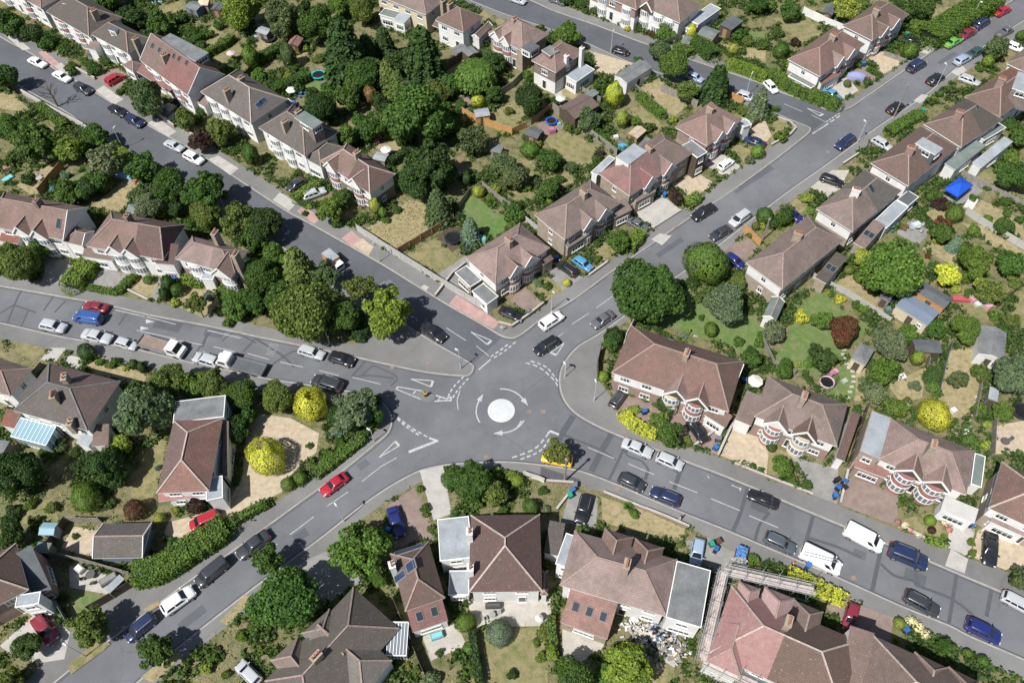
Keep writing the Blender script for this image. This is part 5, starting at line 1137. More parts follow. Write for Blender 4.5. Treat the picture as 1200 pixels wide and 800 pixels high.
def finish_labels():
    for lvl in range(5):
        cnt = {}
        for e in AUTO:
            o, look, x, y, ds = e
            if 'label' in o and o.get('_ok'): continue
            d, n, a, b = ds[min(lvl, 4)]
            lab = f"{look} {rel(x, y, a, b)} {n}" if lvl < 4 else None
            if lab and len(lab.split()) <= 16: o['label'] = lab
            cnt.setdefault(o.get('label', look), []).append(e)
        used = {e[0]['label'] for e in AUTO if e[0].get('_ok')}
        for k, v in cnt.items():
            if len(v) == 1 and k not in used: v[0][0]['_ok'] = True
    left = {}
    for e in AUTO:
        if not e[0].get('_ok'):
            d, n, a, b = e[4][0]; e[0]['label'] = f"{e[1]} {rel(e[2], e[3], a, b)} {n}"; left.setdefault(e[0]['label'], []).append(e)
    W3 = {2: ['leftmost of two', 'rightmost of two'], 3: ['leftmost of three', 'middle of three', 'rightmost of three']}
    for k, v in left.items():
        v.sort(key=lambda e: e[2]); w = W3.get(len(v))
        for i, e in enumerate(v):
            e[0]['label'] = ' '.join((k+', '+(w[i] if w else f"{['first','second','third','fourth','fifth','sixth','seventh','eighth','ninth'][min(i,8)]} from left")).split()[:16])
    for e in AUTO:
        if '_ok' in e[0]: del e[0]['_ok']
def sizeword(k, R):
    if k in ('T', 'U', 'C', 'D', 'Y', 'L', 'R'): return 'huge' if R > 5 else 'large' if R > 3.4 else 'medium' if R > 2.2 else 'small'
    return 'big' if R > 2 else 'small' if R < 1 else ''
rv = random.Random(5)
def plant(k, x, y, r, c, cz=None):
    base_k = k
    if k == 'B' and r > 11: k = 'Bb'
    if k == 'T' and r < 17: k = 'U'
    f = dict(T=(1.05, .6), U=(.95, .4), L=(1.2, 1.2), R=(1.05, .6), G=(.8, 0), S=(.62, 0), B=(.8, 0), Bb=(.8, 0), Y=(1.6, 0), C=(1.15, .3), D=(1.1, .3), W=(.9, .4), P=(.5, 0), F=(.4, 0))[k]
    R = r/ppm(x, y, 2); zc = f[0]*R+f[1]; R = r/ppm(x, y, zc); zc = f[0]*R+f[1]
    p = at(x, y, zc+PZ); nv = 5 if k in 'TUL' else 3
    me = pm((k, rv.randrange(nv))); nm, cat = KN[k]; col = CC[c]; v = rv.uniform(.88, 1.15); col = (col[0]*v*rv.uniform(.9, 1.12), col[1]*v, col[2]*v)
    rz = rv.uniform(0, 6.28); grp = 'trees in the gardens and along the streets' if cat == 'tree' else 'shrubs and bushes in the gardens'
    look = ' '.join(w for w in (sizeword(k, R), CN[c], KL[k]) if w)
    if k in 'TULWR':
        o = empty(nm, (p.x, p.y, PZ), rz); tag(o, None, cat, grp)
        child('crown', me, o, col, (0, 0, zc), 0, (R*rv.uniform(.88, 1.1), R*rv.uniform(.88, 1.1), R*rv.uniform(.88, 1.12)))
        child('trunk', TRK[rv.randrange(3)], o, None, (0, 0, -.05), 0, (R*1.1, R*1.1, zc+R*.45))
    elif k in 'CDY':
        o = empty(nm, (p.x, p.y, PZ), rz); tag(o, None, cat, grp)
        if k == 'Y': child('crown', me, o, col, (0, 0, R*1.65), 0, (R, R, R))
        else: child('crown', me, o, col, (0, 0, 0), 0, (R, R, R))
        mb = MB(); mb.tube((0, 0, -.05), (0, 0, R*1.4), .16*R**.5, .06, 6); mb.build('trunk', 'bark', o)
    else:
        o = bpy.data.objects.new(nm, me); COL.objects.link(o); o.color = (*col, 1); o.location = (p.x, p.y, PZ+(zc if k != 'P' else 0)); o.rotation_euler = (0, 0, rz); o.scale = (R*rv.uniform(.85, 1.12), R*rv.uniform(.85, 1.12), R*(rv.uniform(.85, 1.05) if k != 'P' else 1.2)); tag(o, None, cat, grp)
    autolabel(o, look, x, y); return o
def hedge(pts, w, h, c, label, tall=0, n_per=48):
    """leafy hedge along photo points, w x h metres"""
    pts = smooth_line(pts, 4) if len(pts) > 2 else pts
    P = [at(x, y, h*.8+PZ) for x, y in pts]; rg = np.random.default_rng(len(AUTO)+len(pts)); c0h = P[0]; V = []; mb = MB()
    for a, b in zip(P, P[1:]):
        L = (b-a).length; d = (b-a)/max(L, 1e-6); n = Vector((-d.y, d.x, 0)); k = max(6, int((L+w*.3)*(w+2*h)*n_per))
        s = rg.uniform(-w*.15, L+w*.15, k); q = rg.uniform(-.5, .5, k)*(w+2*h); nz = []; pt = []
        for i in range(k):
            if abs(q[i]) <= w/2: off, z, nn = q[i], h, (0, 0, 1)
            else: sg = 1 if q[i] > 0 else -1; off, z, nn = sg*w/2, h-(abs(q[i])-w/2), (n.x*sg, n.y*sg, .25)
            bmp = 1+.12*math.sin(s[i]*2.3+off*3)+rg.normal(0, .05)
            pt.append((a.x+d.x*s[i]+n.x*off*bmp, a.y+d.y*s[i]+n.y*off*bmp, z*(1+.06*math.sin(s[i]*1.7+off*2)+rg.normal(0, .03)))); nz.append(nn)
        V.append(leaf_mesh(np.array(pt)-np.array([c0h.x, c0h.y, 0]), np.array(nz, float), .115, len(V)+7, jit=.5))
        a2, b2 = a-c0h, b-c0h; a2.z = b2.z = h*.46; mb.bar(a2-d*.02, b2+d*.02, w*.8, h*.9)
    for a in (P[0], P[-1]):
        k = int(w*h*n_per)+4; ang = rg.uniform(0, 2*pi, k); r = np.full(k, w*.5); z = rg.uniform(0, h, k); pt = np.stack([a.x+r*np.cos(ang), a.y+r*np.sin(ang), z], 1)
        V.append(leaf_mesh(pt-np.array([c0h.x, c0h.y, 0]), np.stack([np.cos(ang), np.sin(ang), np.full(k, .3)], 1), .115, 3))
    me = mk_mesh('hedge', np.concatenate(V)); o = bpy.data.objects.new('hedge', me); COL.objects.link(o); o.location = (c0h.x, c0h.y, PZ); o.color = (*CC[c], 1)
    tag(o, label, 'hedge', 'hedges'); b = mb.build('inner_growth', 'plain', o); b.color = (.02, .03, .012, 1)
    return o
PL_DATA = """
U 12 27 17 md|U 38 42 12 dk|S 54 50 11 md|S 75 57 8 md|T 8 92 16 dk|S 82 78 7 ol|S 110 82 9 md|S 125 72 6 md|T 173 115 22 gy|U 218 140 14 ol|U 235 165 15 pu|U 260 155 17 ol|Y 294 182 9 md|T 15 150 18 md|R 42 165 28 md|U 78 174 19 br|U 112 160 16 md|S 133 173 10 lt|U 124 193 20 sg|U 168 198 17 md|S 197 205 13 gy|T 160 22 13 dk|T 186 28 14 md|T 125 -2 15 md|Y 294 68 9 lt|T 282 12 22 br
S 85 84 6 md|S 98 71 6 lt|S 105 75 6 md|S 140 108 5 md|S 205 122 6 dk|S 237 130 7 md|S 120 70 5 ol|S 275 145 6 yg|S 200 33 8 lt|S 212 22 9 md|S 226 38 8 md|S 244 40 7 lt|S 236 52 6 md|S 262 50 8 ol|S 150 12 9 dk|S 175 40 9 dk|S 195 48 8 md|S 285 88 6 lt|S 256 30 7 md|S 202 44 5 lt
T 330 22 22 gy|Y 338 66 9 gy|T 370 28 22 md|C 403 60 34 dk|T 425 88 22 md|U 470 75 18 dk|U 530 100 14 md|U 470 145 14 ol|U 448 122 13 dk|T 425 10 18 ol|D 450 52 18 dk|C 455 90 19 ol|U 440 90 17 gy|C 466 100 17 ol|D 495 64 30 dk|C 430 60 18 dk|C 478 112 18 gy|U 418 100 16 md|Y 434 112 8 dd|U 408 115 16 md|T 488 134 38 md|T 375 125 20 dk|U 405 160 15 lt|U 436 150 17 md|W 557 92 23 lt|U 578 72 14 dk|U 578 110 12 md|B 560 118 9 yl|U 512 108 14 ol|R 505 192 34 dk|U 515 205 18 md|U 555 165 18 gy|U 590 192 15 gy|C 584 156 3 md|S 303 88 10 lt|S 337 88 5 yg|S 347 60 5 yg|S 358 57 5 yg|S 441 165 5 pk|S 385 105 10 md|S 365 108 8 dk|S 350 104 8 dk|S 420 140 10 md|S 455 155 10 lt|S 470 165 8 md|S 390 140 9 md|S 520 125 9 md|S 530 150 12 md|S 345 78 7 md|S 372 70 6 ol|S 318 12 8 md|S 356 8 9 dk|U 395 8 14 lt|S 520 102 8 lt|S 500 108 8 yg|S 540 122 8 md|S 596 130 6 ol
S 663 1 8 dk|S 680 5 7 md|S 698 12 7 gy|S 686 13 4 md|B 751 30 5 dk|S 766 30 4 md|S 764 39 5 re|U 781 38 11 lt|Y 810 38 6 yl|S 735 34 4 yl|B 860 58 7 yg|D 840 98 21 dk|U 772 60 12 gy|T 790 77 18 lt|U 805 107 13 ol|U 665 43 16 lt|S 617 75 5 md|S 617 88 6 lt|T 620 117 19 dk|S 648 120 7 md|Y 720 112 10 yl|Y 729 140 7 yg|S 706 100 9 md|T 690 140 14 gy|S 760 150 8 md|S 755 160 6 lt|S 778 135 5 gy|S 788 140 6 yg|S 703 180 6 pu|S 707 162 9 md|S 720 175 6 md|S 665 150 5 lt|B 621 175 11 lt|U 645 188 13 md|S 668 195 9 gy|S 615 160 5 lt|D 890 120 16 sg|S 872 130 8 ol|B 888 178 9 br|S 878 188 6 sg|S 865 42 8 md|S 876 48 7 ol|S 895 52 8 md|T 888 5 12 md|C 890 76 3 md|S 850 35 8 md|S 830 20 6 lt|S 630 170 6 yg|S 633 184 5 lt|S 700 155 8 md|S 740 165 6 md|S 640 60 5 md|S 710 165 7 lt|S 745 142 7 lt|S 748 70 5 md|S 632 35 7 md|S 870 60 6 lt|S 825 55 6 md|S 820 45 5 dk
T 926 13 12 md|S 903 8 8 lt|T 992 10 15 yg|T 1075 8 20 md|S 1078 32 12 lt|S 1100 38 8 ol|B 915 60 10 md|S 932 50 7 pu|S 912 38 8 md|S 988 88 5 md|B 993 98 5 ol|P 1005 96 7 md|B 1016 97 4 md|B 1067 60 10 lt|S 916 160 9 lt|B 1102 110 4 md|S 1095 116 4 yg|B 1158 72 8 br|U 1168 58 13 gy|B 1197 42 7 md|U 1195 160 13 md|S 1185 185 10 lt|S 1148 80 6 md|S 925 75 6 yg|S 1010 3 8 lt|S 960 18 6 md|S 1120 45 6 md|S 1060 62 6 lt|S 940 20 5 md|S 1182 145 9 md|S 1180 168 7 ol|S 1060 145 5 yg|S 1150 115 5 md|S 1165 90 5 ol|S 1110 105 4 ol|S 1175 198 10 md
T 22 312 22 ol|U 8 296 12 md|U 46 294 13 md|B 174 328 6 md|Y 198 332 7 dk|Y 193 345 6 dk|B 208 340 9 md|L 230 355 15 ol|U 246 348 8 bl|U 275 362 14 lt|U 290 350 14 md|R 242 222 27 md|T 240 250 18 ol|R 281 257 25 ol|T 300 318 19 md|U 298 282 16 md|T 173 240 18 sg|T 200 218 22 md|U 80 226 15 md|U 99 222 13 dk|U 115 212 14 md|U 206 246 10 dk|S 124 218 9 ol|S 162 230 12 gy|S 76 205 6 bl|S 180 246 8 lt|S 222 262 8 md|S 145 330 5 lt|S 157 325 6 md|S 268 345 8 lt|S 205 355 6 yg|S 33 210 8 dk|S 10 190 8 md|S 190 250 7 yg|S 268 378 7 lt|S 62 215 6 dk
U 387 247 17 lt|U 402 232 12 md|Y 440 242 7 yg|Y 449 250 5 lt|C 513 240 20 gy|U 508 248 12 md|C 551 268 15 bl|T 487 212 20 dk|Y 547 210 6 dk|B 561 224 8 yg|S 594 238 8 md|T 308 262 22 dk|C 350 315 28 ol|T 308 322 22 md|L 382 322 17 gy|T 360 366 40 ol|L 345 335 16 gy|T 400 372 22 md|L 422 337 18 ol|R 456 366 33 br|U 322 300 14 lt|U 330 350 20 md|U 300 355 16 md|S 580 222 7 yg|S 575 232 6 lt|S 590 215 9 gy|S 357 250 4 md|S 362 242 4 yg|S 465 245 6 md|S 452 258 5 lt|S 574 290 5 sg|T 340 375 20 ol|S 420 390 12 dk|S 395 262 7 md|S 537 253 7 dk|S 600 265 7 lt
T 762 340 41 md|U 738 355 16 md|U 790 352 16 dk|Bb 827 308 27 lt|T 849 356 24 sg|B 833 386 9 lt|U 866 330 10 ol|S 707 270 5 lt|U 724 282 14 md|B 664 331 5 yl|S 641 335 6 md|S 630 331 6 sg|U 792 230 9 pu|B 896 253 11 md|B 886 265 6 ol|U 718 395 12 dk|U 643 222 14 md|S 627 213 9 gy|B 645 235 6 br|S 603 250 13 md|U 603 207 17 gy|S 697 272 6 lt|S 700 285 6 md|S 795 400 6 lt|S 802 392 5 bl|S 770 385 5 md|S 818 350 7 ol|S 805 388 5 yg|S 822 372 4 md|S 733 395 6 md|S 895 395 8 md|S 615 220 7 lt|S 655 210 7 md|S 685 240 4 md|S 893 265 6 yg|S 700 303 5 ol|S 865 400 7 md|S 812 330 8 dk|S 880 275 5 lt
T 1047 314 36 lt|U 1012 302 11 yg|S 946 232 9 yg|U 919 255 11 md|S 950 247 6 lt|B 1119 250 12 lt|S 1101 239 9 pu|S 1096 230 9 md|S 1105 262 9 re|U 1103 275 13 md|C 1120 284 9 bl|S 1128 292 7 lt|S 1141 270 9 lt|T 1144 308 19 lt|U 1110 324 15 yl|U 1151 335 11 yg|U 1158 343 15 ol|U 1183 310 16 md|U 1178 265 11 md|S 1178 236 6 md|S 1160 219 6 md|T 1193 207 20 md|S 1157 257 6 lt|B 995 316 6 ol|B 1010 325 9 lt|B 1029 332 8 br|S 984 351 7 yl|S 970 343 4 yg|S 940 372 9 yl|U 962 376 12 lt|T 988 387 20 re|T 906 388 14 sg|T 1045 402 21 sg|U 1097 385 12 md|T 1133 385 17 lt|S 1080 378 8 yg|S 1065 388 10 lt|S 975 345 5 md|S 915 365 7 dk|S 1003 357 6 md|S 1012 362 6 lt|S 1098 282 6 yg|S 1072 325 8 ol|S 1095 312 7 md|S 1130 325 9 lt|S 1137 345 8 md|S 1120 338 7 yg|S 1180 300 8 lt|S 1170 350 9 md|S 1190 330 9 ol|S 1185 375 10 ol|S 1175 385 8 md|S 1165 370 8 lt|S 1180 250 6 lt|S 1195 258 6 md|S 1140 232 5 md|S 1170 225 5 lt|S 1060 266 5 dd|S 1089 262 6 md|S 1112 270 6 dk|S 918 352 5 md|S 1087 300 4 re|S 1079 220 4 lt|S 1108 345 5 dk
B 101 412 11 dk|S 135 424 7 md|Y 158 427 5 dk|Y 167 430 5 dk|S 147 432 4 yg|T 197 448 22 ol|U 225 450 16 lt|T 250 450 20 ol|T 285 462 20 md|U 290 487 13 md|T 168 482 33 sg|L 172 478 34 gy|T 125 545 24 dk|U 142 522 12 yg|Bb 101 582 19 lt|Bb 158 597 14 re|T 22 554 26 dk|S 70 522 9 gy|S 50 530 6 md|U 229 594 10 pu|S 205 597 5 yg|G 312 534 24 yl|U 277 502 16 dk|S 275 562 6 md|S 115 565 12 md|U 140 560 14 dk|S 88 530 7 md|S 185 548 4 bl|S 117 424 6 lt|S 128 428 6 ol|S 275 478 12 md|S 30 520 7 md|S 128 590 7 md|S 95 545 10 dk|S 60 595 8 ol|S 15 600 10 dk|S 35 590 8 lt|S 270 530 8 dk
T 325 464 20 ol|G 364 473 22 yl|R 414 482 28 sg|U 408 490 16 gy|U 436 490 13 md|B 352 559 9 lt|B 337 567 8 ol|S 368 548 8 ol|S 385 535 9 lt|S 400 520 9 md|U 393 488 12 dk|S 362 522 5 md|S 427 505 8 md|T 550 562 25 md|U 577 575 19 ol|Bb 528 562 12 md|S 492 573 5 lt|S 498 595 6 md|S 560 590 8 lt|S 440 470 8 md|S 396 505 8 bl
B 707 441 8 br|U 715 403 10 md|B 742 459 6 lt|B 757 465 6 lt|S 769 470 7 md|U 784 473 13 dk|S 773 493 13 ol|U 785 510 16 md|S 743 480 8 yg|P 737 592 11 lt|L 654 531 18 ol|Bb 606 563 8 br|B 622 593 10 md|S 882 545 4 md|S 892 551 4 md|U 880 420 12 md|S 890 402 8 lt|S 805 515 5 ol|S 636 575 6 md|S 797 405 5 md|S 640 597 6 sg|S 625 605 8 lt|S 590 600 7 md
U 962 420 16 dk|U 920 433 12 md|S 950 425 8 lt|U 1035 436 17 lt|Y 1075 420 7 br|C 1097 436 12 dk|S 1092 453 8 lt|U 1122 444 12 gy|S 1148 437 11 ol|T 1187 440 24 sg|U 1175 482 12 lt|Bb 1095 486 20 yl|U 1025 462 13 sg|U 1050 476 13 lt|S 1137 515 10 lt|S 1155 522 7 yg|U 916 545 12 lt|S 930 562 6 lt|S 945 568 7 md|B 904 524 6 dk|S 1005 480 6 md|S 935 427 5 yg|S 1012 455 8 gy|S 1072 452 7 sg|S 1100 460 6 md|S 1157 497 5 yg|S 1148 478 7 lt|S 1063 470 6 ol|S 1010 445 5 sg|S 1133 500 6 md|S 1160 555 6 md|S 948 445 6 dk
R 105 737 26 ol|R 185 762 24 md|T 32 757 17 md|U 12 797 15 ol|T 15 628 16 dk|S 283 745 9 lt|S 242 782 9 yg|Bb 187 607 8 yg|S 265 790 6 ol|S 297 735 7 md|S 88 628 4 md|S 8 612 9 dk|S 78 660 5 sg|S 40 610 8 ol|S 255 760 4 re|S 162 668 12 lt|S 178 662 12 md|S 250 770 7 lt
R 425 642 33 lt|U 418 650 20 br|U 445 680 10 lt|T 332 702 40 md|L 312 655 20 md|L 315 658 14 md|S 305 762 5 yg|Bb 546 729 12 lt|B 551 759 8 lt|Bb 585 741 15 bl|S 505 797 11 sg|S 499 603 5 lt|S 555 785 8 md|S 488 785 6 ol|S 395 707 6 br|S 515 765 5 ol|S 478 780 5 yg|S 505 620 5 ol|S 557 770 7 dk|S 600 790 7 dk
T 735 779 29 br|T 672 792 24 md|S 639 740 10 ol|U 647 765 8 br|S 883 656 8 lt|S 897 662 6 md|S 629 752 6 ol|S 743 602 7 lt|P 1051 751 8 lt|B 1054 730 7 yg|U 1107 756 9 md|B 1117 758 5 md|B 1134 765 6 lt|B 1152 774 7 lt|T 1196 680 15 gy|Bb 1090 610 8 br|B 1092 621 5 pu|F 1068 728 7 wh|F 1076 735 8 wh|F 1085 742 6 wh|S 634 770 7 lt|S 798 637 5 ol|S 908 664 6 md|S 1140 648 5 lt|S 870 662 5 md|F 1061 615 5 wh|F 1067 621 4 pk|F 1076 626 4 wh|F 1108 612 5 wh|F 1110 603 5 wh|F 1112 620 4 pk|S 1138 635 5 lt|F 1052 612 4 pk|S 1106 630 5 lt|S 707 790 14 lt|S 925 790 6 ol
"""
for ln in PL_DATA.strip().split('\n'):
    for e in ln.split('|'):
        k, x, y, r, c = e.split(); plant(k, float(x), float(y), float(r), c)
# bare tree on the left verge
p = at(64, 118, 1.5); o = empty('bare_tree', (p.x, p.y, PZ), 1.0); tag(o, 'leafless small tree on the verge beside the top left road', 'tree'); child('branches', BARE, o, None, (0, 0, -.05), 0, (3.6, 3.6, 4.6))
for H in [([(303, 68), (330, 52)], 1.8, 2, 'md', 'thick dark clipped hedge left of the conifer group in the top gardens'), ([(320, 104), (341, 95), (359, 87)], 1.8, 2, 'md', 'clipped hedge along the teal trampoline garden'),
          ([(795, 52), (808, 61)], 2.2, 1.6, 'lt', 'short clipped hedge beside the tiny green roofed store'), ([(813, 46), (826, 53), (836, 62)], 3, 2, 'md', 'broad hedge on the bend behind the top road garages'), ([(856, 73), (875, 79), (898, 89)], 2.2, 1.6, 'br', 'bright green hedge along the top road bend'),
          ([(903, 83), (920, 94), (945, 106), (982, 120)], 2.4, 1.9, 'lt', 'long bright hedge wrapping the corner semi beside the junction'), ([(1092, 40), (1110, 28), (1135, 13), (1165, -4)], 5, 3, 'lt', 'broad tall hedge along the upper right road'),
          ([(1018, 80), (1033, 88)], .9, .8, 'md', 'low narrow hedge between two gravel drives'), ([(1043, 153), (1058, 143), (1080, 132)], 2.2, 1.2, 'lt', 'loose hedge in front of the inset flat roofed semi'),
          ([(82, 331), (103, 306)], 3.4, 2.0, 'br', 'clipped box hedge like a green block between two drives'), ([(104, 336), (120, 339), (137, 342)], .9, .8, 'lt', 'low front hedge along the left road pavement'), ([(139, 339), (153, 326)], 1.4, 1, 'lt', 'small sloping hedge beside a dry front lawn'),
          ([(213, 326), (235, 330)], 1.8, 1.2, 'br', 'rounded hedge under the black and white gabled house'), ([(260, 335), (275, 340)], 1.6, 1.2, 'br', 'short hedge right of the black and white gabled house'), ([(346, 231), (371, 214)], 1.6, 1.5, 'br', 'clipped hedge between the dark car and the silver estate'),
          ([(139, 178), (148, 184), (160, 190)], 2.4, 1.6, 'br', 'bright hedge beside the street lamp on the top left road'), ([(45, 122), (60, 134), (75, 146)], 1.6, 1.2, 'lt', 'ivy covered hedge behind the long wall of the top left road'), ([(737, 288), (750, 272)], 2.2, 1.6, 'br', 'bright hedge in front of the semi by the light blue car'),
          ([(806, 239), (819, 228)], 2.0, 1.2, 'br', 'small bright hedge by the pale stone driveway'), ([(904, 262), (925, 258)], 1.4, 1.1, 'md', 'low hedge beside the blue hidden car'), ([(730, 485), (745, 497), (768, 509)], 1.7, 1.1, 'yl', 'golden clipped hedge curving round the corner semi drive'),
          ([(578, 552), (605, 560)], 1.3, 1.1, 'br', 'clipped front hedge below the roundabout'), ([(926, 671), (950, 682), (988, 701)], 1.7, 1.3, 'yl', 'golden hedge along the lower right pavement'), ([(160, 669), (185, 664), (215, 646), (260, 617)], 3.2, 2.2, 'lt', 'massive rounded clipped hedge beside the lower left road'),
          ([(268, 614), (290, 600), (311, 590)], 1.0, 1.2, 'lt', 'thin hedge along the gravel drive entrance'), ([(371, 554), (400, 531), (425, 512)], 1.5, 1.2, 'lt', 'loose corner hedge following the roundabout pavement'), ([(1085, 630), (1107, 637)], 1.0, .6, 'br', 'low edging hedge of the flowered front garden'),
          ([(553, 740), (557, 770), (562, 800)], .9, 1.5, 'dk', 'dark hedge between the white house lawn and terrace'), ([(646, 722), (649, 765)], .9, 1.2, 'lt', 'bushy hedge along the stone patio path'), ([(750, 111), (763, 122), (777, 133)], 1.8, 1.3, 'lt', 'planted hedge strip between two dry lawns'),
          ([(180, 27), (210, 60), (240, 38)][1:], 1.5, 1.5, 'md', 'garden hedge behind the half red roof'), ([(236, 64), (262, 50), (272, 42)], 1.4, 1.6, 'lt', 'second garden hedge above the dark hipped roof'), ([(360, 240), (352, 236)], 1, .8, 'md', 'tiny hedge next to the silver estate'),
          ([(900, 128), (912, 126)][::-1], 1.0, .7, 'md', 'low hedge end by the side road bend'), ([(458, 188), (481, 173)], 1.3, 1.8, 'dk', 'dark hedge right of the white parasol'), ([(540, 352), (552, 358)], .1, .1, 'md', 'x'), ([(1010, 390), (1040, 405)], .1, .1, 'md', 'x')]:
    if H[4] != 'x': hedge(*H)
# ------------------------------------------------------------------ vehicles
def mesh_of(mb, mat, name, smooth=False):
    o = mb.build(name, mat, smooth=smooth); me = o.data; bpy.data.objects.remove(o); me.name = name; return me
# type: L, W, H, belt, hood z, boot z, cabin: base front, roof front, roof rear, base rear (fractions of L from the rear), wheel radius
CT = dict(hatch=(4.05, 1.74, 1.48, .92, .93, .95, .77, .60, .12, .02, .31), saloon=(4.6, 1.8, 1.43, .90, .92, .98, .73, .58, .30, .16, .32), estate=(4.65, 1.8, 1.5, .93, .94, .97, .75, .60, .10, .02, .32),
          suv=(4.6, 1.88, 1.70, 1.05, 1.08, 1.06, .77, .63, .09, .02, .36), mpv=(4.5, 1.84, 1.68, 1.0, 1.0, 1.02, .82, .64, .07, .01, .32), coupe=(4.4, 1.8, 1.36, .87, .88, .95, .70, .53, .26, .06, .32),
          van=(4.95, 1.9, 1.95, 1.12, 1.12, 1.2, .85, .70, .02, .005, .34), pickup=(5.1, 1.86, 1.72, 1.05, 1.08, 1.0, .76, .63, .42, .37, .37))
CM = {}
def car_meshes(t):
    if t in CM: return CM[t]
    L, W, H, belt, hz, bz, f1, f2, r2, r1, wr = CT[t]; w = W/2; zb = .22
    X0 = lambda f: -L/2+f*L
    st = [(0, .80, .42, bz*.80), (.012, .90, .30, bz*.93), (.05, .97, .24, bz), (.2, 1, zb, max(bz, belt)), (.45, 1, zb, belt+.02), (.68, 1, zb, belt+.02), (f1+.02, 1, zb, hz), (.93, .96, zb, hz-.10), (.975, .88, .26, hz-.2), (.995, .74, .34, hz-.33)]
    rings = []
    for f, k, z0, zt in st:
        hw = w*k; half = [(0, z0), (hw*.88, z0), (hw*.99, z0+.14), (hw, (z0+zt)/2), (hw*.98, zt-.12), (hw*.90, zt-.02), (hw*.55, zt+.025), (0, zt+.035)]
        rings.append([(X0(f), y, z) for y, z in half]+[(X0(f), -y, z) for y, z in half[-2:0:-1]])
    mb = MB(); n = len(rings[0])
    for a, b in zip(rings, rings[1:]):
        for i in range(n): mb.face([a[i], b[i], b[(i+1) % n], a[(i+1) % n]])
    mb.face(rings[0]); mb.face(rings[-1][::-1])
    wb, wt = w*.90, w*(.74 if t not in ('van', 'mpv', 'suv') else .80)
    zl, zr = belt-.03, H
    def ring(s, z, x0, x1, hw, c):  # rounded rectangle
        return [(x0, hw-c, z), (x0+c, hw, z), (x1-c, hw, z), (x1, hw-c, z), (x1, -hw+c, z), (x1-c, -hw, z), (x0+c, -hw, z), (x0, -hw+c, z)]
    xb0, xb1, xt0, xt1 = X0(r1), X0(f1), X0(r2), X0(f2)
    RR = [ring(0, zl, xb0, xb1, wb, .14), ring(0, zr-.09, xt0+(xb0-xt0)*.12, xt1+(xb1-xt1)*.12, wt+.02, .13), ring(0, zr-.02, xt0+.06, xt1-.06, wt-.06, .12), ring(0, zr, xt0+.2, xt1-.25, wt-.25, .1)]
    cb = MB()
    for a, b in zip(RR, RR[1:]):
        for i in range(8): cb.face([a[(i+1) % 8], a[i], b[i], b[(i+1) % 8]])
    cb.face(RR[-1][::-1])
    off = len(mb.v); mb.v += cb.v; mb.f += [tuple(i+off for i in q) for q in cb.f]; mb.m += cb.m; mb.uv += cb.uv
    if t == 'pickup':
        x0, x1 = X0(.03), X0(.34); mb.box(x0, -w*.8, bz-.02, x1, w*.8, bz+.045)
    body = mesh_of(mb, 'paint', 'body', True)
    def pane(P, e=.012):
        a, b, c, d = [Vector(p) for p in P]; nn = (b-a).cross(d-a).normalized(); g = MB(); Q = [p+nn*e for p in (a, b, c, d)]; g.face(Q); R2 = [p-nn*.02 for p in (a, b, c, d)]
        for i in range(4): j = (i+1) % 4; g.face([R2[i], R2[j], Q[j], Q[i]])
        return g
    lerp = lambda a, b, k: tuple(a[i]+(b[i]-a[i])*k for i in range(3))
    A, B = RR[0], RR[1]
    def panel(i, j, s0, s1, h0, h1):
        lo = lambda s: lerp(A[i], A[j], s); hi = lambda s: lerp(B[i], B[j], s)
        return pane([lerp(lo(s0), hi(s0), h0), lerp(lo(s1), hi(s1), h0), lerp(lo(s1), hi(s1), h1), lerp(lo(s0), hi(s0), h1)])
    ms = {}
    ms['windscreen'] = [mesh_of(panel(4, 3, .0, 1, .12, 1.0), 'glass_car', 'windscreen')]
    ms['rear_window'] = [mesh_of(panel(0, 7, .04, .96, .3 if t != 'saloon' else .12, .95), 'glass_car', 'rear_window')]
    spl = ((.05, .45), (.5, .97)) if t not in ('van', 'pickup', 'coupe') else (((.80, .98),) if t == 'van' else ((.08, .96),))
    if t in ('estate', 'mpv', 'suv'): spl = ((.03, .26), (.30, .60), (.64, .97))
    ms['side_window'] = [mesh_of(panel(2, 1, 1-b, 1-a, .14, .92), 'glass_car', 'side_window') for a, b in spl]+[mesh_of(panel(6, 5, a, b, .14, .92), 'glass_car', 'side_window') for a, b in spl]
    hl = MB(); hl.box(X0(.955), w*.52, hz-.34, X0(.992), w*.80, hz-.20); ms['headlight'] = [mesh_of(hl, 'lens', 'headlight')]
    hl = MB(); hl.box(X0(.955), -w*.80, hz-.34, X0(.992), -w*.52, hz-.20); ms['headlight'].append(mesh_of(hl, 'lens', 'headlight'))
    ms['tail_light'] = []
    for s in (1, -1):
        q = MB(); y0, y1 = sorted((s*w*.62, s*w*.86)); q.box(X0(.002), y0, bz-.25, X0(.03), y1, bz-.04); ms['tail_light'].append(mesh_of(q, 'lens_red', 'tail_light'))
    q = MB(); q.box(X0(0)-.01, -.26, .5, X0(0)+.03, .26, .61); ms['number_plate'] = [mesh_of(q, 'yellow_plate', 'number_plate')]
    ms['door_mirror'] = []
    for s in (1, -1):
        q = MB(); y0, y1 = sorted((s*w*.93, s*(w+.17))); q.box(X0(f1)-.32, y0, belt-.03, X0(f1)-.2, y1, belt+.12); ms['door_mirror'].append(mesh_of(q, 'paint', 'door_mirror'))
    ty = MB(); ty.tube((0, -.11, 0), (0, .11, 0), wr, wr, 18); ri = MB(); ri.tube((0, .08, 0), (0, .122, 0), wr*.66, wr*.62, 12)
    ms['_tyre'] = mesh_of(ty, 'rubber', 'wheel'); ms['_rim'] = mesh_of(ri, 'wheel_metal', 'rim')
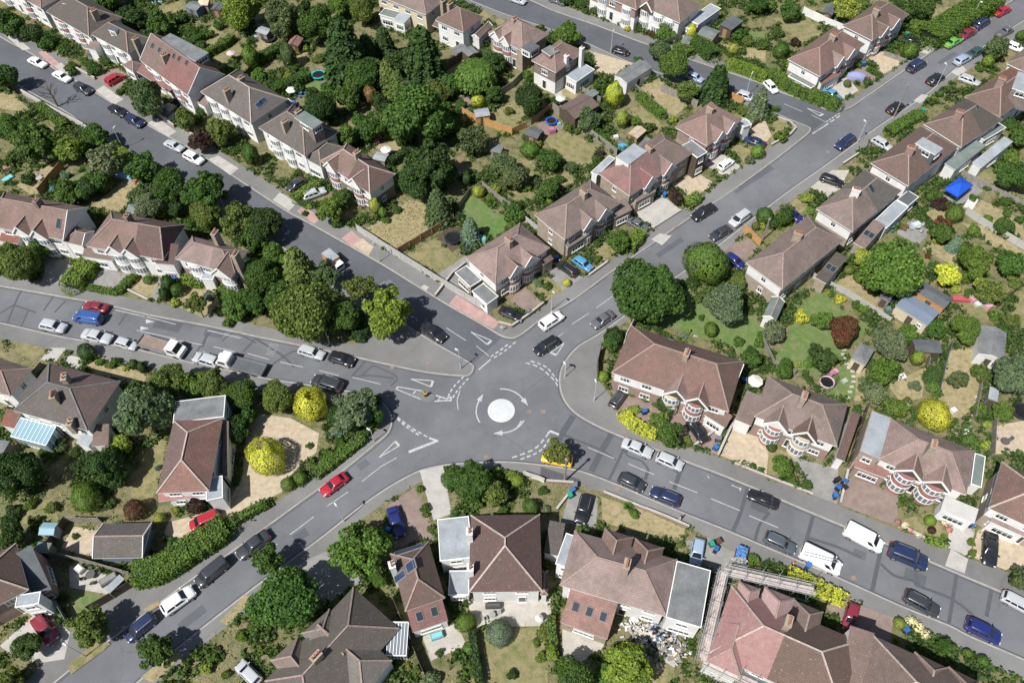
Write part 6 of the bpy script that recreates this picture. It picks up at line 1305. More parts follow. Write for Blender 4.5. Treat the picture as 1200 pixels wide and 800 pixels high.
    ms['_wp'] = [(X0(.19), w-.10, wr, 0), (X0(.81), w-.10, wr, 0), (X0(.19), -w+.10, wr, pi), (X0(.81), -w+.10, wr, pi)]
    if t in ('estate', 'suv', 'mpv'):
        q = MB()
        for s in (1, -1): q.bar((xt0+.3, s*(wt-.06), zr+.02), (xt1-.3, s*(wt-.06), zr+.02), .04, .05)
        ms['roof_rail'] = [mesh_of(q, 'metal', 'roof_rail')]
    CM[t] = (body, ms); return CM[t]
m, t_, b_ = _mat('yellow_plate', .5, .4); b_.inputs['Base Color'].default_value = (.6, .45, .05, 1)
PC = dict(black=(.012, .013, .016), grey=(.10, .105, .11), silver=(.42, .44, .46), white=(.72, .72, .71), navy=(.015, .025, .075), blue=(.03, .085, .27), lblue=(.08, .26, .44), red=(.36, .012, .025), wine=(.20, .02, .035), green=(.13, .36, .06), dgreen=(.02, .07, .06), yellow=(.80, .48, .02), sblue=(.28, .36, .46), charcoal=(.035, .038, .045), royal=(.012, .02, .13), grblue=(.07, .085, .10))
def car(t, xr, yr, xf, yf, c, label, z0=0, fit=True):
    L, W, H = CT[t][:3]; a, b = at(xr, yr, .7), at(xf, yf, .7); d = b-a; ctr = (a+b)/2; rz = atan2(d.y, d.x); s = max(.92, min(1.09, (d.length-.1)/L)) if fit else 1
    body, ms = car_meshes(t)
    o = empty('van' if t == 'van' else 'pickup_truck' if t == 'pickup' else 'car', (ctr.x, ctr.y, z0), rz); tag(o, label, 'van' if t == 'van' else 'pickup truck' if t == 'pickup' else 'car', 'vehicles on the roads and drives')
    child('body', body, o, PC[c], (0, 0, 0), 0, (s, s, s))
    for k, l in ms.items():
        if k[0] == '_': continue
        for m in l: child(k, m, o, PC[c], (0, 0, 0), 0, (s, s, s))
    for x, y, z, r in ms['_wp']:
        wo = child('wheel', ms['_tyre'], o, None, (x*s, y*s, z*s), r, (s, s, s)); child('rim', ms['_rim'], wo)
    return o
CARS = [
 ('saloon', 35, 69, 53, 77, 'white', 'white saloon at the kerb nearest the pink driveway, first in its row'), ('saloon', 64, 85, 81, 94, 'white', 'white car parked just before a dark one opposite the bare tree'),
 ('hatch', 88, 99, 107, 109, 'charcoal', 'charcoal hatchback parked behind two white cars on the top left road'), ('mpv', 128, 97, 142, 89, 'red', 'red family car on a brown driveway in front of the dark roofed semi', PZ),
 ('saloon', 129, 124.5, 147, 134.5, 'black', 'black saloon parked nose to tail with a navy hatchback'), ('hatch', 149, 137, 167, 146.5, 'navy', 'navy hatchback in front of the black saloon near the lamp'), ('saloon', 194, 166, 214, 175, 'silver', 'silver saloon parked beside the pale crossover on the top left road'),
 ('hatch', 217, 180, 237, 190, 'white', 'white hatchback with dark roof glass near the purple shrub tree'), ('estate', 194, 132, 206, 121, 'grey', 'grey car half hidden on a drive below the half red roof', PZ),
 ('hatch', 863, 109, 886, 117, 'silver', 'silver hatchback on the top side road partly under the spreading conifer'), ('hatch', 806, 87, 823, 94, 'sblue', 'pale blue car under the trees on the top side road'), ('hatch', 846, 101, 862, 108, 'charcoal', 'dark car in deep shade below the spreading conifer'),
 ('hatch', 725, 25, 743, 20, 'black', 'black hatchback on a pale forecourt beside the green garage door', PZ), ('hatch', 718, 57, 737, 62, 'black', 'black hatchback alone beside the lamp post on the top road'), ('hatch', 598, -3, 616, 3, 'silver', 'silver car at the top edge on the top road'),
 ('saloon', 645, -2, 662, 4, 'grey', 'grey car parked at the top edge before the hedged garden', PZ), ('saloon', 897, 171, 872, 161, 'navy', 'navy saloon parked across the front yard of the grey loft strip semi', PZ), ('hatch', 843, 198, 858, 187, 'white', 'white car on the driveway above the white gravel forecourt', PZ),
 ('mpv', 1064, 83, 1084, 71, 'navy', 'dark blue people carrier driving up the main road near the gravel drives'), ('hatch', 1087, 98, 1106, 87, 'black', 'black hatchback beside the leaning street lamp on the upper road'), ('hatch', 1041, 131, 1058, 121, 'black', 'black hatchback at the foot of the tall telegraph pole'),
 ('estate', 1000, 160, 981, 173, 'navy', 'dark blue estate coming down the main road past the side road mouth'), ('saloon', 1167, 17, 1183, 8, 'red', 'red saloon furthest up the main road'), ('suv', 1141, 33, 1158, 22, 'navy', 'navy four by four parked beside the tall roadside hedge'), ('saloon', 1125, 44, 1142, 34, 'wine', 'wine coloured saloon parked between the green car and a navy one'),
 ('saloon', 1108, 54, 1126, 44, 'green', 'lime green saloon parked on the upper main road'), ('pickup', 1169, 42, 1186, 33, 'grey', 'grey pickup truck coming down the upper main road'), ('saloon', 1135, 66, 1152, 56, 'dgreen', 'dark green saloon parked ahead of a silver blue hatchback'), ('hatch', 1119, 75, 1137, 65, 'sblue', 'silver blue hatchback parked behind the dark green saloon'),
 ('saloon', 1061, 47, 1078, 51, 'black', 'black car in the shaded drive of the upper brown semi', PZ), ('estate', 1129, 92, 1143, 97, 'silver', 'silver estate on a drive beside the dark half roof', PZ), ('hatch', 898, 96, 909, 107, 'white', 'white car at the bend of the top side road'), ('coupe', 970, 107, 982, 115, 'lblue', 'small light blue vintage car with pale roof on white pebbles', PZ),
 ('estate', 1027, 165, 1041, 173, 'silver', 'silver car on the drive in front of the inset flat roofed semi', PZ), ('hatch', 1181, 52, 1198, 59, 'white', 'white car on a drive close to the right edge', PZ),
 ('saloon', 123, 361, 101, 357, 'wine', 'wine red saloon parked behind the blue van'), ('van', 120, 375, 87, 370, 'blue', 'bright blue van on the left road beside a wine red saloon'), ('hatch', 48, 379, 77, 385, 'silver', 'silver hatchback at the far left of the left road'), ('saloon', 97, 390, 131, 398, 'silver', 'silver saloon with sunroof parked below the blue van'),
 ('hatch', 136, 399, 160, 406, 'silver', 'smaller silver hatchback parked before the brown bedded lorry'), ('hatch', 257, 426, 227, 417, 'silver', 'silver hatchback parked between two flatbed lorries'),
 ('hatch', 357, 211, 337, 222, 'charcoal', 'charcoal hatchback on a drive left of the clipped hedge', PZ), ('estate', 354, 232, 382, 222, 'silver', 'silver estate on the drive of the pinkish semi', PZ), ('saloon', 494, 380, 521, 398, 'black', 'black saloon in tree shade near the mouth of the top left road'),
 ('hatch', 674, 303, 692, 315, 'lblue', 'light blue hatchback on a front drive beside a black estate', PZ), ('estate', 676, 322, 653, 307, 'black', 'black estate backed in next to the light blue hatchback', PZ), ('saloon', 738, 258, 757, 268, 'grey', 'grey saloon parked beside the pale concrete forecourt', PZ), ('pickup', 837, 241, 812, 256, 'black', 'black pickup truck coming down the main road'),
 ('mpv', 877, 249, 857, 263, 'silver', 'silver people carrier parked beside the orange fence'), ('saloon', 855, 266, 833, 279, 'charcoal', 'charcoal saloon parked behind the round cypress on the main road'), ('saloon', 718, 366, 694, 382, 'grey', 'grey saloon coming towards the roundabout'), ('hatch', 633, 384, 659, 367, 'white', 'white hatchback leaving the roundabout up the main road'),
 ('saloon', 586, 362, 613, 374, 'black', 'black saloon parked on the corner drive above the give way line', PZ), ('suv', 653, 397, 627, 413, 'black', 'black car waiting at the give way line above the roundabout'), ('hatch', 853, 300, 869, 311, 'royal', 'blue car half hidden behind the round cypress', PZ),
 ('estate', 965, 208, 985, 215, 'black', 'black estate on a front drive above the two pale chimney stacks', PZ), ('hatch', 920, 247, 938, 257, 'royal', 'small royal blue car tucked behind a hedge on the right', PZ), ('estate', 350, 408, 380, 417, 'silver', 'silver estate parked at the kerb behind a black hatchback on the left road'), ('hatch', 386, 416, 415, 425, 'black', 'black hatchback parked closest to the hatched traffic island'),
 ('suv', 401, 455, 366, 444, 'charcoal', 'charcoal four by four under the golden bush on the left road'), ('coupe', 406, 556, 376, 578, 'red', 'bright red coupe on the lower left road near the roundabout'), ('hatch', 673, 541, 633, 533, 'yellow', 'yellow hatchback beneath the young street tree'), ('saloon', 729, 517, 765, 532, 'silver', 'silver saloon nearest the roundabout on the lower right road'),
 ('hatch', 769, 533, 801, 547, 'silver', 'silver hatchback parked in front of the silver saloon'), ('hatch', 725, 557, 756, 572, 'charcoal', 'charcoal hatchback with glass roof below the silver saloon'), ('estate', 797, 588, 763, 574, 'navy', 'navy estate parked behind the charcoal glass roofed hatchback'), ('estate', 717, 477, 734, 453, 'charcoal', 'charcoal estate on the drive of the roundabout corner semi', PZ),
 ('saloon', 827, 518, 808, 491, 'black', 'black saloon nose in to the round bays of the corner semi', PZ), ('suv', 688, 580, 679, 613, 'black', 'black four by four on the drive beside two recycling bins', PZ), ('saloon', 912, 591, 877, 577, 'black', 'black saloon heading left on the lower right road'), ('mpv', 256, 603, 224, 617, 'red', 'red car on the gravel drive beside the massive hedge', PZ),
 ('hatch', 43, 722, 63, 752, 'wine', 'dark red hatchback on the bottom left house drive', PZ), ('mpv', 181, 721, 148, 748, 'navy', 'navy people carrier parked last in the lower left row'), ('hatch', 189, 717, 228, 689, 'white', 'white hatchback parked behind the black van'), ('van', 266, 656, 230, 685, 'charcoal', 'long black panel van parked beside the clipped hedge'),
 ('saloon', 315, 624, 278, 652, 'charcoal', 'charcoal saloon parked ahead of the black van'), ('hatch', 303, 800, 280, 777, 'silver', 'silver hatchback on a drive left of the chalet bungalow', PZ), ('saloon', 459, 594, 470, 629, 'royal', 'bright blue saloon on the pink block drive beside the bright tree', PZ), ('hatch', 820, 630, 814, 663, 'sblue', 'pale blue hatchback by the recycling bins beside the flat side roof', PZ),
 ('estate', 896, 627, 933, 644, 'grblue', 'blue grey estate parked behind the white van with roof rack'), ('van', 989, 618, 1035, 642, 'white', 'white van with yellow rear marks on the far side of the lower right road'), ('van', 937, 644, 986, 668, 'white', 'white van with a ladder on its ribbed roof'), ('suv', 1040, 642, 1088, 662, 'navy', 'navy four by four parked after the white van on the lower right road'),
 ('estate', 1059, 695, 1102, 718, 'charcoal', 'charcoal estate parked opposite the navy four by four'), ('hatch', 1001, 707, 993, 738, 'wine', 'dark red hatchback on the drive between rose roof and white flowers', PZ), ('hatch', 1131, 728, 1174, 749, 'royal', 'deep blue hatchback parked lowest on the lower right road'), ('saloon', 1161, 624, 1159, 663, 'black', 'black saloon on the block drive beside a wheelie bin', PZ), ('estate', 1177, 697, 1213, 716, 'silver', 'silver estate cut off by the right edge'),
]
for c in CARS: car(*c[:7], z0=c[7] if len(c) > 7 else .004)
# roof ladder of the white van (lies on the van)
def at_car(xr, yr, xf, yf): a, b = at(xr, yr, .7), at(xf, yf, .7); return (a+b)/2, atan2((b-a).y, (b-a).x)
p, rz = at_car(937, 644, 986, 668)
mb = MB()
for s in (-.2, .2): mb.bar((-2.2, s, 0), (2.0, s, 0), .06, .08)
for i in range(12): mb.bar((-2.1+i*.36, -.2, 0), (-2.1+i*.36, .2, 0), .04, .04)
o = mb.build('ladder', 'metal'); o.location = (p.x-.3, p.y-.2, 2.22); o.rotation_euler = (0, 0, rz+.25); tag(o, 'metal ladder lying across the white van roof', 'ladder')
def flatbed(xr, yr, xf, yf, bed, label, cab='white'):
    a, b = at(xr, yr, .9), at(xf, yf, .9); d = b-a; c = (a+b)/2; rz = atan2(d.y, d.x); s = d.length/6.4
    o = empty('flatbed_lorry', (c.x, c.y, .004), rz); tag(o, label, 'lorry', 'vehicles on the roads and drives')
    mb = MB(); L = 6.4; w = 1.0
    pr = [(1.15, .5), (1.15, 2.05), (1.3, 2.2), (2.3, 2.15), (2.75, 1.35), (3.15, 1.1), (3.2, .5)]
    for i in range(len(pr)-1):
        (x0, z0), (x1, z1) = pr[i], pr[i+1]; mb.face([(x0, -w, z0), (x0, w, z0), (x1, w, z1), (x1, -w, z1)][::-1] if False else [(x0, w, z0), (x0, -w, z0), (x1, -w, z1), (x1, w, z1)])
    mb.face([(x, -w, z) for x, z in pr][::-1]); mb.face([(x, w, z) for x, z in pr]); bo = mb.build('cab', 'paint', o); bo.color = (*PC[cab], 1)
    g = MB(); g.face([(2.36, -.85, 2.08), (2.74, -.9, 1.42), (2.74, .9, 1.42), (2.36, .85, 2.08)]); g.build('windscreen', 'glass_car', o)
    for sg in (1, -1):
        g = MB(); P = [(1.5, sg*1.01, 1.35), (2.55, sg*1.01, 1.35), (2.25, sg*1.01, 2.0), (1.5, sg*1.01, 2.0)]; g.face(P if sg < 0 else P[::-1]); g.build('side_window', 'glass_car', o)
    mb = MB(); mb.box(-3.2, -1.02, .72, 1.05, 1.02, .84); mb.build('bed', bed, o)
    mb = MB()
    for P in ((-3.2, -1.06, 1.05, -1.02), (-3.2, 1.02, 1.05, 1.06), (-3.24, -1.06, -3.2, 1.06), (1.0, -1.02, 1.05, 1.02)): mb.box(P[0], P[1], .7, P[2], P[3], 1.18)
    mb.build('drop_sides', 'metal', o)
    for x in (-2.1, 2.35):
        for y in (-.9, .9): q = MB(); q.tube((x, y-.12, .36), (x, y+.12, .36), .36, .36, 16); q.build('wheel', 'rubber', o)
    o.scale = (s, 1, 1); return o
flatbed(164, 398, 215, 413, 'brown_paving', 'white cabbed flatbed lorry with empty brown bed'); flatbed(309, 434, 254, 420, 'felt_dark', 'white cabbed flatbed lorry with black covered bed')
# box truck in the tree shade
a, b = at(380, 297, 1), at(402, 316, 1); c = (a+b)/2; rz = atan2((b-a).y, (b-a).x)
o = empty('box_truck', (c.x, c.y, .004), rz); tag(o, 'small box truck with pale roof and orange side in tree shade', 'truck', 'vehicles on the roads and drives')
mb = MB(); mb.box(-2.6, -1.05, .6, 1.2, 1.05, 2.7, 0, None, 1); mb.build('box', ['wood_orange', 'felt_light'], o); mb = MB(); mb.box(1.25, -.95, .45, 2.7, .95, 1.9); mb.build('cab', 'white', o)
mb = MB(); mb.box(2.5, -.8, 1.2, 2.72, .8, 1.8); mb.build('windscreen', 'glass_car', o)
for x in (-1.7, 1.9):
    for y in (-.85, .85): q = MB(); q.tube((x, y-.12, .36), (x, y+.12, .36), .36, .36, 14); q.build('wheel', 'rubber', o)
o.scale = (.72, .8, .85)
# car under a lavender cover
a, b = at(994, 88, .6), at(1015, 91, .6); c = (a+b)/2; mb = MB(); mb.lathe([(2.25, 0), (2.2, .5), (1.9, .85), (1.2, 1.25), (.5, 1.42), (.01, 1.45)], 20)
o = mb.build('covered_car', 'plain', smooth=True); o.color = (.26, .28, .48, 1); o.location = (c.x, c.y, PZ); o.scale = (1, .46, 1); o.rotation_euler = (0, 0, atan2((b-a).y, (b-a).x)); tag(o, 'car under a lavender blue cover on a brown drive', 'covered car', 'vehicles on the roads and drives')
# ------------------------------------------------------------------ fences and walls
def fence(pts, h, mat, label, name='fence', post='wood_grey', rail=False, w=.06, gap=2.4, nopost=False):
    P = [at(x, y, PZ) for x, y in pts]; c = P[0]; o = empty(name, (c.x, c.y, PZ)); tag(o, label, 'wall' if 'wall' in name else 'fence', 'garden fences and walls')
    mb = MB(); cb = MB(); r = random.Random(len(label))
    def post1(q):
        pb = MB(); pb.bar(Vector((q.x, q.y, 0)), Vector((q.x, q.y, h+.1)), .11, .11); pb.build('post', post, o)
    for a, b in zip(P, P[1:]):
        L = (b-a).length; n = max(1, round(L/gap)); d = (b-a)/L
        for i in range(n):
            p, q = a+d*(L*i/n), a+d*(L*(i+1)/n); hh = h*(1+r.uniform(-.03, .03)) if not nopost else h
            p2, q2 = p-c, q-c; p2.z = q2.z = hh/2
            if nopost: mb.bar(p2, q2, w, hh-.02)
            else: m1 = MB(); m1.bar(p2+d*.055, q2-d*.055, w, hh-.02); m1.build('panel', mat, o)
            if nopost: cb.bar(Vector((p2.x, p2.y, h+.03)), Vector((q2.x, q2.y, h+.03)), w+.08, .07)
            if not nopost: post1(p2)
    if not nopost: post1(P[-1]-c)
    if nopost: mb.build('wall', mat, o); cb.build('coping', 'concrete', o)
    return o
FN = [([(419, 271), (470, 304), (520, 335), (571, 366)], 1.8, 'render_grey', 'long pale concrete panel fence beside the top left road', 'concrete'), ([(467, 299), (532, 260)], 1.8, 'wood', 'brown timber fence between rough meadow and dry lawn', 'wood'), ([(542, 134), (558, 143), (578, 150), (600, 159)], 1.7, 'wood_orange', 'new orange timber fence below the blue roofed shed', 'wood_orange'),
      ([(600, 158), (616, 150)], 1.6, 'wood_orange', 'short orange fence by the small dark shed', 'wood'), ([(622, 147), (647, 129)], 1.8, 'wood', 'brown fence on the top side of the blue trampoline terrace', 'wood_grey'), ([(647, 129), (685, 155), (722, 183)], 1.8, 'wood_grey', 'long weathered grey fence along the mown square lawn', 'concrete'),
      ([(682, 110), (703, 122)], 1.7, 'wood_grey', 'grey fence between maroon roof and yellow conifer', 'wood_grey'), ([(774, 107), (795, 116), (816, 126)], 1.7, 'wood_grey', 'silvered fence across the dry strip lawn', 'concrete'), ([(855, 115), (870, 122)], 1.5, 'wood_orange', 'short orange fence under the spreading conifer', 'wood_orange'),
      ([(880, 151), (900, 137)], 1.2, 'wood_dark', 'low dark fence around the beige yard', 'wood_dark'), ([(940, 17), (963, 28), (987, 38)], 1.8, 'render_white', 'white panel fence behind the corner semi', 'white'), ([(565, 220), (583, 235), (601, 248)], 1.7, 'wood_grey', 'grey fence beside the green lawn with the yellow bush', 'wood_grey'),
      ([(615, 260), (636, 277), (657, 296)], 1.6, 'render_grey', 'pale side passage fence between two brown semis', 'concrete'), ([(57, 646), (80, 612)], 1.8, 'wood_dark', 'dark fence beside the small greenhouse', 'wood_grey'), ([(80, 611), (120, 612)], 1.6, 'wood_grey', 'grey fence at the back of the gravel yard', 'wood_grey'),
      ([(57, 650), (100, 659), (156, 675)], 1.7, 'wood_grey', 'long fence between gravel yard and white terrace', 'wood_grey'), ([(163, 683), (135, 700), (107, 716)], 1.9, 'wood_dark', 'tall dark fence along the lower left pavement', 'wood_grey'), ([(62, 697), (72, 712), (82, 729)], 1.6, 'felt_green', 'green painted fence beside the concrete drive', 'felt_green'),
      ([(1125, 207), (1160, 225), (1215, 252)], 1.5, 'wood_grey', 'grey fence with planting above the straw lawns at right', 'concrete'), ([(1130, 250), (1160, 270), (1205, 296)], 1.5, 'render_grey', 'pale picket like fence between two straw lawns', 'concrete'), ([(1200, 335), (1185, 345), (1167, 362)], 1.4, 'wood_dark', 'dark fence near the right edge garden clutter', 'wood_dark'),
      ([(952, 326), (990, 345), (1042, 378)], 1.3, 'render_grey', 'pale fence between green lawn and straw lawn', 'concrete'), ([(1112, 406), (1104, 432), (1097, 463)], 1.7, 'felt_green', 'thin green trellis fence between two straw gardens', 'felt_green'), ([(1165, 478), (1162, 505), (1160, 536)], 1.7, 'wood_grey', 'grey fence below the big grey green tree', 'wood_grey'),
      ([(1014, 478), (1005, 505), (992, 548)], 1.7, 'wood_dark', 'dark fence in the passage left of the weathered flat roof', 'wood_grey'), ([(704, 411), (700, 428), (700, 446)], 1.8, 'wood_dark', 'dark fence at the pavement corner of the roundabout semi', 'wood_dark'), ([(743, 378), (733, 398), (727, 420)], 1.7, 'render_white', 'white fence along the left side of the corner semi', 'white'),
      ([(460, 700), (478, 745), (498, 792)], 1.8, 'wood_dark', 'dark fence between chalet bungalow and solar house', 'wood_grey'), ([(505, 97), (525, 82), (545, 67)], 1.8, 'wood_dark', 'dark fence running down from the sheds to the conifers', 'wood_grey'), ([(588, 112), (600, 104), (612, 92)], 1.7, 'wood_grey', 'grey close board fence above the dark round tree', 'wood_grey'),
      ([(75, 197), (62, 212), (48, 229)], 1.8, 'wood_orange', 'orange brown fence at the picnic table garden', 'wood'), ([(870, 270), (880, 278), (890, 288)], 1.5, 'wood_orange', 'short orange fence beside the silver people carrier', 'wood_orange'), ([(1016, 203), (1005, 212)], 1.2, 'wood_grey', 'small grey fence on the drive near the inset roof', 'wood_grey'),
      ([(478, 186), (483, 172), (470, 163)], 1.6, 'wood_dark', 'dark fence round the white parasol garden', 'wood_dark'), ([(1035, 65), (1060, 74)], 1.0, 'wood_grey', 'low fence beside the gravel drive of the upper semis', 'wood_grey'), ([(892, 400), (905, 428), (930, 440)], 1.5, 'wood_grey', 'fence round the green lawn corner below the green roofed outbuilding', 'wood_grey'),
      ([(846, 345), (838, 360)], 1.5, 'wood_grey', 'short garden fence by the silvery tree', 'wood_grey'), ([(232, 60), (212, 72)], 1.5, 'wood_grey', 'short fence behind the half red roof', 'wood_grey'), ([(285, 95), (310, 70), (325, 58)], 1.5, 'wood_dark', 'dark fence between the top gardens left of the conifers', 'wood_dark'), ([(1090, 398), (1085, 432)], 1.4, 'wood_grey', 'fence below the slate blue roofed shed', 'wood_grey'),
      ([(738, 100), (760, 118), (786, 142)], 1.3, 'wood_grey', 'low fence dividing the two long dry lawns', 'wood_grey'), ([(538, 245), (550, 228), (565, 220)], 1.5, 'wood_grey', 'fence at the top of the green lawn by the tall conifer', 'wood_grey'), ([(1140, 490), (1150, 440), (1145, 418)], 1.2, 'wood_grey', 'low fence below the white gabled garage', 'wood_grey')]
for pts, h, m_, lab, po in FN: fence(pts, h, m_, lab, 'fence', po)
WL = [([(840, 536), (850, 514), (860, 493)], .9, 'brick_red', 'red brick wall dividing the two front drives'), ([(983, 591), (988, 570), (992, 552)], .8, 'brick_red', 'low red brick wall beside the row of blue bins'), ([(860, 544), (900, 560), (926, 570), (952, 580)], .5, 'brick_red', 'low pink brick front wall along the lower right road'), ([(757, 597), (782, 607), (807, 618)], .6, 'brick_red', 'low red brick wall behind the walking person'),
      ([(707, 577), (732, 587), (757, 597)], .5, 'brick_red', 'low brick wall in front of the spiky plant'), ([(640, 565), (672, 567)], .7, 'brick_red', 'low brick wall behind the young street tree'), ([(613, 556), (632, 562), (638, 565)], .9, 'render_white', 'white rendered wall with pillars below the roundabout'), ([(652, 598), (666, 580)], .6, 'brick_dark', 'thin dark brick wall beside the recycling bins'),
      ([(27, 110), (62, 130), (100, 150)], 1.0, 'render_grey', 'long grey garden wall on the left of the top left road'), ([(100, 150), (130, 170)], .8, 'render_grey', 'grey wall section next to the leafless tree'), ([(150, 340), (174, 352)], .3, 'brick_red', 'tiny brick edging of the dry front lawn'), ([(584, 380), (600, 384), (619, 371), (637, 357)], .7, 'brick_red', 'low brick corner wall near the give way line'),
      ([(510, 348), (530, 322), (545, 310)], .6, 'brick_red', 'red brick edging around the dry lawn and patio'), ([(903, 172), (925, 160), (932, 152), (925, 145), (905, 138)], .6, 'brick_buff', 'curved low wall at the side road corner'), ([(987, 194), (1005, 182)], .6, 'brick_dark', 'short dark wall beside the silver car drive'), ([(920, 40+125), (910, 172)], .3, 'brick_buff', 'tiny corner wall'),
      ([(175, 128), (205, 150)], .7, 'brick_buff', 'front wall under the grey green drive tree'), ([(212, 152), (244, 170)], .7, 'brick_buff', 'front wall under the dark purple tree'), ([(80, 76), (112, 94)], .6, 'brick_buff', 'front wall beside two white parked cars'), ([(845, 500), (812, 524)], .6, 'brick_red', 'brick wall end beside the black saloon'), ([(1055, 616), (1085, 632), (1108, 640)], .35, 'brick_red', 'low edging wall of the flowered garden'),
      ([(690, 324), (712, 308)], .5, 'brick_buff', 'low wall near the yellow ball bush'), ([(798, 247), (765, 268)], .3, 'brick_buff', 'thin wall edging the pale concrete forecourt')]
for pts, h, m_, lab in WL:
    if 'tiny corner' not in lab: fence(pts, h, m_, lab, 'garden_wall', w=.24, nopost=True)
mb = MB()
# ------------------------------------------------------------------ street lamps, poles, signs
def lamp(x, y, arm, label, h=5.0):
    p = at(x, y, 0); o = empty('street_lamp', (p.x, p.y, 0), RAD(arm)); tag(o, label, 'street lamp', 'street lamps')
    mb = MB(); mb.tube((0, 0, 0), (0, 0, 1.2), .085, .08, 8); mb.tube((0, 0, 1.2), (0, 0, h-.1), .055, .042, 8); mb.build('post', 'lamp_grey', o)
    mb = MB(); mb.tube((0, 0, h-.12), (.12, 0, h), .04, .035, 6); mb.build('arm', 'lamp_grey', o)
    mb = MB(); mb.tube((.08, 0, h+.02), (.62, 0, h+.09), .10, .13, 8); mb.box(.1, -.12, h-.04, .62, .12, h+.03); mb.build('lamp_head', 'lamp_grey', o); mb = MB(); mb.box(.2, -.09, h-.07, .58, .09, h-.042); mb.build('lens', 'lens', o)
for x, y, arm, l in ((715.7, 62, 60, 'street lamp beside the lone black hatchback on the top road'), (1004.5, 168, 125, 'street lamp opposite the side road mouth on the main road'), (1097.5, 101, 125, 'leaning looking street lamp beside a black hatchback, upper main road'), (1136, 27, -60, 'street lamp in front of the tall roadside hedge'),
                     (145, 175, 50, 'street lamp on the left side of the top left road'), (444.5, 307.5, 230, 'street lamp beside the long pale panel fence'), (646, 364, -50, 'street lamp behind the white hatchback near the roundabout'), (540, 432.5, 150, 'street lamp on the pointed pavement corner left of the roundabout'), (696, 470, 100, 'street lamp on the wide pavement right of the roundabout'),
                     (403.5, 611, 130, 'street lamp on the lower left road kerb above the bright tree'), (438.7, 517.5, 150, 'short lamp column at the corner below the silvery tree'), (101, 769, 150, 'street lamp on the verge at the bottom left'), (262, 242, 50, 'street lamp among the trees on the top left road'), (874, 112, 60, 'street lamp by the silver car on the top side road'), (386, 402, -60, 'street lamp at the edge of the big tree clump on the left road'), (662, 442, 120, 'sign and lamp column on the kerb right of the roundabout')):
    lamp(x, y, arm, l, 3.4 if 'short' in l or 'sign and' in l else 5.0)
def sign(x, y, h, kind, label, rz=0):
    p = at(x, y, PZ); o = empty('road_sign', (p.x, p.y, PZ), rz); tag(o, label, 'sign', 'road signs')
    mb = MB(); mb.tube((0, 0, 0), (0, 0, h), .04, .04, 6); mb.build('post', 'lamp_grey', o)
    mb = MB(); mb.tube((0, -.05, h-.35), (0, -.08, h-.35), .32, .32, 20); d = mb.build('sign_plate', 'plain', o); d.color = (*kind, 1); mb = MB(); mb.tube((0, -.081, h-.35), (0, -.09, h-.35), .22, .22, 16); mb.build('sign_face', 'white', d)
sign(541, 431, 2.6, (.03, .12, .45), 'round blue sign near the pointed pavement corner', .4); sign(662, 434, 2.4, (.03, .12, .45), 'round blue sign on the wide pavement kerb right of the roundabout', -.5); sign(441, 494, 2.2, (.03, .12, .45), 'round blue sign in the shade at the left roundabout corner', .9); sign(588, 388, 1.5, (.6, .62, .65), 'small pale street name post on the pink paving end', .3)
def pole(x, y, h, label, r=.14):
    p = at(x, y, PZ); o = empty('telegraph_pole', (p.x, p.y, PZ)); tag(o, label, 'telegraph pole', 'telegraph poles')
    mb = MB(); mb.tube((0, 0, 0), (0, 0, h), r, r*.7, 8); mb.build('pole', 'wood_grey', o); mb = MB(); mb.tube((0, 0, h-.5), (0, 0, h-.25), .22, .22, 10)
    for k in range(6): a = k*pi/3; mb.tube((0, 0, h-.3), (.28*cos(a), .28*sin(a), h-.28), .02, .03, 5)
    mb.build('insulator_ring', 'metal', o)
    mb = MB()
    for k in range(10): s = 1 if k % 2 else -1; mb.tube((0, 0, 2+k*.42), (s*.26, 0, 2+k*.42), .015, .015, 4)
    mb.build('climbing_steps', 'metal', o)
pole(1047.5, 137, 7.6, 'telegraph pole with black hatchback at its foot'); pole(661.5, 564, 7.0, 'telegraph pole behind the young street tree near the roundabout'); pole(893, 282, 5.5, 'telegraph pole on the main road near the silver people carrier')
# bollard on the island
p = at(499, 464, .1); o = empty('traffic_bollard', (p.x, p.y, .1)); tag(o, 'yellow and black bollard on the small traffic island', 'bollard')
mb = MB(); mb.box(-.2, -.12, 0, .2, .12, .62); mb.build('base', 'black', o); mb = MB(); mb.box(-.2, -.13, .62, .2, .13, 1.15); q = mb.build('beacon', 'plain', o); q.color = (.85, .5, .02, 1); mb = MB(); mb.lathe([(.16, 1.15), (.14, 1.22), (.01, 1.25)], 10); mb.build('cap', 'black', o)
# manholes
for i, (x, y) in enumerate(((620, 482), (723, 572), (731, 506), (636.5, 482), (453, 575), (1000, 677), (792, 266), (570, 535), (460, 431), (502, 426), (970, 178), (555, 322), (620, 322))):
    p = at(x, y, 0); q = MB(); zz = .021 if i in (0, 3, 4, 10, 7) else PZ+.011; q.box(p.x-.35, p.y-.3, zz-.01, p.x+.35, p.y+.3, zz); tag(q.build('manhole_cover', 'brown_paving'), kind='structure')
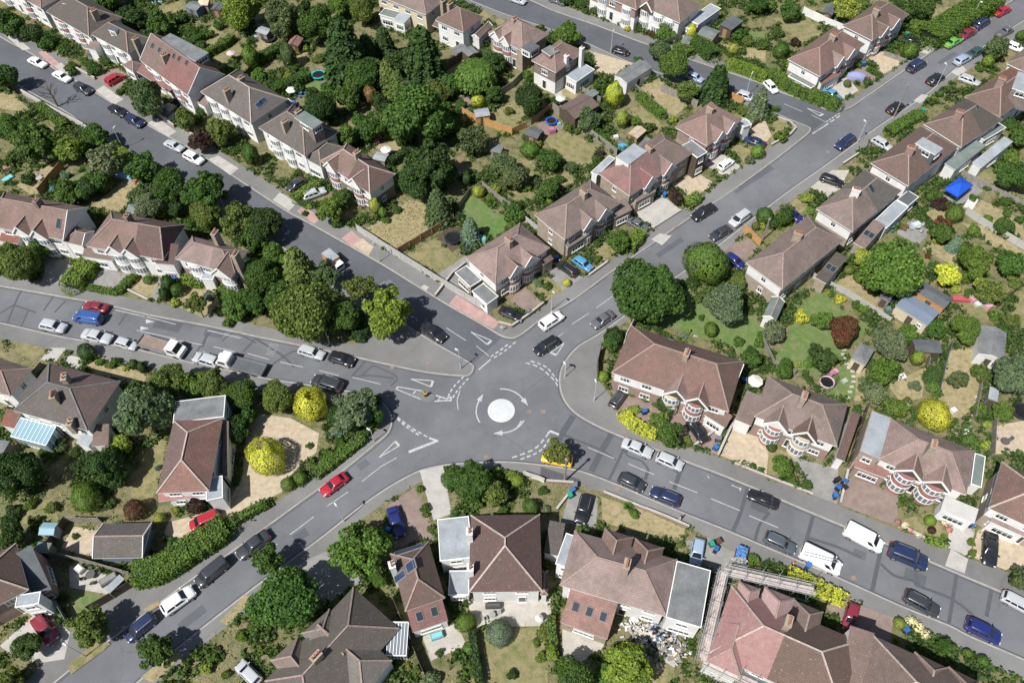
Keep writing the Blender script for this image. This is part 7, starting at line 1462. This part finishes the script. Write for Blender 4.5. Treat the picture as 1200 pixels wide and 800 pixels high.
# ------------------------------------------------------------------ bins
def binmesh():
    a = MB(); P = [(-.22, -.26, .05), (.22, -.26, .05), (.22, .26, .05), (-.22, .26, .05)]; Q = [(-.28, -.36, 1.0), (.28, -.36, 1.0), (.28, .34, 1.0), (-.28, .34, 1.0)]
    a.face(P[::-1]); a.face(Q)
    for i in range(4): j = (i+1) % 4; a.face([P[i], P[j], Q[j], Q[i]])
    l = MB(); l.box(-.30, -.39, 1.0, .30, .38, 1.07); w = MB(); w.tube((-.26, .3, .12), (.26, .3, .12), .12, .12, 10)
    return mesh_of(a, 'plain', 'bin_body'), mesh_of(l, 'plain', 'lid'), mesh_of(w, 'rubber', 'wheels')
BM = binmesh()
BINC = dict(blue=((.02, .03, .05), (.03, .12, .36)), green=((.02, .2, .12), (.02, .3, .18)), black=((.015, .015, .018), (.02, .02, .022)), brown=((.1, .05, .03), (.12, .06, .04)), bb=((.03, .11, .32), (.04, .15, .4)), grey=((.1, .11, .12), (.16, .17, .18)))
def wbin(x, y, c, label, z=PZ):
    p = at(x, y, .7+z); o = empty('wheelie_bin', (p.x, p.y, z+.006), random.uniform(0, 6)); tag(o, label, 'wheelie bin', 'wheelie bins'); a, b = BINC[c]
    child('bin_body', BM[0], o, a); child('lid', BM[1], o, b); child('wheels', BM[2], o)
for b in ((981, 562, 'black', 'black bin at the top left of the five bins by the brick wall'), (990, 564, 'blue', 'blue lidded bin at the top right of the bins by the brick wall'), (982, 571, 'blue', 'blue lidded bin in the middle left of the bins by the brick wall'), (989.5, 571, 'black', 'black bin in the middle right of the bins by the brick wall'), (979, 580, 'bb', 'lowest blue bin of those by the low brick wall'),
          (671, 574, 'bb', 'blue recycling bin beside the black four by four'), (668, 580, 'green', 'green recycling bin below the blue one by the four by four'), (674, 568, 'grey', 'grey bin above the blue recycling bin by the pavement'), (834, 637, 'green', 'green bin near the pale blue hatchback'), (839, 643, 'blue', 'blue lidded bin right of the green bin by the pale blue hatchback'), (842, 634, 'brown', 'brown bin lying behind the blue lidded bin'),
          (1138, 614, 'blue', 'blue lidded bin on the white concrete drive'), (947, 662, 'bb', 'blue box bin at the kerb below the ladder van'), (755, 482, 'blue', 'blue lidded bin among shrubs of the corner semi'), (839, 524, 'bb', 'blue bin against the red brick drive wall'), (842, 514, 'grey', 'grey bin behind the blue bin at the brick drive wall'), (619, 365, 'grey', 'grey bin by the corner brick wall above the give way line'), (779, 228, 'bb', 'blue bin beside the dark purple bush on the main road'),
          (771, 226, 'green', 'green bin left of the blue bin by the purple bush'), (168, 95, 'bb', 'blue bin before the gabled half red semi'), (107, 64, 'bb', 'blue bin between the two dark roofed semis'), (101, 52, 'grey', 'grey bin beside the white walled upper left semi'), (1062, 738, 'blue', 'blue bin among the white flower bushes'), (872, 445, 'blue', 'blue bin in the passage right of the corner semi'), (205, 327, 'blue', 'blue bin beside the black and white gabled house'),
          (1015, 93, 'brown', 'brown bin on the block drive near the covered car'), (652, 302, 'bb', 'blue bin between the black estate and the porch'), (1012, 75, 'bb', 'blue bin at the corner semi gravel drive'), (455, 620, 'bb', 'blue bin at the side of the solar house drive'), (1082, 130, 'green', 'green bin beside the pale crossing on the main road'), (1063, 40, 'green', 'green bin beside the shaded black car'), (523, 618, 'blue', 'blue bin beside the white house side wall')):
    wbin(*b)
# ------------------------------------------------------------------ garden things
def trampoline(x, y, r, pad, label, net=False, h=.8):
    p = at(x, y, h); R = r/ppm(x, y, h); o = empty('trampoline', (p.x, p.y, PZ)); tag(o, label, 'trampoline', 'trampolines')
    mb = MB(); mb.lathe([(R*.8, h+.01), (.01, h+.01)][::-1], 24); mb.build('mat', 'black', o); mb = MB(); mb.lathe([(R*.8, h+.03), (R, h+.03), (R, h-.08), (R*.8, h-.05)], 24); q = mb.build('pad', 'plain', o); q.color = (*pad, 1)
    mb = MB()
    for k in range(6): a = k*pi/3; mb.tube((R*.93*cos(a), R*.93*sin(a), 0), (R*.93*cos(a), R*.93*sin(a), h-.05), .03, .03, 5)
    mb.build('legs', 'metal', o)
    if net:
        mb = MB()
        for k in range(8): a = k*pi/4; mb.tube((R*cos(a), R*sin(a), h), (R*cos(a), R*sin(a), h+1.7), .025, .025, 5)
        for k in range(24):
            for z in (h+1.68, h+.9): mb.tube((R*cos(k*pi/12), R*sin(k*pi/12), z), (R*cos((k+1)*pi/12), R*sin((k+1)*pi/12), z), .02, .02, 4, cap=False)
        for k in range(48): a = k*pi/24; mb.tube((R*cos(a), R*sin(a), h), (R*cos(a+.13), R*sin(a+.13), h+1.68), .008, .008, 3, cap=False)
        mb.build('safety_net', 'black', o)
trampoline(373, 88, 8.3, (.03, .45, .45), 'teal rimmed trampoline on a green lawn in the top gardens'); trampoline(646, 142, 7, (.03, .12, .5), 'blue rimmed trampoline on a brown terrace', False, .7); trampoline(531, 279, 10, (.02, .03, .035), 'black trampoline with net on dark decking', True); trampoline(969, 448, 9, (.65, .5, .52), 'pink and white rimmed trampoline with net beside the winding stepping stones', True); trampoline(1198, 482, 12, (.03, .03, .04), 'black netted trampoline cut by the right edge', True); trampoline(315, 45, 8, (.03, .03, .035), 'round black paddling frame beside the white lidded shed', False, .6)
def parasol(x, y, r, c, label, h=2.3, n=8):
    p = at(x, y, h); R = r/ppm(x, y, h); o = empty('parasol', (p.x, p.y, PZ), .2); tag(o, label, 'parasol', 'parasols')
    mb = MB(); 
    for k in range(n):
        a, b = 2*pi*k/n, 2*pi*(k+1)/n; mb.face([(R*cos(a), R*sin(a), h-.35), (R*cos(b), R*sin(b), h-.35), (0, 0, h+.1)]); mb.face([(R*cos(b), R*sin(b), h-.35), (R*cos(a), R*sin(a), h-.35), (R*cos(a), R*sin(a), h-.5), (R*cos(b), R*sin(b), h-.5)])
    q = mb.build('canopy', 'cloth', o); q.color = (*c, 1); mb = MB(); mb.tube((0, 0, 0), (0, 0, h+.1), .03, .03, 6); mb.build('pole', 'wood', o); mb = MB(); mb.lathe([(.25, 0), (.25, .08), (.05, .1)], 12); mb.build('base', 'concrete', o)
parasol(452, 174, 6.5, (.75, .73, .68), 'white octagonal parasol in the garden of the pinkish semi'); parasol(270, 61, 5.5, (.62, .48, .47), 'faded pink parasol in a top left back garden'); parasol(886, 445, 9, (.72, .68, .6), 'large cream parasol beside the corner semi side passage'); parasol(657, 114, 6, (.68, .64, .56), 'cream parasol on the patio of the white and maroon house')
parasol(61, 219, 4, (.03, .2, .3), 'closed teal parasol leaning over the picnic table garden', 2.0, 6); parasol(632, 723, 5, (.72, .70, .66), 'small white parasol table on the white house terrace', 1.4); parasol(341, 104, 6.5, (.74, .73, .68), 'white play tent canopy beside the teal trampoline', 1.6, 6)
# blue gazebo
C4 = [(1109, 220), (1122, 233), (1140, 216), (1124, 207)]
c, rz, L, Wd, _ = fitrect(C4, 2.2); o = empty('gazebo', (c.x, c.y, PZ), rz); tag(o, 'royal blue pop-up gazebo on a garden deck', 'gazebo')
mb = MB(); K = [(-L/2, -Wd/2, 2.1), (L/2, -Wd/2, 2.1), (L/2, Wd/2, 2.1), (-L/2, Wd/2, 2.1)]
for i in range(4): j = (i+1) % 4; mb.face([K[i], K[j], (0, 0, 3.0)]); mb.face([(K[i][0], K[i][1], 1.85), (K[j][0], K[j][1], 1.85), K[j], K[i]])
q = mb.build('canopy', 'cloth', o); q.color = (.02, .10, .55, 1)
mb = MB()
for k in K: mb.tube((k[0]*.97, k[1]*.97, 0), (k[0]*.97, k[1]*.97, 2.1), .03, .03, 5)
mb.build('legs', 'metal', o)
def table_set(x, y, label, c=(.35, .33, .3), R=.6, chairs=4):
    p = at(x, y, .7); o = empty('garden_table', (p.x, p.y, PZ)); tag(o, label, 'garden table', 'garden furniture')
    mb = MB(); mb.lathe([(.01, .72), (R, .72), (R, .68), (.02, .68)], 14); mb.tube((0, 0, 0), (0, 0, .7), .04, .04, 6); q = mb.build('tabletop', 'plain', o); q.color = (*c, 1)
    for k in range(chairs):
        a = 2*pi*k/chairs+.4; ch = empty('garden_chair', (p.x+(R+.5)*cos(a), p.y+(R+.5)*sin(a), PZ), a); tag(ch, None, 'garden chair', 'garden furniture'); mb = MB(); mb.box(-.23, -.23, .38, .23, .23, .43); s = mb.build('seat', 'plain', ch); s.color = (*c, 1)
        mb = MB(); mb.box(.2, -.23, .43, .25, .23, .9); s = mb.build('backrest', 'plain', ch); s.color = (*c, 1)
        mb = MB()
        for sx in (-.2, .2):
            for sy in (-.2, .2): mb.tube((sx, sy, 0), (sx, sy, .38), .018, .018, 4)
        mb.build('legs', 'metal', ch)
        ch['label'] = 'chair ' + ['right of', 'above', 'left of', 'below'][int(((a+.4) % (2*pi))/(pi/2)) % 4] + ' the ' + label
table_set(46, 209, 'round garden table by the orange fence', (.4, .38, .36)); table_set(106, 673, 'dark garden table on the white terrace', (.1, .1, .1)); table_set(1075, 265, 'pale garden table on the broken stone patio', (.45, .45, .44)); table_set(548, 293, 'black table by the netted trampoline', (.05, .05, .055)); table_set(577, 720, 'small grey table by the blue spruce', (.3, .3, .3), .4, 2); table_set(666, 97, 'table on the white and maroon house patio', (.4, .3, .25), .5, 3); table_set(352, 109, 'low blue table beside the play tent', (.1, .2, .5), .4, 3); table_set(1178, 517, 'dark table on the gravel at the right edge', (.1, .1, .1), .6, 3); table_set(1045, 265, 'green table by the grey flat rear rooms', (.1, .2, .15), .5, 3)
def lump(name, cat, label, x, y, w, d, h, c, rz=0, mat='plain', group=None, top=None):
    """soft edged garden object: a bevelled body and a differently coloured top part"""
    p = at(x, y, h*.7+PZ); o = empty(name, (p.x, p.y, PZ+.01), rz); tag(o, label, cat, group); g_ = sum(c)/3; c = tuple(v*.62+g_*.3 for v in c)
    b = .12*min(w, d, h); mb = MB(); mb.prism([(-w/2, -d/2), (w/2, -d/2), (w/2, d/2), (-w/2, d/2)], 0, h-b); 
    A = [(-w/2, -d/2, h-b), (w/2, -d/2, h-b), (w/2, d/2, h-b), (-w/2, d/2, h-b)]; B = [(-w/2+b, -d/2+b, h), (w/2-b, -d/2+b, h), (w/2-b, d/2-b, h), (-w/2+b, d/2-b, h)]
    for i in range(4): j = (i+1) % 4; mb.face([A[i], A[j], B[j], B[i]])
    q = mb.build('body', mat, o); q.color = (*c, 1); mb = MB(); mb.box(-w/2+b*1.5, -d/2+b*1.5, h-.02, w/2-b*1.5, d/2-b*1.5, h+.03); q = mb.build('top', mat, o); q.color = (*(top or tuple(min(1, v*1.25) for v in c)), 1)
G2 = 'toys and furniture in the gardens'
for nm, cat, lab, x, y, w, d, h, c, rz in (('storage_box', 'storage box', 'blue storage box at the foot of the hipped dark roof', 342, 121, 1.6, 1.0, 1.0, (.03, .12, .4), .4), ('toy_kitchen', 'toy', 'yellow and blue toy on the grass right of the teal trampoline', 378, 98, .6, .5, .5, (.05, .12, .5), 0), ('playhouse', 'playhouse', 'pink toy playhouse on the blue trampoline terrace', 647, 152, 1.2, 1.0, 1.1, (.55, .1, .25), .3), ('toy_box', 'toy box', 'small turquoise toy box right of the blue trampoline', 655, 145, .8, .6, .4, (.1, .45, .5), 0),
                                           ('toy_slide', 'toy slide', 'pink topped slide beside the netted pink trampoline', 977, 436, 1.6, .9, .6, (.6, .2, .3), .5), ('toy_tower', 'toy', 'yellow and green toy tower above the netted pink trampoline', 976, 426, .5, .5, 1.2, (.6, .5, .05), 0), ('storage_box', 'storage box', 'teal storage box behind the brown semi nearest the roundabout', 565, 279, 1.8, 1.0, .8, (.1, .4, .38), -.5), ('barbecue', 'barbecue', 'black covered barbecue by the grey fence above the round tree', 594, 82, .9, .9, 1.0, (.03, .03, .035), 0),
                                           ('lounger', 'lounger', 'white lounger lying on the straw lawn right of the summerhouse', 1056, 441, 1.5, .9, .3, (.7, .68, .62), .3), ('planter', 'planter', 'white stone planter left of the big golden bush', 1064, 472, .8, .8, .5, (.65, .63, .58), 0), ('lounger', 'lounger', 'white lounger leaning near the stepping stones at right', 1133, 505, 2.2, .7, .5, (.68, .7, .72), 1.0), ('garden_chair', 'garden chair', 'white chair right of the big golden bush', 1118, 480, .8, .8, .6, (.7, .7, .68), .4),
                                           ('log_store', 'log store', 'green box beside the thatch grey summerhouse path', 990, 446, .9, .8, .4, (.3, .4, .3), .5), ('inflatable', 'inflatable', 'red inflatable slide in the cluttered right garden', 1128, 350, 3.2, 1.0, .5, (.55, .02, .05), -.1), ('playhouse', 'playhouse', 'pink plastic playhouse in the cluttered right garden', 1142, 349, 1.3, 1.2, 1.1, (.65, .25, .35), .3), ('toy_table', 'toy', 'pale green play table in the cluttered right garden', 1147, 355, 1.4, 1.2, .5, (.5, .6, .5), .2), ('playhouse', 'playhouse', 'pink and white box toy lower right in the cluttered garden', 1159, 358, 1.2, 1.0, .8, (.6, .25, .33), .5),
                                           ('compost_bin', 'compost bin', 'dark green compost bin beside the small pitched shed', 1041, 362, .9, .9, 1.0, (.1, .2, .17), 0), ('water_butt', 'water butt', 'black water butt by the pitched shed', 1046, 352, .7, .7, 1.0, (.03, .03, .035), 0), ('washing_frame', 'frame', 'white greenhouse frame lying on the deck below the blue gazebo', 1138, 238, 3.4, 1.6, .25, (.55, .55, .5), .9), ('storage_box', 'storage box', 'pale blue cushion box on the broken stone patio', 1074, 263, 1.6, 1.1, .8, (.45, .55, .62), .4),
                                           ('climbing_frame', 'climbing frame', 'blue and white boat cover behind the round tree at left', 147, 206, 4.2, 1.2, .8, (.2, .45, .7), -.3), ('dinghy', 'boat', 'orange red dinghy end beside the blue and white cover', 156, 210, 1.8, .8, .5, (.5, .15, .08), -.5), ('paddling_pool', 'paddling pool', 'turquoise paddling pool at the far left garden', 9, 209, 1.9, 1.1, .35, (.05, .5, .6), .9), ('garden_sofa', 'garden sofa', 'red and white garden seats at the far left', 10, 195, 1.9, 1.0, .7, (.6, .2, .2), .5), ('garden_sofa', 'garden sofa', 'grey corner seat on the white terrace', 127, 678, 2.2, 1.0, .7, (.2, .2, .2), .6), ('garden_sofa', 'garden sofa', 'white cushioned seat at the left end of the white terrace', 93, 666, 1.2, .9, .7, (.65, .63, .6), -.6),
                                           ('bench', 'bench', 'dark bench against the white house rear wall', 578, 709, 2.0, .6, .8, (.08, .08, .08), 0), ('cushion_box', 'storage box', 'turquoise box at the solar house rear door', 512, 744, 1.6, .8, .7, (.1, .5, .55), .3), ('timber_stack', 'timber stack', 'pale timber stack in the yard of the big semi', 757, 740, 2.6, .8, .5, (.55, .48, .38), -.4),
                                           ('bench', 'bench', 'small wooden bench on the patio above the yellow bush', 540, 113, 1.4, .5, .6, (.3, .25, .2), .3), ('water_tank', 'water tank', 'round grey tank beside the mess behind the conifers', 343, 47, 1.0, 1.0, .8, (.35, .38, .4), 0), ('garden_table', 'garden table', 'white tiny table above the blue paddling pool', 722, 160, .9, .7, .6, (.7, .69, .65), .2), ('glass_frame', 'cold frame', 'pale blue cold frame beside the black pool frame', 301, 42, 1.6, 1.2, .8, (.4, .55, .6), .5), ('air_bed', 'inflatable', 'blue and white inflatable in the top left back garden', 184, 2, 2.2, 1.0, .3, (.3, .55, .75), .3), ('sun_bed', 'lounger', 'red striped towel beside the top left inflatable', 181, 12, 1.6, .7, .2, (.55, .15, .2), .2)):
    lump(nm, cat, lab, x, y, w, d, h, c, rz, 'plain', G2)
# heaps of building rubbish
r3 = random.Random(12)
for nm, cx_, cy_, rr, cols, n in (('rubbish_heap', 779, 758, 3.2, ('render_white', 'render_cream', 'wood_grey', 'concrete', 'felt_grey', 'wood_grey'), 150), ('rubbish_heap', 771, 743, 2.6, ('rubber', 'slate_blue', 'felt_light'), 150), ('rubbish_heap', 746, 738, 2.2, ('render_white', 'pale_paving'), 60)):
    p0 = at(cx_, cy_, .3); mb = MB()
    for i in range(n):
        a_, q_ = r3.uniform(0, 6.3), r3.random()**.7*rr; M_ = Matrix.Translation((p0.x+q_*cos(a_), p0.y+q_*sin(a_)*.7, PZ+.1+(.9-.8*q_/rr)*r3.random())) @ Matrix.Rotation(r3.uniform(0, 3), 4, (r3.random()-.5, r3.random()-.5, r3.random())); s1 = r3.uniform(.1, .42); mb.box(-s1, -s1*.5, -.05, s1, s1*.5, .06, r3.randrange(len(cols)), M_)
    tag(mb.build(nm, list(cols)), kind='stuff')
# paddling pool
p = at(729, 172, .4); o = empty('paddling_pool', (p.x, p.y, PZ)); tag(o, 'round bright blue paddling pool beside the long grey fence', 'paddling pool'); mb = MB(); mb.lathe([(1.0, 0), (1.12, .2), (1.0, .42), (.88, .38), (.85, .3)], 20); q = mb.build('rim', 'plain', o); q.color = (.05, .22, .42, 1)
mb = MB(); mb.lathe([(.01, .3), (.88, .3)], 20); q = mb.build('water', 'plain', o); q.color = (.12, .36, .5, 1)
# traffic cone
p = at(930, 659.5, .3); o = empty('traffic_cone', (p.x, p.y, PZ)); tag(o, 'red and white traffic cone on the pavement by the ladder van', 'traffic cone')
mb = MB(); mb.box(-.2, -.2, 0, .2, .2, .05); mb.build('base', 'black', o); mb = MB(); mb.lathe([(.16, .05), (.03, .75), (.01, .75)], 12); q = mb.build('cone', 'plain', o); q.color = (.8, .08, .03, 1); mb = MB(); mb.lathe([(.125, .25), (.085, .45)], 12); mb.build('reflective_sleeve', 'white', o)
# skip with blue tarpaulin in front of the scaffolding
SK = [(857, 664), (872, 667), (877, 644), (864, 641)]; c, rz, L, Wd, _ = fitrect(SK, 1.2); o = empty('skip', (c.x, c.y, PZ), rz); tag(o, 'skip under a blue tarpaulin in front of the scaffolding', 'skip')
mb = MB(); P = [(-L/2+.1, -Wd/2+.3), (L/2-.1, -Wd/2+.3), (L/2-.1, Wd/2-.3), (-L/2+.1, Wd/2-.3)]; Q = [(-L/2, -Wd/2), (L/2, -Wd/2), (L/2, Wd/2), (-L/2, Wd/2)]
for i in range(4): j = (i+1) % 4; mb.face([(*P[i], .0), (*P[j], .0), (*Q[j], 1.15), (*Q[i], 1.15)])
q = mb.build('container', 'plain', o); q.color = (.5, .33, .05, 1)
r2 = random.Random(3); mb = MB(); N = 8
gr = [[(-L/2*.9+L*.9*i/N, -Wd/2*.2+Wd*.68*j/N, 1.25+r2.uniform(-.14, .2)) for j in range(N+1)] for i in range(N+1)]
for i in range(N):
    for j in range(N): mb.face([gr[i][j], gr[i+1][j], gr[i+1][j+1], gr[i][j+1]])
q = mb.build('tarpaulin', 'cloth', o); q.color = (.10, .22, .48, 1)
mb = MB()
for i in range(26):
    x, y = r2.uniform(-L/2*.8, L/2*.8), r2.uniform(-Wd/2*.9, 0); M = Matrix.Translation((x, y, 1.1+r2.uniform(0, .2))) @ Matrix.Rotation(r2.uniform(0, 3), 4, (r2.random(), r2.random(), r2.random()+.1)); mb.box(-.5, -.12, -.05, .5, .12, .05, 0, M)
mb.build('rubble', 'concrete', o)
# ------------------------------------------------------------------ scaffolding round the rose roof
cor = [(830, 771), (905, 806), (950, 697), (852, 675)]
W3 = [at(x, y, 4.2) for x, y in cor]; cc = sum(W3, Vector())/4; o = empty('scaffolding', (cc.x, cc.y, PZ)); tag(o, 'steel tube scaffolding with boards round the rose tiled roof', 'scaffolding')
tb = MB(); bd = MB(); ty = MB()
for a, b in ((W3[0], W3[1]), (W3[2], W3[3]), (W3[3], W3[0])):
    a, b = a-cc, b-cc; a.z = b.z = 0; d = (b-a); L = d.length; d /= L; nn = Vector((d.y, -d.x, 0)); n = int(L/2.1)+1
    for i in range(n+1):
        p = a+d*L*i/n
        for off in (.0, 1.2):
            q = p+nn*off; tb.tube((q.x, q.y, 0), (q.x, q.y, 6.3+random.uniform(-.3, .6)), .03, .03, 5)
        for z in (2.0, 4.1, 5.2): tb.tube((p-nn*.2+Vector((0, 0, z))), (p+nn*1.5+Vector((0, 0, z))), .026, .026, 4)
    for off in (0, 1.2):
        for z in (2.0, 4.1, 4.7, 5.2): tb.tube(a+nn*off-d*.5+Vector((0, 0, z)), b+nn*off+d*.5+Vector((0, 0, z)), .026, .026, 5)
    for k in range(4):
        q = nn*(.2+.24*k); j = 0; s = -.4
        while s < L+.2:
            e = min(L+.5, s+random.uniform(3.4, 3.9)); zz = 4.16+random.uniform(0, .03); bd.bar(a+q+d*s+Vector((0, 0, zz)), a+q+d*e+Vector((0, 0, zz)), .21, .04); s = e+.03
    ty.bar(a+nn*1.25+Vector((0, 0, 4.3)), b+nn*1.25+Vector((0, 0, 4.3)), .04, .22)
tb.build('tubes', 'metal', o); bd.build('boards', 'board', o); ty.build('toe_boards', 'board', o)
# ------------------------------------------------------------------ person
def person(x, y, rz, label):
    root = at(x, y, PZ); verts = [(0, 0, .93), (.0, .0, 1.15), (0, .01, 1.38), (0, .02, 1.5), (0, .04, 1.66), (.09, .03, .88), (.11, .16, .5), (.11, .1, .08), (.11, .24, .03), (-.09, -.02, .88), (-.11, -.06, .5), (-.11, -.3, .12), (-.11, -.2, .03), (.19, .01, 1.4), (.25, -.08, 1.12), (.25, .06, .9), (.25, .1, .8), (-.19, .01, 1.4), (-.25, .08, 1.13), (-.24, .25, .95), (-.24, .3, .86)]
    edges = [(0, 1), (1, 2), (2, 3), (3, 4), (0, 5), (5, 6), (6, 7), (7, 8), (0, 9), (9, 10), (10, 11), (11, 12), (2, 13), (13, 14), (14, 15), (15, 16), (2, 17), (17, 18), (18, 19), (19, 20)]
    rad = [.15, .14, .16, .06, .10, .09, .065, .045, .04, .09, .065, .045, .04, .065, .045, .035, .03, .065, .045, .035, .03]
    me = bpy.data.meshes.new('person'); me.from_pydata(verts, edges, []); o = bpy.data.objects.new('person', me); COL.objects.link(o); md = o.modifiers.new('skin', 'SKIN'); 
    for i, v in enumerate(me.skin_vertices[0].data): v.radius = (rad[i], rad[i]*.8); v.use_root = i == 0
    sb = o.modifiers.new('sub', 'SUBSURF'); sb.levels = 1; sb.render_levels = 1
    dg = bpy.context.evaluated_depsgraph_get(); m2 = bpy.data.meshes.new_from_object(o.evaluated_get(dg)); o.modifiers.clear(); o.data = m2
    for n in ('skin_tone', 'top_pink', 'trousers', 'hair'): m2.materials.append(MATS[n])
    for p in m2.polygons:
        c = p.center; p.use_smooth = True
        p.material_index = 2 if (c.z < .98 and abs(c.x) < .19) else (1 if (c.z < 1.5 and (abs(c.x) < .2 or c.z > 1.18)) else 0)
    mb = MB(); mb.lathe([(.01, 1.80), (.07, 1.785), (.11, 1.72), (.115, 1.64), (.09, 1.58)], 12, (0, .01, 0)); h = mb.build('hair', 'hair', o, smooth=True)
    o.location = root; o.rotation_euler = (0, 0, rz); tag(o, label, 'person'); return o
flat('skin_tone', (.45, .28, .2), .6, .3, .05); flat('top_pink', (.65, .40, .42), .8, .2, .05); flat('trousers', (.45, .47, .52), .8, .2, .1); flat('hair', (.05, .03, .02), .7, .2, .1)
person(796, 610, RAD(65), 'person in a pink top walking past the low red wall')
# ------------------------------------------------------------------ rough low growth in the gardens (nobody could count it)
def inside(X, Y, poly):
    r = np.zeros(len(X), bool); n = len(poly)
    for i in range(n):
        (x0, y0), (x1, y1) = poly[i], poly[(i+1) % n]
        if abs(y1-y0) < 1e-9: continue
        r ^= ((y0 > Y) != (y1 > Y)) & (X < (x1-x0)*(Y-y0)/(y1-y0)+x0)
    return r
def vnoise(X, Y, s, seed):
    rg = np.random.default_rng(seed); G = rg.random((128, 128)); x, y = X/s+40, Y/s+40; i, j = np.floor(x).astype(int), np.floor(y).astype(int); u, v = x-i, y-j; u = u*u*(3-2*u); v = v*v*(3-2*v)
    g = lambda a, b: G[a % 128, b % 128]
    return (g(i, j)*(1-u)+g(i+1, j)*u)*(1-v)+(g(i, j+1)*(1-u)+g(i+1, j+1)*u)*v
rg = np.random.default_rng(3); NP = 150000
X = rg.uniform(-125, 125, NP); Y = rg.uniform(10, 185, NP)
D = np.stack([X, Y, np.full(NP, -CAM_H)], 1); zc = D @ np.array(_F); px = 600+CAM_F*(D @ np.array(_RX))/zc; py = 400-CAM_F*(D @ np.array(_UX))/zc
ok = (px > -50) & (px < 1250) & (py > -60) & (py < 850)
g = np.zeros(NP, bool)
for G_ in (G_N, G_NE, G_E, G_S, G_W, G_NW): g |= inside(X, Y, [tuple(at(*p).xy) for p in G_])
ok &= g; X, Y = X[ok], Y[ok]; occ = np.zeros(len(X), bool)
for p in OCC:
    a = np.array(p); m = (X > a[:, 0].min()) & (X < a[:, 0].max()) & (Y > a[:, 1].min()) & (Y < a[:, 1].max())
    if m.any(): k = np.where(m)[0]; occ[k] |= inside(X[k], Y[k], p)
X, Y = X[~occ], Y[~occ]; nz = vnoise(X, Y, 3.2, 1)*.6+vnoise(X, Y, 1.3, 2)*.4
for nm, lo, hi, c, hh, ks, sz in (('undergrowth', .50, 2, (.048, .09, .026), .55, 9, .17), ('low_weeds', .44, .60, (.09, .12, .04), .22, 5, .12), ('dry_tufts', .0, .40, (.30, .25, .12), .14, 3, .09)):
    m = (nz > lo) & (nz < hi); x, y, q = X[m], Y[m], nz[m]
    if nm == 'dry_tufts': x, y, q = x[::3], y[::3], q[::3]
    n = len(x); x = np.repeat(x, ks); y = np.repeat(y, ks); q = np.repeat(q, ks); h = rg.uniform(.05, 1, n*ks)*hh*(.6+1.2*np.clip((q-lo)/.2, 0, 1))
    P = np.stack([x+rg.normal(0, .22, n*ks), y+rg.normal(0, .22, n*ks), PZ+.02+h], 1); nr = rg.normal(0, .5, (n*ks, 3)); nr[:, 2] = 1
    o = bpy.data.objects.new(nm, mk_mesh(nm, leaf_mesh(P, nr/np.linalg.norm(nr, axis=1)[:, None], sz, 5, asp=1.3))); COL.objects.link(o); o.color = (*c, 1); tag(o, kind='stuff')
# the rough meadow and lawns get short tufts too
rg = np.random.default_rng(8)
P = np.concatenate([np.stack([rg.uniform(*b[0:2], 3200), rg.uniform(*b[2:4], 3200)], 1) for b in ((-34, -10, 88, 115),)]); pl = [tuple(at(*p).xy) for p in ((430, 268), (478, 235), (505, 240), (522, 258), (465, 297))]
k = inside(P[:, 0], P[:, 1], pl); P = P[k]; n = len(P); nz = vnoise(P[:, 0], P[:, 1], 2.5, 4); P = np.stack([P[:, 0], P[:, 1], GZ+rg.uniform(.03, .16, n)*(.3+nz)], 1)
nr = rg.normal(0, .6, (n, 3)); nr[:, 2] = .8
o = bpy.data.objects.new('meadow_grass', mk_mesh('meadow_grass', leaf_mesh(P, nr/np.linalg.norm(nr, axis=1)[:, None], .085, 6, asp=2))); COL.objects.link(o); o.color = (.20, .22, .10, 1); tag(o, kind='stuff')
finish_labels()
